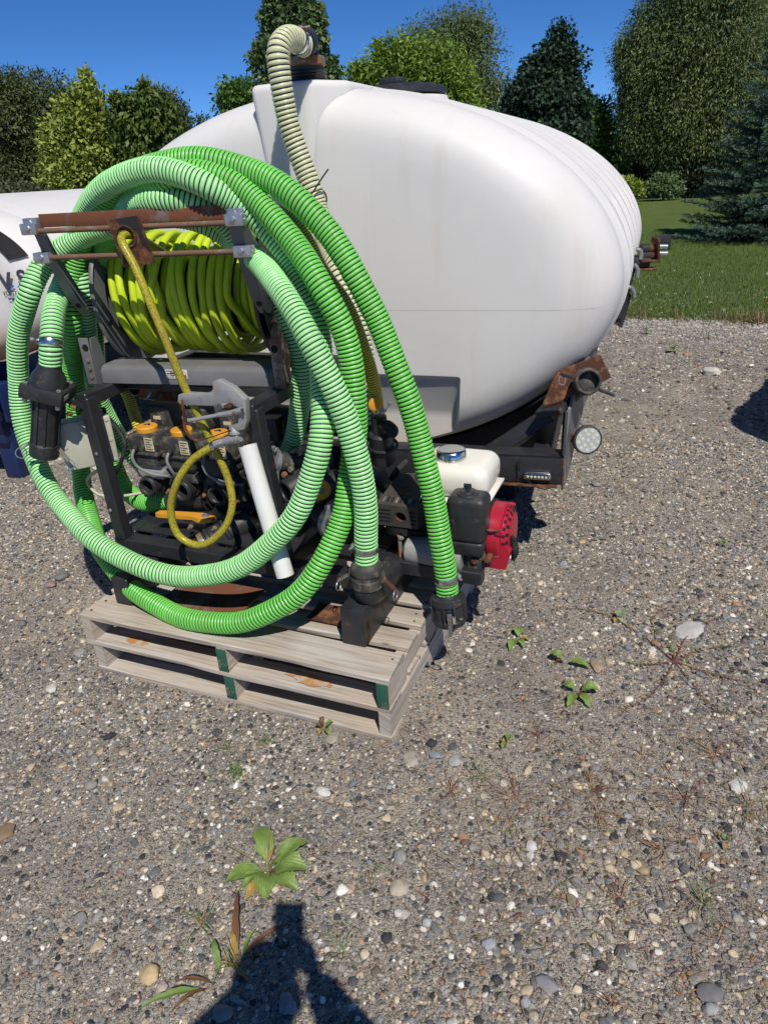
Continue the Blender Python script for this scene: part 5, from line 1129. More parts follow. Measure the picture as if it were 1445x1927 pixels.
# middle: cam coupler sitting on a black inlet elbow
m0 = q(690, 1058, .20); m1 = q(691, 1108, .20); md_ = (m1 - m0) / np.linalg.norm(m1 - m0)
cc = thing('cam_coupler', 'dusty black cam coupler with rusty arms under the mint hose end', 'coupler', m1)
mb = MB(); mb.lathe(m0, md_, [(-.004, .036), (0, .044), (.014, .052), (.032, .052), (.036, .047), (.05, .047), (.054, .052), (.082, .052), (.086, .047)], 30); cb_ = obj('body', mb, M['dusty_plastic'], cc)
for sg_ in (-1, 1):
    p0 = m0 + md_ * .045 + PU * sg_ * .050; mb = MB(); mb.box(p0, (.020, .03, .036), (PU, PW, PZ), .004); obj('ear', mb, M['dusty_plastic'], cc)
    p1 = p0 + PU * sg_ * .050 - PZ * .034 - PW * .012; mb = MB(); mb.bar(p0, p1, .016, .009, up=PZ, bev=.002); am = obj('cam_arm', mb, M['rust'] if sg_ > 0 else M['bare_steel'], cc); cam_ring(p1 - PZ * .019, am, (.9, -.4, 0), .017)
mb = MB(); mb.tube([m0 + md_ * .075, m0 + md_ * .11, m0 + md_ * .135 + PW * .04, m0 + md_ * .14 + PW * .2], [.044, .044, .046, .050], 22, samples=14); obj('inlet_elbow', mb, M['black_plastic'], cc)
# right: black cam coupler hanging free
e0 = q(842, 1118, .33); e1 = q(848, 1196, .325); e_d = (e1 - e0) / np.linalg.norm(e1 - e0)
rc = thing('cam_coupler', 'black cam coupler with chrome lever and ring hanging beside the pallet', 'coupler', e1)
mb = MB(); mb.lathe(e0, e_d, [(-.012, .034), (0, .040), (.006, .055), (.024, .058), (.028, .050), (.084, .050), (.088, .055), (.104, .055), (.106, .042), (.06, .040)], 30); rb_ = obj('body', mb, M['black_plastic'], rc)
ex = np.cross(e_d, np.array([.2, 1, .2])); ex /= np.linalg.norm(ex); ey = np.cross(e_d, ex)
fdir = (CPOS - e0); fdir -= e_d * (fdir @ e_d); fdir /= np.linalg.norm(fdir); fsd = np.cross(e_d, fdir)
for i in (-1, 1):
    mb = MB(); mb.box(e0 + e_d * .052 + fsd * i * .052, (.016, .03, .088), (fsd, fdir, e_d), .005); obj('ear', mb, M['black_plastic'], rc)
    mb = MB(); mb.box(e0 + e_d * .055 + fdir * .050 + fsd * .017 * i, (.008, .022, .075), (fsd, fdir, e_d), .003); obj('cheek', mb, M['black_plastic'], rc)
mb = MB(); mb.bar(e0 + e_d * .045 + fdir * .058, e0 + e_d * .125 + fdir * .064, .013, .005, up=fdir, bev=.0015); mb.box(e0 + e_d * .052 + fdir * .060, (.018, .008, .026), (fsd, fdir, e_d), .003); am = obj('lever', mb, M['band'], rc); cam_ring(e0 + e_d * .142 + fdir * .064, am, fdir * .9 + fsd * .3, .022)
tx = lettering('300C', M['label_white'], rc, e0 + e_d * .082 + fdir * .0605 - fsd * .010, -e_d, fsd * -1, .014)
lettering('DIXON'[:0] or 'C', M['label_white'], rc, e0 + e_d * .075 + fdir * .046 - fsd * .034, -e_d, fsd * -1, .012)

# ================================================================== JUNCTION BOX
jb = thing('junction_box', 'beige plastic junction box bolted behind the left frame post', 'electrical box', q(165, 890, .34))
j0 = q(166, 832, .315); jx = PU * math.cos(R(48)) + PW * math.sin(R(48)); jy = np.cross(PZ, jx); jax = (jx, jy, PZ); jn = -jy
mb = MB(); mb.box(j0 - jn * .03, (.185, .05, .180), jax, .006); obj('case', mb, M['beige_box'], jb)
mb = MB(); mb.box(j0 + jn * .008, (.190, .028, .186), jax, .007, seg=3); ld_ = obj('lid', mb, M['beige_box'], jb)
for i in (-1, 0, 1):
    for j in (-1, 1):
        mb = MB(); mb.lathe(j0 + jn * .0225 + jx * .080 * j + PZ * .078 * i, jn, [(0, .0068), (.002, .0066), (.0025, .004)], 14); obj('screw', mb, M['beige_box'], ld_)
mb = MB(); mb.cyl(j0 - PZ * .092 + jx * .02, j0 - PZ * .118 + jx * .02, .013, 12, bev=.002); obj('cable_gland', mb, M['grey_cable'], jb)
def cable(name, label, pts_, r, mt, smp=40):
    mb = MB(); mb.tube(pts_, r, 8, samples=smp); return tag(obj(name, mb, M[mt], smooth=60), label, 'cable')
cable('cable', 'pale cable sagging from the beige box to the valves', [j0 - PZ * .11 + jx * .02, q(165, 905, .34), q(178, 925, .34), q(200, 934, .34), q(235, 933, .36), q(275, 926, .40), q(305, 920, .44)], .0062, 'cream_cable')
cable('cable', 'thick black cable curving down behind the left post', [q(196, 768, .40), q(200, 785, .40), q(222, 808, .38), q(236, 835, .36), q(230, 865, .35), q(218, 890, .34), q(205, 903, .33)], .0075, 'rubber')
# ================================================================== ELECTRIC VALVES
def valve(u, first):
    lab = ['left electric valve with a full yellow dial, beside the thin yellow hose', 'middle electric valve with a yellow dial behind the spray hose', 'right electric valve half hidden behind the spray gun'][first]
    W0 = .45; b = fp(u, W0, .0); rt = thing('electric_valve', lab, 'valve', fp(u, W0 + .05, .56), 'black electric valves in a row')
    P_ = lambda x, y, z: fp(u + x, W0 + y, z)
    mb = MB(); mb.box(P_(0, .02, .775), (.128, .150, .075), AXP, .010); mb.box(P_(0, .02, .712), (.118, .140, .052), AXP, .008); act = obj('actuator', mb, M['dusty_plastic'], rt)
    mb = MB(); mb.box(P_(0, .02, .738), (.142, .164, .010), AXP, .003); obj('case_rim', mb, M['dusty_plastic'], act)
    for i in (-1, 1):
        for j in (-1, 1):
            mb = MB(); mb.cyl(P_(.062 * i, .02 + .074 * j, .743), P_(.062 * i, .02 + .074 * j, .748), .005, 8); obj('screw', mb, M['bare_steel'], act)
    mb = MB(); mb.box(P_(.012, .095, .845), (.105, .075, .095), AXP, .014, seg=3); mt_ = obj('motor_cover', mb, M['dusty_plastic'], rt)
    mb = MB(); mb.box(P_(.0, .0568, .845), (.034, .001, .014), AXP); obj('label_plate', mb, M['label_cream'], mt_)
    mb = MB(); mb.cyl(P_(-.045, .095, .86), P_(-.062, .095, .86), .016, 12, bev=.003); obj('cap', mb, M['rubber'], mt_)
    mb = MB(); mb.lathe(P_(-.008, .0, .812), PZ, [(0, .041), (.016, .041), (.020, .037), (.021, .01)], 30); dl = obj('dial', mb, M['yellow_plastic'], rt)
    mb = MB(); mb.prism([(-.016, .004), (.0, .020), (.016, .004), (.009, .0), (0, .006), (-.009, 0)], P_(-.008, .0, .8335), (PU, PW, PZ), .0016); obj('arrow', mb, M['black_band'], dl)
    mb = MB(); mb.box(P_(.036, -.0555, .778), (.040, .0012, .052), AXP); lb = obj('label_plate', mb, M['label_cream'], act)
    for k_ in range(5):
        mb = MB(); mb.box(P_(.036 - .004 * (k_ % 2), -.0565, .797 - .0095 * k_), (.030 - .010 * (k_ % 2), .0008, .0028), AXP); obj('label_print', mb, M['black_band'], lb)
    mb = MB(); mb.cyl(P_(-.028, -.054, .762), P_(-.028, -.072, .758), .013, 12, bev=.003); obj('cable_gland', mb, M['rubber'], act)
    mb = MB(); sd = 1 if first != 1 else -1
    mb.tube([P_(-.028, -.070, .758), P_(-.027, -.088, .735), P_(-.018, -.086, .700), P_(.02 * sd, -.07, .668), P_(.06 * sd, -.05, .652), P_(.085 * sd, -.02, .640)], .0058, 8, samples=24); obj('lead_cable', mb, M['grey_cable'], act)
    mb = MB(); mb.box(P_(0, .03, .665), (.10, .12, .045), AXP, .008); mb.box(P_(.0, -.02, .648), (.125, .05, .034), AXP, .006); obj('yoke', mb, M['cast_alu'] if first == 0 else M['dusty_plastic'], rt)
    mb = MB(); mb.lathe(P_(0, .12, .605), -PW, [(0, .046), (.06, .050), (.10, .050), (.14, .042)], 24); mb.pipe(P_(-.008, -.065, .603), P_(-.008, .02, .603), .041, .026, 26); vb = obj('valve_body', mb, M['black_plastic'], rt)
    mb = MB(); mb.torus(P_(-.008, -.066, .603), PW, .034, .005, 28, 8); obj('port_lip', mb, M['rubber'], vb)
    for i, j in ((-.052, .64), (.052, .64), (.052, .572), (-.052, .572)):
        mb = MB(); mb.hexbolt(P_(i, -.012, j), -PW, .0095, .010); mb.cyl(P_(i, -.02, j), P_(i, -.036, j), .0045, 8); obj('bolt', mb, M['bare_steel'], vb)
    mb = MB(); mb.box(P_(.03, .02, .60), (.075, .035, .10), AXP, .012); obj('side_flange', mb, M['dusty_plastic'], vb)
for i, u in enumerate((-1.128, -.968, -.808)): valve(u, i)
# ================================================================== PUMP, MANIFOLD, BALL VALVE
mf = thing('manifold', 'black plastic pipe manifold with steel clamps behind the frame', 'manifold', fp(-.8, .65, CB + .06))
def mcyl(name, a, b, r, mt='black_plastic', parent=None, n=22, bev=.005):
    mb = MB(); mb.cyl(a, b, r, n, bev=bev); return obj(name, mb, M[mt], parent or mf)
mcyl('pipe', fp(-1.24, .60, .605), fp(-.30, .60, .605), .052)
mcyl('pipe', fp(-1.0, .66, .44), fp(-.36, .66, .44), .060)
mcyl('pipe', fp(-.74, .68, .83), fp(-.26, .68, .80), .046)
mcyl('riser', fp(-.66, .62, .44), fp(-.66, .66, .83), .045); mcyl('riser', fp(-.93, .62, .42), fp(-.93, .60, .60), .042)
for (x, y, w_, r) in ((-.58, .68, .827, .054), (-.40, .68, .812, .054), (-.44, .66, .44, .068), (-.86, .60, .605, .060)):
    mb = MB(); mb.lathe(fp(x, y, w_), PU, [(0, r), (.003, r + .006), (.022, r + .006), (.025, r)], 26); mb.box(fp(x + .012, y, w_ + r + .008), (.03, .03, .022), AXP, .004); obj('band_clamp', mb, M['bare_steel'], mf)
mb = MB(); mb.box(q(517, 803, .62), (.07, .09, .09), AXP, .006); obj('hex_union', mb, M['black_plastic'], mf)
# couplers seen between post and mint loop
c1, c2 = q(512, 868, .46), q(575, 872, .56)
cdir = (c2 - c1) / np.linalg.norm(c2 - c1)
pump = thing('pump_port', 'black side outlets with steel clamps between the right post and the mint hose', 'pipe fitting', c1 - PZ * .1)
mb = MB(); mb.lathe(c1 - cdir * .03, cdir, [(0, .038), (.05, .040), (.055, .036), (.13, .036), (.14, .042), (.26, .042)], 24); obj('outlet', mb, M['dusty_plastic'], pump)
for f_, mt_ in ((.0, 'zinc'), (.085, 'bare_steel')):
    mb = MB(); mb.lathe(c1 + cdir * f_, cdir, [(0, .041), (.002, .047), (.020, .047), (.022, .041)], 26); mb.box(c1 + cdir * (f_ + .011) + PZ * .052 - PW * .01, (.022, .03, .016), AXP, .003); obj('band_clamp', mb, M[mt_], pump)
mb = MB(); mb.tube([q(517, 850, .44), q(522, 842, .45), q(523, 880, .44), q(525, 930, .43)], .004, 8); obj('clamp_wire', mb, M['zinc'], pump)
p0 = q(540, 926, .40); mb = MB(); mb.pipe(p0, p0 + PW * .14 + PU * .08 + PZ * .05, .046, .030, 26); mb.torus(p0, PW * .8 + PU * .5, .039, .006, 26, 8); mb.box(p0 + PW * .12 + PU * .05 + PZ * .07, (.11, .07, .05), AXP, .01); obj('lower_port', mb, M['black_plastic'], pump)
for x_, y_ in ((537, 892), (549, 882)):
    mb = MB(); b_ = q(x_, y_, .42); mb.hexbolt(b_, -PW, .011, .014); obj('bolt', mb, M['bare_steel'], pump)
wp = thing('water_pump', 'black pump casing with clamped inlet in front of the engine', 'pump', fp(-.30, .6, CB + .06))
mb = MB(); mb.lathe(fp(-.40, .62, .55), PU, [(0, .05), (.01, .125), (.05, .135), (.13, .135), (.15, .11), (.16, .06), (.26, .055)], 30); obj('casing', mb, M['black_paint'], wp)
pi = q(622, 985, .40); mb = MB(); mb.cyl(pi - PU * .06 + PW * .05, pi + PU * .03, .050, 24, bev=.005); obj('inlet', mb, M['black_plastic'], wp)
mb = MB(); mb.lathe(pi - PU * .012 + PW * .01, PU - PW * .3, [(0, .052), (.002, .060), (.024, .060), (.026, .052)], 28); mb.box(pi + PZ * .066, (.022, .03, .018), AXP, .003); obj('band_clamp', mb, M['zinc'], wp)
mb = MB(); mb.lathe(q(603, 922, .42), PU * .75 - PW * .65, [(0, .036), (.010, .036), (.013, .032), (.014, .016)], 24); yd = obj('yellow_cap', mb, M['yellow_plastic'], wp)
mb = MB(); mb.lathe(q(603, 922, .42) + (PU * .75 - PW * .65) * .014, PU * .75 - PW * .65, [(0, .012), (.004, .010)], 14); obj('button', mb, M['grey_cable'], yd)
mb = MB(); mb.cyl(q(597, 925, .47), q(640, 905, .55), .05, 20, bev=.005); obj('outlet', mb, M['black_plastic'], wp)
# black valve under the yellow hose end
hv = thing('small_valve', 'small black valve with yellow tag at the lower end of the thin yellow hose', 'valve', q(725, 850, .52))
mb = MB(); mb.cyl(q(712, 782, .50), q(716, 815, .51), .027, 18, bev=.004); mb.cyl(q(716, 812, .51), q(722, 870, .54), .042, 22, bev=.008); obj('body', mb, M['black_plastic'], hv)
mb = MB(); mb.tube([q(718, 800, .48), q(732, 803, .47), q(741, 812, .47), q(738, 822, .47)], [.016, .02, .018, .010], 12); obj('lever', mb, M['rubber'], hv)
mb = MB(); mb.lathe(q(705, 760, .46), PU * .6 - PW * .8, [(0, .022), (.006, .022), (.008, .016)], 20); obj('tag', mb, M['yellow_plastic'], hv)
mb = MB(); mb.torus(q(722, 838, .525), q(722, 870, .54) - q(716, 812, .51), .046, .006, 26, 8); obj('collar', mb, M['rubber'], hv)
# ball valve with the long yellow lever
bv = thing('ball_valve', 'black ball valve with long yellow lever low inside the frame', 'valve', q(400, 1050, .36))
b0, b1 = q(352, 1046, .30), q(430, 1000, .42); bd = (b1 - b0) / np.linalg.norm(b1 - b0); BL = float(np.linalg.norm(b1 - b0))
mb = MB(); mb.pipe(b0, b0 + bd * .06, .044, .033, 28); mb.torus(b0 + bd * .002, bd, .040, .005, 28, 8); obj('port', mb, M['rubber'], bv)
mb = MB(); mb.lathe(b0 + bd * .055, bd, [(0, .040), (.012, .040), (.014, .050), (.04, .050), (.045, .060), (.055, .060), (.06, .054), (.11, .056), (.115, .066), (.125, .066), (.13, .05), (.22, .05)], 28); bb = obj('body', mb, M['black_plastic'], bv)
mb = MB(); mb.lathe(b0 + bd * .066, bd, [(0, .042), (.002, .053), (.022, .053), (.024, .042)], 28); obj('band_clamp', mb, M['bare_steel'], bv)
lv0, lv1 = q(296, 966, .36), q(392, 974, .40); ldr = (lv1 - lv0) / np.linalg.norm(lv1 - lv0); lsd = np.cross(PZ, ldr)
mb = MB(); LLn = float(np.linalg.norm(lv1 - lv0)); lp_ = [(0, -.013), (.01, -.018), (.03, -.019), (LLn - .06, -.016), (LLn - .035, -.030), (LLn, -.034), (LLn + .024, -.022), (LLn + .026, .012), (LLn, .024), (LLn - .04, .020), (.03, .015), (.008, .012)]
mb.prism(lp_, lv0, (ldr, lsd, np.cross(ldr, lsd)), .016); lvr = obj('lever', mb, M['yellow_plastic'], bv)
mb = MB(); mb.lathe(lv1 - ldr * .008 + PZ * .0085, PZ, [(0, .016), (.003, .015), (.004, .006)], 18); mb.hexbolt(lv1 - ldr * .008 + PZ * .012, PZ, .006, .005); obj('washer', mb, M['zinc'], lvr)
mcyl('stem', lv1 - PZ * .008, lv1 - PZ * .075, .014, 'black_plastic', bv, 14, .002)
for x_, y_, w_ in ((361, 990, .36), (406, 993, .37), (452, 1030, .40), (415, 1042, .38)):
    mb = MB(); p_ = q(x_, y_, w_); mb.hexbolt(p_, -PW, .010, .010); mb.cyl(p_ - PW * .01, p_ - PW * .022, .005, 8); obj('bolt', mb, M['bare_steel'], bb)
mb = MB(); mb.box(q(424, 1020, .37), (.014, .002, .05), (PU, PW, PZ), .0005); obj('label_plate', mb, M['label_white'], bb)
# coupling on the horizontal green hose end
mcyl('hose_coupling', q(322, 941, .475), q(395, 941, .47), .044, 'black_plastic', None, 24)
mcyl('hose_socket', q(268, 826, .54), q(285, 850, .56), .032, 'black_plastic', None, 18)
nip = thing('pipe_nipple', 'rusty threaded pipe nipple poking out under the grey reel channel', 'pipe', q(263, 738, .60))
mb = MB(); mb.pipe(q(254, 733, .56), q(290, 742, .70), .026, .020, 20, depth=.05); obj('pipe', mb, M['bare_steel'], nip)
mb = MB(); aa, ab = q(270, 737, .62), q(278, 739, .65); mb.lathe(aa, ab - aa, [(0, .028), (.002, .032), (.014, .032), (.016, .028)], 20); obj('clamp', mb, M['zinc'], nip)
mb = MB(); mb.prism([(-.02, -.05), (.13, -.09), (.19, .05), (.02, .06)], q(290, 740, .74), (PU, PZ, PW), .02); obj('rusty_bracket', mb, M['rusty_grey'], nip)

# ================================================================== ENGINE
en = thing('engine', 'small petrol engine with white fuel tank and red recoil starter', 'engine', fp(.05, .62, CB + .067))
EB = CB + .067
# black air cleaner
def rounded(bx, c_, size, bev, taper=1.0, seg=4):
    """soft edged block, narrower or wider at the foot by taper"""
    bm = bmesh.new(); bmesh.ops.create_cube(bm, size=1)
    for v in bm.verts:
        k = taper if v.co.z < 0 else 1.0; v.co.x *= size[0] * k; v.co.y *= size[1] * k; v.co.z *= size[2]
    bmesh.ops.bevel(bm, geom=bm.edges[:], offset=bev, segments=seg, profile=.5, affect='EDGES'); bm.verts.index_update()
    A_ = np.array(AXP); bx.add([np.array(c_) + A_.T @ np.array(v.co) for v in bm.verts], [[v.index for v in f.verts] for f in bm.faces]); bm.free(); return bx
ac = q(880, 1000, .42); au = float((ac - PA) @ PU); az = ac[2]
mb = MB(); rounded(mb, fp(au - .008, .462, az + .036), (.132, .104, .165), .024, .99); acl = obj('air_cleaner', mb, M['black_plastic'], en)
mb = MB(); rounded(mb, fp(au - .008, .462, az - .070), (.126, .100, .060), .018, .86); obj('air_cleaner_base', mb, M['black_plastic'], acl)
mb = MB(); mb.lathe(fp(au - .012, .462, az + .1175), PZ, [(0, .038), (.004, .036), (.008, .026), (.012, .024)], 26); mb.cyl(fp(au - .012, .462, az + .125), fp(au - .012, .462, az + .147), .007, 10); mb.box(fp(au - .012, .462, az + .143), (.026, .008, .018), AXP, .003); obj('wing_nut', mb, M['black_plastic'], acl)
mb = MB(); mb.box(fp(au - .01, .50, az - .115), (.11, .09, .10), AXP, .008); mb.box(fp(au + .015, .452, az - .13), (.05, .02, .06), AXP, .004); cbn = obj('carburettor', mb, M['dusty_plastic'], en)
for dx, dz in ((.018, -.118), (.062, -.108), (-.045, -.165)):
    mb = MB(); mb.lathe(fp(au + dx, .440, az + dz), -PW, [(-.03, .012), (0, .012), (.004, .014), (.008, .010)], 14); obj('nut', mb, M['rust'], cbn)
# fuel tank, cap
fu = au - .014; fz = az + .128
bmf = MB(); rounded(bmf, fp(.040, .628, .690), (.262, .232, .120), .046, .985, 5); ftk = obj('fuel_tank', bmf, M['fuel_white'], en)
bmf = MB(); rounded(bmf, fp(.040, .628, .628), (.274, .244, .010), .0045, 1.0, 2); obj('tank_seam', bmf, M['fuel_white'], ftk)
bmf = MB(); rounded(bmf, fp(.040, .628, .592), (.256, .222, .075), .03, .80, 4); obj('fuel_tank_lower', bmf, M['fuel_white'], ftk)
cp = np.array(fp(.022, .605, .749)); mb = MB(); nn = 36; sc_ = [1 + .055 * (abs(math.cos(4 * 2 * math.pi * j / nn)) ** .6 - .5) for j in range(nn)]
o = 0
for t_, r_, k_ in ((0, .050, 0), (.006, .050, 0), (.008, .052, 1), (.028, .050, 1), (.034, .045, 1), (.036, .036, .5), (.037, .006, 0)):
    for j in range(nn):
        a_ = 2 * math.pi * j / nn; mb.v.append(tuple(cp + PZ * t_ + (PU * math.cos(a_) + PW * math.sin(a_)) * r_ * (1 + (sc_[j] - 1) * k_)))
for i in range(6):
    for j in range(nn): mb.f.append((i * nn + j, i * nn + (j + 1) % nn, (i + 1) * nn + (j + 1) % nn, (i + 1) * nn + j)); mb.m.append(0)
mb.f.append(tuple(6 * nn + j for j in range(nn))); mb.m.append(0); obj('fuel_cap', mb, M['chrome'], ftk, smooth=40)
# muffler with its slotted guard
mu = q(748, 970, .44); muu = float((mu - PA) @ PU); muz = mu[2]
mb = MB(); W2, H2 = .076, .040
mb.plate_hole((2 * W2, 2 * H2), .021, fp(muu, .435, muz), (PU, PZ, PW), .006, 28, (.012, -.004)); mb.box(fp(muu - W2 + .003, .49, muz), (.006, .105, .08), AXP, .002); mb.box(fp(muu + W2 - .003, .49, muz), (.006, .105, .08), AXP, .002); mb.box(fp(muu, .49, muz - .037), (.15, .105, .005), AXP, .002)
ts = [fp(muu - W2, .433, muz + .040), fp(muu + W2, .433, muz + .040), fp(muu + W2 - .012, .56, muz + .105), fp(muu - W2 + .045, .56, muz + .105)]
mb.add(ts + [p - PZ * .005 for p in ts], [(0, 1, 2, 3), (7, 6, 5, 4), (0, 4, 5, 1), (1, 5, 6, 2), (2, 6, 7, 3), (3, 7, 4, 0)])
mg = obj('muffler_guard', mb, mat('scorched', (.045, .045, .042), (.075, .062, .05), 24, .5, .2, .5, (.16, .06, .028), .12, 16, .15, 120), en, smooth=25)
for i in range(4):
    for sx in (-1, 1):
        wd_ = .042 if sx < 0 else .020
        mb = MB(); mb.box(fp(muu + (-.044 if sx < 0 else .058), .4315, muz + .020 - .014 * i), (wd_, .0015, .0065), AXP, .0005); obj('slot', mb, M['black_band'], mg)
sl_ = ts[3] - ts[0]; sl_ = (ts[3] + ts[2]) / 2 - (ts[0] + ts[1]) / 2; sl_ /= np.linalg.norm(sl_); snn = np.cross(PU, sl_)
for i in range(8):
    mb = MB(); mb.box((ts[0] + ts[1]) / 2 + PU * (.0155 * (i - 3.5)) + sl_ * .024 + snn * .0006, (.0075, .022, .0015), (PU, sl_, snn), .0005); obj('slot', mb, M['black_band'] if i % 3 else M['bare_steel'], mg)
mb = MB(); mb.prism([(-.026, .05), (.03, .052), (.026, .075), (.004, .085), (-.018, .078)], (ts[0] + ts[1]) / 2 + snn * .001, (PU, sl_, snn), .0012); obj('rust_patch', mb, M['rust'], mg, smooth=10)
mb = MB(); mb.pipe(fp(muu + .012, .440, muz - .004), fp(muu + .012, .50, muz - .004), .0215, .018, 20); obj('exhaust', mb, M['rust'], en)
mb = MB(); mb.box(fp(muu + .03, .60, muz - .01), (.17, .16, .14), AXP, .01)
for i in range(6): mb.box(fp(muu + .04, .60, muz - .07 + .022 * i), (.20, .18, .005), AXP, .001)
obj('cylinder_block', mb, M['dusty_plastic'], en)
mb = MB(); mb.lathe(q(812, 1040, .47), PU, [(-.095, .035), (-.085, .048), (-.01, .055), (.12, .06)], 26); obj('crankcase_cover', mb, M['cast_alu'], en)
mb = MB(); mb.bar(q(752, 1010, .46), q(755, 1056, .45), .014, .006, up=(0, -1, 0)); mb.bar(q(750, 1004, .47), q(757, 1016, .455), .02, .01); obj('stay', mb, M['bare_steel'], en)
mb = MB(); mb.box(fp(au - .10, .60, EB + .035), (.30, .20, .07), AXP, .012); mb.box(fp(au - .08, .60, EB + .10), (.26, .18, .10), AXP, .02); obj('crankcase', mb, M['black_paint'], en)
mb = MB(); mb.tube([q(735, 902, .62), q(748, 885, .62), q(765, 868, .66)], [.010, .013, .010], 10); obj('spark_lead', mb, M['rubber'], en)
mb = MB(); mb.box(q(781, 905, .60), (.05, .05, .03), AXP, .006); mb.hexbolt(q(783, 896, .58), PZ, .009, .01); obj('valve_cover', mb, M['dusty_plastic'], en)
# recoil starter on the right flank
ru0 = au + .070; rz0 = az - .060; RC = fp(ru0, .565, rz0)
mb = MB(); mb.lathe(RC, PU, [(-.022, .094), (-.018, .104), (.018, .104), (.024, .098)], 36); obj('fan_shroud', mb, M['red_paint'], en)
mb = MB(); mb.lathe(RC + PU * .024, PU, [(0, .090), (.004, .092), (.016, .086), (.026, .068), (.029, .045), (.030, .01)], 36); rcs = obj('recoil_cover', mb, M['red_paint'], en)
for ringr, cnt, ln, tz in ((.0895, 22, .010, .010), (.078, 18, .016, .0205)):
    for i in range(cnt):
        a_ = 6.283 * i / cnt; d_ = PW * math.cos(a_) + PZ * math.sin(a_); tg = np.cross(PU, d_)
        nrm_ = d_ if tz < .02 else (d_ * .45 + PU * .9); nrm_ /= np.linalg.norm(nrm_); al_ = np.cross(tg, nrm_)
        mb = MB(); mb.box(RC + PU * (.024 + tz) + d_ * (ringr + (.0005 if tz < .02 else .0022)), (.011, ln, .0022), (tg, al_, nrm_), .0008); obj('vent_slot', mb, M['black_band'], rcs)
for i in range(3):
    a_ = .6 + i * 2.09; d_ = PW * math.cos(a_) + PZ * math.sin(a_); mb = MB(); mb.box(RC + PU * .020 + d_ * .105, (.02, .022, .022), AXP, .004); mb.hexbolt(RC + PU * .029 + d_ * .110, PU, .006, .006); obj('cover_tab', mb, M['red_paint'], rcs)
ph = RC + PU * .062 - PW * .045 - PZ * .035; mb = MB(); mb.tube([ph + PZ * .050 - PU * .004 - PW * .01, ph + PZ * .022, ph - PZ * .02 + PU * .004, ph - PZ * .048 - PU * .004 + PW * .006], [.006, .0135, .0135, .007], 14, samples=14); pg = obj('pull_handle', mb, M['rubber'], en)
mb = MB(); mb.cyl(ph, ph - PU * .05 + PW * .02, .010, 12, bev=.003); obj('rope_guide', mb, M['rubber'], pg)
mb = MB(); mb.prism([(-.02, -.03), (.115, -.03), (.13, .04), (.09, .085), (.02, .06)], fp(au - .0, .49, EB + .01), (PU, PZ, PW), .03); mb.box(fp(au + .06, .60, EB + .03), (.075, .22, .09), AXP, .012); obj('lower_shroud', mb, M['red_paint'], en)
mb = MB(); mb.box(fp(au + .083, .4743, EB + .045), (.013, .0012, .032), AXP); obj('label_plate', mb, M['label_white'], en)
mb = MB(); mb.bar(fp(au + .09, .48, rz0 + .02), fp(au + .09, .48, rz0 - .08), .008, .012); mb.bar(fp(au + .055, .455, rz0 + .055), fp(au + .10, .462, rz0 + .055), .01, .006); obj('linkage', mb, M['rust'], en)

# ================================================================== STONES ONE CAN PICK OUT
def rock(px, py, wpx, col, label, flat=.5, elong=1.25, sink=.3, rough=.35, w_=None):
    p = gp(px, py); dep = float((p - CPOS) @ _fw); r = wpx * dep / F / 2
    bm = bmesh.new(); bmesh.ops.create_icosphere(bm, subdivisions=3, radius=1); a_ = rng.uniform(0, 6.28); sd = rng.uniform(-40, 40, 3)
    from mathutils import noise as mn
    for v in bm.verts:
        d = v.co.normalized(); k = 1 + rough * mn.noise(d * 1.25 + Vector(sd)) + rough * .35 * mn.noise(d * 2.9 + Vector(sd)); v.co = d * k
        v.co.x *= elong; v.co.z *= flat
        x, y = v.co.x * math.cos(a_) - v.co.y * math.sin(a_), v.co.x * math.sin(a_) + v.co.y * math.cos(a_); v.co = Vector((x, y, v.co.z)) * r * .86
    me = bpy.data.meshes.new('stone'); bm.to_mesh(me); bm.free(); finish(me, 60)
    mt, n, l, pb = nodes('stone'); tc = n.new('ShaderNodeTexCoord')
    nz = noise(n, l, 2.2 / r * .5, 6, .65, tc.outputs['Object']); n2 = noise(n, l, .6 / r, 2, .5, tc.outputs['Object'])
    rp = ramp(n, [(.25, tuple(c * .66 for c in col)), (.55, col), (.8, tuple(min(.8, c * 1.3) for c in col))]); l.new(nz.outputs[0], rp.inputs[0])
    l.new(mixc(n, l, maths(n, l, 'MULTIPLY', n2.outputs[0], .3), rp.outputs[0], (.36, .31, .25)), pb.inputs['Base Color'])
    pb.inputs['Roughness'].default_value = .8; pb.inputs['Specular IOR Level'].default_value = .25; bump(n, l, pb, nz.outputs[0], .4, r * .12)
    o = link('stone', me, mt, loc=(p[0], p[1], r * flat * (1 - sink) * .8)); return tag(o, label, 'stone', 'larger stones lying in the gravel')
GREY, TAN, PINK, SLATE, BLUE, PALE, BRN = (.30, .29, .275), (.52, .38, .20), (.42, .33, .27), (.12, .125, .135), (.22, .25, .29), (.56, .545, .51), (.24, .17, .11)
rock(284, 1838, 40, TAN, 'round tan yellow stone left of the photographer shadow', .7, 1.1, .25)
rock(306, 1862, 26, PINK, 'small pinkish stone touching the tan one from below', .7, 1.0)
rock(541, 1893, 36, BLUE, 'bluish stone inside the dark shadow of the person', .6, 1.35)
rock(418, 1910, 34, GREY, 'grey flat stone in the left foot of the shadow', .4, 1.3)
rock(118, 1088, 25, SLATE, 'dark oval stone left of the pallet corner', .6, 1.4, .15)
rock(97, 1103, 23, (.26, .17, .15), 'reddish brown stone beside the dark oval one', .5, 1.3)
rock(44, 1175, 17, SLATE, 'small slate stone near the left edge level with the pallet', .7, 1.3)
rock(150, 1228, 24, GREY, 'half buried grey stone left of the lower pallet', .25, 1.3, .5)
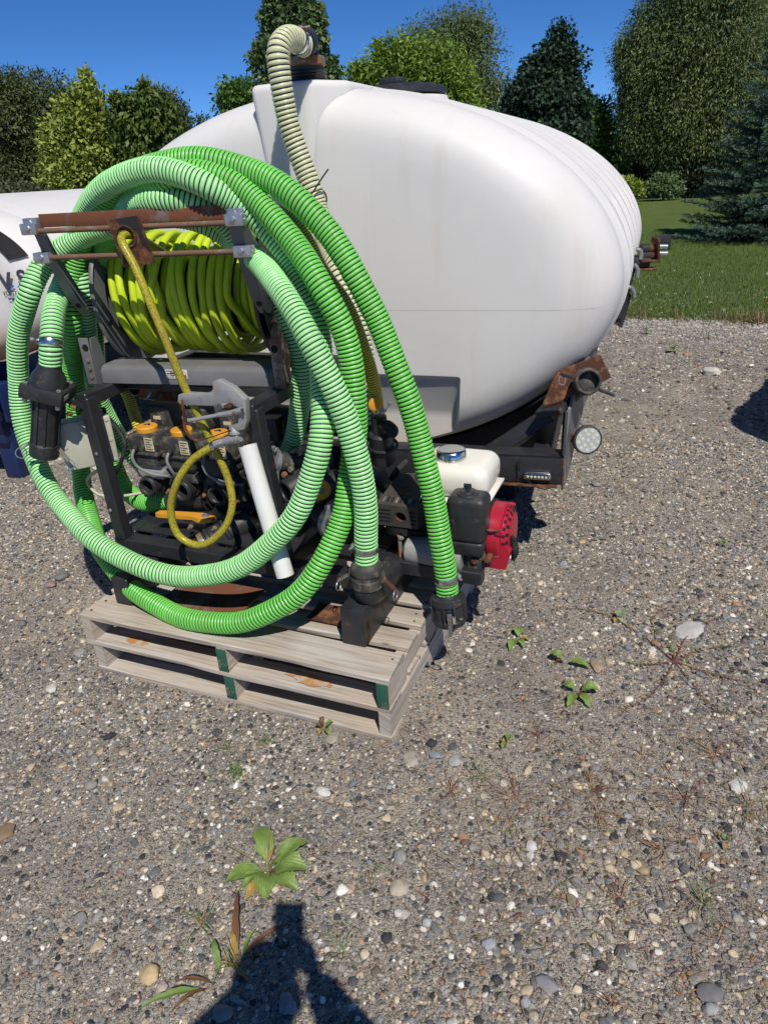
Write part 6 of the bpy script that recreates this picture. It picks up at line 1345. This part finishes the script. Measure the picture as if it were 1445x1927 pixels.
rock(1298, 1187, 52, (.46, .455, .45), 'largest pale slab half buried at the right', .2, 1.35, .5)
rock(1387, 1482, 34, PALE, 'pale angular stone near the right edge below the weeds', .5, 1.3)
rock(856, 1435, 26, (.34, .34, .34), 'light grey wedge stone below the pallet corner', .45, 1.3)
rock(820, 1424, 22, BLUE, 'smooth blue grey pebble beside the light grey wedge', .55, 1.3)
rock(774, 1430, 40, (.35, .32, .27), 'flat tan grey stone set in the ground before the pallet', .18, 1.1, .5)
rock(750, 1674, 40, (.42, .37, .29), 'angular sandy stone right of the large plantain', .4, 1.15)
rock(8, 1570, 40, (.20, .13, .07), 'brown stone cut by the left edge of the picture', .3, 1.2)
rock(1029, 1853, 32, (.20, .21, .225), 'long slate stone at the bottom right of centre', .45, 1.5)
rock(1334, 1872, 42, SLATE, 'biggest dark slate stone in the lower right corner', .5, 1.3)
rock(1311, 1838, 30, BRN, 'flat brown stone just above the big dark slate one', .2, 1.5)
rock(1338, 1900, 26, (.30, .31, .33), 'grey stone under the big dark slate one', .5, 1.2)
rock(1123, 1256, 28, (.34, .24, .17), 'flat brown stone touching the pair of plantain leaves', .3, 1.4)
rock(626, 1392, 30, (.33, .29, .24), 'grey tan stone leaning at the foot of the pallet', .4, 1.3)
rock(749, 1721, 20, PALE, 'round white pebble below the angular sandy stone', .75, 1.05)
rock(803, 1738, 20, (.44, .45, .46), 'pale pebble with a flat grey neighbour', .7, 1.1)
rock(818, 1748, 18, SLATE, 'flat dark pebble beside the pale one', .5, 1.5)
rock(1120, 914, 18, (.22, .22, .23), 'grey stone on the open gravel below the work light', .6, 1.2)
rock(1338, 705, 30, PALE, 'white boulder near the lawn edge', .65, 1.3)
rock(1095, 1090 - 68, 14, TAN, 'sandy pebble at the tip of the skid shadow', .6, 1.2)
rock(98, 1297, 22, PALE, 'white flat stone below the pallet corner at left', .4, 1.4)
rock(656, 1585 + 90, 26, PINK, 'dull pink stone right of the plantain leaves', .35, 1.2)
rock(1000, 1595, 24, PALE, 'cream pebble at the end of a dry grass wisp', .6, 1.2)
rock(1196, 1630, 22, (.62, .53, .36), 'yellowish pebble in the right foreground', .6, 1.2)
rock(1210, 1640, 22, (.35, .27, .15), 'olive brown pebble under the yellowish one', .6, 1.2)
rock(920, 1780, 26, (.30, .32, .36), 'blue grey pebble in the lower middle', .6, 1.3)

# ================================================================== WEEDS
def leaf_surface(name, a, b):
    mt, n, l, p = nodes(name); tc = n.new('ShaderNodeTexCoord'); uvn = tc.outputs['UV']
    nz = noise(n, l, 7, 5, .6, uvn); r = ramp(n, [(.3, a), (.7, b)]); l.new(nz.outputs[0], r.inputs[0])
    sx = n.new('ShaderNodeSeparateXYZ'); l.new(uvn, sx.inputs[0])
    vein = maths(n, l, 'PINGPONG', maths(n, l, 'MULTIPLY', maths(n, l, 'ABSOLUTE', sx.outputs[1]), 5.0), .5)
    rv = ramp(n, [(.0, (.8, .8, .8)), (.12, (0, 0, 0))]); l.new(vein, rv.inputs[0])
    c = mixc(n, l, maths(n, l, 'MULTIPLY', rv.outputs[0], .45), r.outputs[0], tuple(min(.6, x * 1.7) for x in b))
    l.new(c, p.inputs['Base Color']); p.inputs['Roughness'].default_value = .45; p.inputs['Specular IOR Level'].default_value = .4
    bump(n, l, p, vein, .5, .002)
    t = n.new('ShaderNodeBsdfTranslucent'); l.new(c, t.inputs['Color']); ms = n.new('ShaderNodeMixShader'); ms.inputs[0].default_value = .22
    l.new(p.outputs[0], ms.inputs[1]); l.new(t.outputs[0], ms.inputs[2]); l.new(ms.outputs[0], n['Material Output'].inputs['Surface']); return mt
M['plantain'] = leaf_surface('plantain', (.13, .215, .045), (.24, .34, .085)); M['leaf_yellow'] = leaf_surface('leaf_yellow', (.34, .20, .04), (.42, .30, .08)); M['leaf_red'] = leaf_surface('leaf_red', (.16, .045, .035), (.20, .12, .05)); M['leaf_silver'] = leaf_surface('leaf_silver', (.20, .27, .13), (.30, .36, .22))
M['straw'] = mat('straw', (.36, .24, .12), (.24, .14, .075), 60, .8); M['red_blade'] = mat('red_blade', (.17, .045, .05), (.13, .07, .04), 30, .6); M['green_blade'] = mat('green_blade', (.08, .15, .035), (.13, .20, .06), 40, .6); M['seed'] = mat('seed', (.16, .13, .05), (.22, .20, .07), 90, .9)
def leaf(root, b, t_, wd, arch, mt, fold=.25, stalk=.16, name='leaf', curl=0):
    b, t_ = np.array(b, float), np.array(t_, float); ax = t_ - b; L_ = np.linalg.norm(ax); ax /= L_; sd = np.cross(ax, PZ); sd /= np.linalg.norm(sd); ns_, nw = 12, 6
    V, UV, Fs = [], [], []; ph = rng.uniform(0, 6); ragged = 1 + .11 * rng.normal(size=(ns_ + 1, 2))
    for i in range(ns_ + 1):
        f_ = i / ns_; w_ = .045 if f_ < stalk else max(.03, math.sin(math.pi * ((f_ - stalk) / (1 - stalk)) ** .82) ** .75)
        c_ = b + ax * L_ * f_ + PZ * (arch * math.sin(math.pi * min(1, f_ * .92)) - curl * f_ ** 3 * L_)
        for j in range(nw + 1):
            y = (j / nw * 2 - 1); V.append(c_ + sd * y * (ragged[i, 0 if y < 0 else 1] if abs(y) > .9 else 1) * w_ * wd / 2 + PZ * (abs(y) * w_ * wd * fold + .05 * wd * w_ * math.sin(9 * f_ + 3 * y + ph))); UV.append((f_, y * w_))
    for i in range(ns_):
        for j in range(nw): k = i * (nw + 1) + j; Fs.append((k, k + 1, k + nw + 2, k + nw + 1))
    me = bpy.data.meshes.new(name); o0 = np.array(world_loc(root)); me.from_pydata([tuple(v - o0) for v in V], [], Fs); uv = me.uv_layers.new(name='UVMap')
    for l in me.loops: uv.data[l.index].uv = UV[l.vertex_index]
    me.update(); me.shade_smooth(); return link(name, me, mt, root)
def plantain(label, cx_, cy_, tips, name='plantain'):
    c_ = gp(cx_, cy_); root = thing(name, label, 'weed', c_, 'broad leaved weeds in the gravel')
    for tx, ty, wpx, hh, mt in tips:
        t0 = gp(tx, ty); k = float((t0 - CPOS) @ _fw) / F
        t1 = gp(tx, ty, hh); leaf(root, c_ + PZ * .004, t1, wpx * k, .012 + hh * .25, M[mt], .12 + .12 * rng.random(), .18, curl=.12)
    return root
def spike(root, px, py, h, base, r=.0022, mt='seed', name='seed_spike'):
    t_ = gp(px, py, h); b = np.array(base); mb = MB(); m_ = (b + t_) / 2 + PZ * .012; mb.tube([b, m_, b * .35 + t_ * .65 + PZ * .008, t_], [.0012, .0012, r, r * .5], 6, samples=16); obj(name, mb, M[mt], root)
pw = plantain('largest plantain with broad torn leaves at the tip of the dark shadow', 505, 1642, [(492, 1552, 38, .045, 'plantain'), (580, 1578, 30, .05, 'plantain'), (578, 1632, 46, .035, 'plantain'), (560, 1672, 40, .02, 'plantain'), (498, 1690, 44, .02, 'plantain'), (424, 1655, 36, .025, 'plantain'), (462, 1690, 26, .006, 'leaf_yellow'), (512, 1572, 18, .03, 'leaf_yellow'), (535, 1660, 22, .015, 'leaf_red'), (455, 1668, 24, .02, 'plantain')])
for tx, ty, h in ((425, 1588, .05), (508, 1548, .09), (528, 1605, .06)): spike(pw, tx, ty, h, gp(505, 1642))
plantain('four leaved bright plantain right of the pallet', 1086, 1306, [(1058, 1288, 20, .022, 'plantain'), (1128, 1298, 26, .025, 'plantain'), (1068, 1330, 17, .012, 'plantain'), (1110, 1330, 17, .012, 'plantain'), (1095, 1315, 10, .01, 'leaf_red')])
plantain('plantain with two leaves spread apart above the four leaved one', 1062, 1250, [(1034, 1230, 20, .03, 'plantain'), (1110, 1254, 19, .018, 'plantain'), (1045, 1247, 9, .01, 'leaf_red')])
plantain('small plantain with one brown leaf nearest the cam coupler', 974, 1206, [(976, 1180, 17, .024, 'plantain'), (958, 1222, 16, .015, 'plantain'), (985, 1218, 13, .012, 'plantain'), (996, 1205, 12, .008, 'leaf_yellow')])
plantain('tiny upright plantain shoot amid dry grass', 952, 1405, [(962, 1384, 13, .03, 'plantain'), (944, 1410, 11, .012, 'plantain'), (940, 1396, 10, .01, 'leaf_yellow')])
plantain('yellow and red tinged seedling at the foot of the pallet', 610, 1376, [(604, 1350, 9, .03, 'leaf_red'), (628, 1360, 11, .02, 'plantain'), (600, 1384, 10, .012, 'leaf_yellow'), (622, 1384, 11, .012, 'plantain'), (592, 1368, 8, .015, 'leaf_red')])
plantain('silvery leaved weed with small stacked leaves at right', 1162, 1168, [(1172, 1150, 10, .028, 'leaf_silver'), (1180, 1152, 9, .02, 'leaf_silver'), (1158, 1152, 10, .03, 'leaf_silver'), (1168, 1170, 11, .012, 'leaf_silver'), (1155, 1172, 10, .008, 'leaf_yellow')])
plantain('tiny green seedling on the open gravel at far right', 1358, 1028, [(1350, 1024, 9, .012, 'plantain'), (1368, 1026, 9, .012, 'plantain'), (1360, 1020, 8, .02, 'plantain')])
plantain('little green weed in the pale gravel under the lawn', 1266, 660, [(1258, 656, 9, .05, 'plantain'), (1276, 657, 9, .05, 'plantain'), (1266, 652, 8, .07, 'plantain')])
plantain('dark green seedling low in the right foreground', 1362, 1588, [(1352, 1576, 12, .015, 'plantain'), (1372, 1582, 11, .012, 'plantain'), (1364, 1600, 10, .01, 'leaf_yellow')])

def grass_tuft(label, px, py, n_, lpx, mts, spread=1.0, hmax=.05, dirs=None, wd=.0026, name='grass_tuft', group='dry grass tufts in the gravel'):
    c_ = gp(px, py); k = float((c_ - CPOS) @ _fw) / F; root = thing(name, label, 'grass', c_, group); B = {m_: MB() for m_ in mts}
    for i in range(n_):
        a_ = rng.uniform(0, 6.283) if dirs is None else R(dirs[i % len(dirs)] + rng.normal() * 14); L_ = lpx * k * rng.uniform(.4, 1.15); h = hmax * rng.uniform(.15, 1.0); m_ = mts[rng.integers(len(mts))]
        d = np.array([math.cos(a_), math.sin(a_), 0]) * L_ * spread; b = c_ + np.array([*rng.normal(size=2) * .006, 0]); e = b + d + PZ * h * rng.uniform(.0, .8) + PZ * .003; md = b + d * .5 + PZ * h + np.array([*rng.normal(size=2) * L_ * .08, 0])
        P = catmull([b, md, e], 7); s_ = np.cross(d, PZ); s_ /= np.linalg.norm(s_) + 1e-9; mb = B[m_]; o = len(mb.v)
        for q_, p_ in enumerate(P): w_ = wd * (1 - (q_ / 6) ** 2 * .9) * (.7 + .6 * rng.random()); mb.v += [tuple(p_ - s_ * w_ / 2), tuple(p_ + PZ * w_ * .25), tuple(p_ + s_ * w_ / 2)]
        for q_ in range(6):
            for z_ in (0, 1): mb.f.append((o + q_ * 3 + z_, o + q_ * 3 + z_ + 1, o + q_ * 3 + z_ + 4, o + q_ * 3 + z_ + 3)); mb.m.append(0)
    for m_, mb in B.items():
        if mb.v: tag(obj('blades', mb, M[m_], root, smooth=60), None, None, None, 'stuff')
    return root
ST, GB, RB = 'straw', 'green_blade', 'red_blade'
tuf = [('straw tuft with a long wisp pointing down to the cream pebble', 968, 1500, 16, 70, (ST, ST, RB)), ('short brown tuft left of the long straw wisp', 848, 1490, 14, 42, (RB, ST)), ('green and straw tuft between the grey stones and the straw wisp', 905, 1462, 16, 46, (GB, ST)),
       ('dense brown tuft in the right foreground middle', 1118, 1488, 22, 52, (ST, RB, ST)), ('bent straw tuft lying towards the lower right', 1128, 1530, 12, 60, (ST,)), ('sparse reddish tuft below the slab at right', 1060, 1340, 10, 40, (RB, ST)),
       ('wide straw tuft at the right edge above the pale angular stone', 1405, 1520, 24, 80, (ST, ST, GB)), ('long flat straw stems right of the brown tuft', 1290, 1500, 16, 90, (ST, RB)), ('green tinged tuft near the bottom right', 1320, 1700, 18, 60, (GB, ST)),
       ('upright straw tuft left of the green tinged one', 1170, 1690, 10, 60, (ST, RB)), ('thin tuft with yellow bits beside the large plantain', 700, 1640, 9, 34, (ST, GB)), ('small tuft with a long seed stalk right of the shadow', 650, 1795, 12, 60, (ST, GB)),
       ('brown rosette tuft low at the bottom middle', 1150, 1895, 14, 38, (RB, ST)), ('little dry tuft above the slate stone', 1290, 1880, 10, 34, (ST,)), ('grassy tuft left of the big plantain', 380, 1740, 20, 62, (GB, ST, GB)), ('tiny reddish tuft in the right middle ground', 1205, 1420, 12, 44, (RB, ST)),
       ('broad sprawl of straw under the right edge weeds', 1345, 1420, 20, 70, (ST, RB)), ('withered tuft directly right of the tiny plantain shoot', 1010, 1385, 16, 50, (ST, RB)), ('small green tuft in front of the pallet corner', 500, 1398, 18, 26, (GB,)), ('ferny green tuft before the pallet middle', 446, 1458, 30, 30, (GB,)),
       ('thin green sprig left of the ferny tuft', 425, 1410, 12, 30, (GB, ST)), ('dry tuft on the far gravel under the lawn', 1330, 640, 14, 24, (ST, GB)), ('second dry tuft on the far gravel', 1215, 630, 12, 20, (ST, GB)), ('russet dry clump by the lawn at the right edge', 1425, 610, 40, 42, (ST, RB)),
       ('straw bits beside the silvery weed', 1240, 1150, 12, 50, (ST, RB)), ('dry sprig below the pallet weeds at right', 935, 1315 + 230, 9, 40, (ST,)), ('reddish twig tuft beside the red seedling of the lower right', 1245, 1600, 14, 50, (RB, ST))]
for lb, px, py, n_, lp, mts in tuf:
    far = py < 700; grass_tuft(lb, px, py, n_, lp, mts, 1.0, .16 if far else .035, None, .006 if far else .0024)
# the tall reddish grass left of the shadow
tg = grass_tuft('tall reddish grass with purple blades at the left flank of the shadow', 440, 1818, 16, 60, (ST, GB, RB), 1.0, .05, None, .003)
for (bx_, by_), (tx, ty), h, wpx, mt in (((445, 1815), (447, 1672), .05, 13, 'leaf_red'), ((455, 1800), (548, 1738), .05, 11, 'leaf_red'), ((448, 1805), (436, 1752), .04, 11, 'leaf_yellow'), ((415, 1830), (402, 1768), .03, 12, 'plantain'), ((385, 1862), (262, 1898), .03, 14, 'plantain'), ((392, 1860), (318, 1910), .02, 8, 'leaf_red'), ((400, 1850), (330, 1850), .02, 8, 'leaf_red'), ((455, 1805), (483, 1750), .05, 8, 'plantain'), ((430, 1815), (470, 1850), .02, 9, 'leaf_yellow')):
    b_, t_ = gp(bx_, by_, .004), gp(tx, ty, h); k = float((b_ - CPOS) @ _fw) / F; leaf(tg, b_, t_, wpx * k, .02, M[mt], .2, .0, 'leaf', .05)
# sprawling knotweed
kc = gp(1268, 1247); kw = thing('knotweed', 'sprawling wiry weed radiating flat over the gravel at right', 'weed', kc)
for tips in ([(1200, 1190), (1120, 1150), (1050, 1143)], [(1290, 1200), (1320, 1175), (1390, 1150)], [(1330, 1265), (1390, 1280), (1445, 1292)], [(1305, 1290), (1340, 1330), (1390, 1352)], [(1240, 1290), (1205, 1320), (1180, 1330)], [(1225, 1250), (1180, 1248)], [(1310, 1225), (1360, 1215)], [(1262, 1220), (1230, 1185), (1225, 1160)]):
    P = [kc + PZ * .006] + [gp(x, y, .008) for x, y in tips]; mb = MB(); mb.tube(P, [.0024, .0018, .0010], 5, samples=22); C = catmull(P, 26)
    for i in range(3, 26, 2):
        for sd_ in (-1, 1):
            d = C[i] - C[i - 1]; d /= np.linalg.norm(d); sdv = np.cross(d, PZ) * sd_; e = C[i] + (sdv * .7 + d * .6 + PZ * rng.uniform(0, .5)) * rng.uniform(.008, .018)
            w_ = np.cross(e - C[i], PZ) * .28; o = len(mb.v); md = (C[i] + e) / 2; mb.v += [tuple(C[i]), tuple(md + w_), tuple(e), tuple(md - w_)]; mb.f.append((o, o + 1, o + 2, o + 3)); mb.m.append(int(rng.integers(1, 3)))
    obj('stem', mb, [M['red_blade'], M['green_blade'], M['straw']], kw)

# ================================================================== THE PHOTOGRAPHER (behind the camera; the shadow falls into the picture)
pe = thing('person', 'person in dark clothes holding a phone up with both hands', 'person', (0, -.29, 0))
PHC = CPOS - _fw * .014 - CUP * .062
joints = {'pel': (-.08, -.31, .97, .130), 'bel': (-.08, -.315, 1.10, .125), 'che': (-.085, -.29, 1.31, .165), 'nek': (-.05, -.28, 1.49, .075), 'hed': (-.04, -.265, 1.56, .06)}
J = {}; E_ = [('pel', 'bel'), ('bel', 'che'), ('che', 'nek'), ('nek', 'hed')]
hand = {}
for sg_, sn in ((-1, 'l'), (1, 'r')):
    hw = PHC + CRT * sg_ * .055 - CUP * .075 - _fw * .03; hand[sn] = hw
    joints.update({'sh' + sn: (.19 * sg_ - .065, -.27, 1.46, .092), 'el' + sn: (.185 * sg_ - .05, -.12, 1.33, .066), 'wr' + sn: (*hw, .036), 'hi' + sn: (.10 * sg_ - .08, -.31, .92, .098), 'kn' + sn: (.115 * sg_ - .08, -.29, .51, .062), 'an' + sn: (.12 * sg_ - .08, -.32, .09, .042), 'to' + sn: (.14 * sg_ - .08, -.14, .035, .034)})
    E_ += [('che', 'sh' + sn), ('sh' + sn, 'el' + sn), ('el' + sn, 'wr' + sn), ('pel', 'hi' + sn), ('hi' + sn, 'kn' + sn), ('kn' + sn, 'an' + sn), ('an' + sn, 'to' + sn)]
def skinned(name, joints, edges, mt, parent, root_key, sub=2):
    ks = list(joints); me = bpy.data.meshes.new(name); o0 = np.array(world_loc(parent))
    me.from_pydata([tuple(np.array(joints[k][:3]) - o0) for k in ks], [(ks.index(a), ks.index(b)) for a, b in edges], []); o = link(name, me, mt, parent)
    o.modifiers.new('skin', 'SKIN'); lay = me.skin_vertices[0].data
    for i, k in enumerate(ks): lay[i].radius = (joints[k][3],) * 2; lay[i].use_root = (k == root_key)
    ss = o.modifiers.new('sub', 'SUBSURF'); ss.levels = ss.render_levels = sub
    bpy.context.view_layer.update(); nm = bpy.data.meshes.new_from_object(o.evaluated_get(bpy.context.evaluated_depsgraph_get())); o.modifiers.clear(); o.data = nm; nm.name = name; nm.shade_smooth()
    nm.materials.clear(); nm.materials.append(mt); return o
skinned('body', joints, E_, M['cloth'], pe, 'pel')
mb = MB(); hcn = np.array([-.035, -.225, 1.665])
for i in range(17):
    for j in range(24):
        a_, b_ = math.pi * i / 16, 2 * math.pi * j / 24; d = np.array([math.sin(a_) * math.cos(b_), math.sin(a_) * math.sin(b_), math.cos(a_)])
        r_ = np.array([.075, .095, .118]); k = 1 - .16 * max(0, -d[2]) * (1 - max(0, d[1])); p_ = hcn + d * r_ * np.array([k, k, 1]); mb.v.append(tuple(p_))
for i in range(16):
    for j in range(24): mb.f.append((i * 24 + j, (i + 1) * 24 + j, (i + 1) * 24 + (j + 1) % 24, i * 24 + (j + 1) % 24)); mb.m.append(0)
hd_ = obj('head', mb, M['skin'], pe, smooth=80)
mb = MB(); mb.tube([hcn + np.array([0, .094, .022]), hcn + np.array([0, .115, -.015]), hcn + np.array([0, .097, -.030])], [.007, .014, .008], 8); obj('nose', mb, M['skin'], hd_)
for sg_ in (-1, 1):
    mb = MB(); mb.lathe(hcn + np.array([.031 * sg_, .080, .018]), np.array([0, 1, 0]), [(0, .012), (.006, .010), (.009, .004)], 12); obj('eye', mb, M['label_white'], hd_)
    mb = MB(); mb.box(hcn + np.array([.077 * sg_, -.005, -.005]), (.014, .035, .055), AXW, .006); obj('ear', mb, M['skin'], hd_)
mb = MB(); mb.box(hcn + np.array([0, .088, -.055]), (.045, .012, .008), AXW, .003); obj('mouth', mb, M['red_blade'], hd_)
mb = MB()
for i in range(9):
    for j in range(24):
        a_, b_ = math.pi * .52 * i / 8, 2 * math.pi * j / 24; d = np.array([math.sin(a_) * math.cos(b_), math.sin(a_) * math.sin(b_) - (.06 if i > 5 else 0), math.cos(a_)]); mb.v.append(tuple(hcn + d * np.array([.082, .102, .124])))
for i in range(8):
    for j in range(24): mb.f.append((i * 24 + j, (i + 1) * 24 + j, (i + 1) * 24 + (j + 1) % 24, i * 24 + (j + 1) % 24)); mb.m.append(0)
obj('hair', mb, M['bark'], hd_, smooth=80)
for sg_, sn in ((-1, 'l'), (1, 'r')):
    w0 = hand[sn]; pm = PHC + CRT * sg_ * .052 - CUP * .038 - _fw * .010; hj = {'w': (*w0, .024), 'p': (*((w0 + pm) / 2), .026), 'k': (*pm, .020)}; he = [('w', 'p'), ('p', 'k')]
    for f_ in range(4):
        kx = pm + CUP * (.018 - .018 * f_); m1_ = kx + CRT * sg_ * -.004 + _fw * .004 + CUP * .006; m2_ = m1_ + CRT * sg_ * -.024 + _fw * -.0005; hj.update({f'a{f_}': (*kx, .009), f'b{f_}': (*m1_, .0085), f'c{f_}': (*m2_, .0075)}); he += [('k', f'a{f_}'), (f'a{f_}', f'b{f_}'), (f'b{f_}', f'c{f_}')]
    th_ = (w0 + pm) / 2 - _fw * .02; t2_ = pm - _fw * .026 + CUP * .02 - CRT * sg_ * .012; hj.update({'t1': (*th_, .011), 't2': (*t2_, .009), 't3': (*(t2_ + CUP * .022 - CRT * sg_ * .008), .008)}); he += [('p', 't1'), ('t1', 't2'), ('t2', 't3')]
    skinned('hand', hj, he, M['skin'], pe, 'p')
mb = MB(); mb.box(PHC - _fw * .001, (.076, .160, .0085), (CRT, CUP, -_fw), .004); tag(obj('phone', mb, M['black_plastic'], loc=tuple(PHC)), 'black phone held upright by the person behind the picture', 'phone')

# dry straw litter lying flat over the right half of the yard
k = 1500; sx_l, sy_l = [], []
for cx_, cy_, sd_, m_ in ((.62, 1.45, .30, 420), (.45, 1.1, .25, 260), (1.1, 1.9, .4, 320), (.9, 1.35, .3, 300), (-.25, 1.0, .3, 80), (1.5, 3.0, .7, 160), (.2, 1.35, .3, 120)):
    sx_l.append(rng.normal(cx_, sd_, m_)); sy_l.append(rng.normal(cy_, sd_ * .7, m_))
sx_l, sy_l = np.concatenate(sx_l), np.concatenate(sy_l); ok = (sy_l > .7) & ~on_pallet(sx_l, sy_l); sx_l, sy_l = sx_l[ok], sy_l[ok]
mb = MB()
for x, y in zip(sx_l, sy_l):
    a_ = rng.uniform(0, 6.28); L_ = rng.uniform(.012, .060); d = np.array([math.cos(a_), math.sin(a_), 0]); sdv = np.array([-d[1], d[0], 0]) * rng.uniform(.0006, .0013); p = np.array([x, y, .005 + rng.random() * .006]); bnd = np.array([-d[1], d[0], 0]) * L_ * rng.normal() * .15
    p1 = p + d * L_ * .5 + bnd + PZ * rng.random() * .006; p2 = p + d * L_ + PZ * rng.normal() * .002; o = len(mb.v); mi = int(rng.integers(0, 3))
    mb.v += [tuple(p - sdv), tuple(p + sdv), tuple(p1 + sdv), tuple(p1 - sdv), tuple(p2)]; mb.f += [(o, o + 1, o + 2, o + 3), (o + 3, o + 2, o + 4)]; mb.m += [mi, mi]
tag(obj('straw_litter', mb, [M['straw'], M['red_blade'], M['dry_grass'] if False else M['seed']], loc=(0, 0, 0), smooth=0), 'bits of dry straw and twig littering the gravel', None, None, 'stuff')
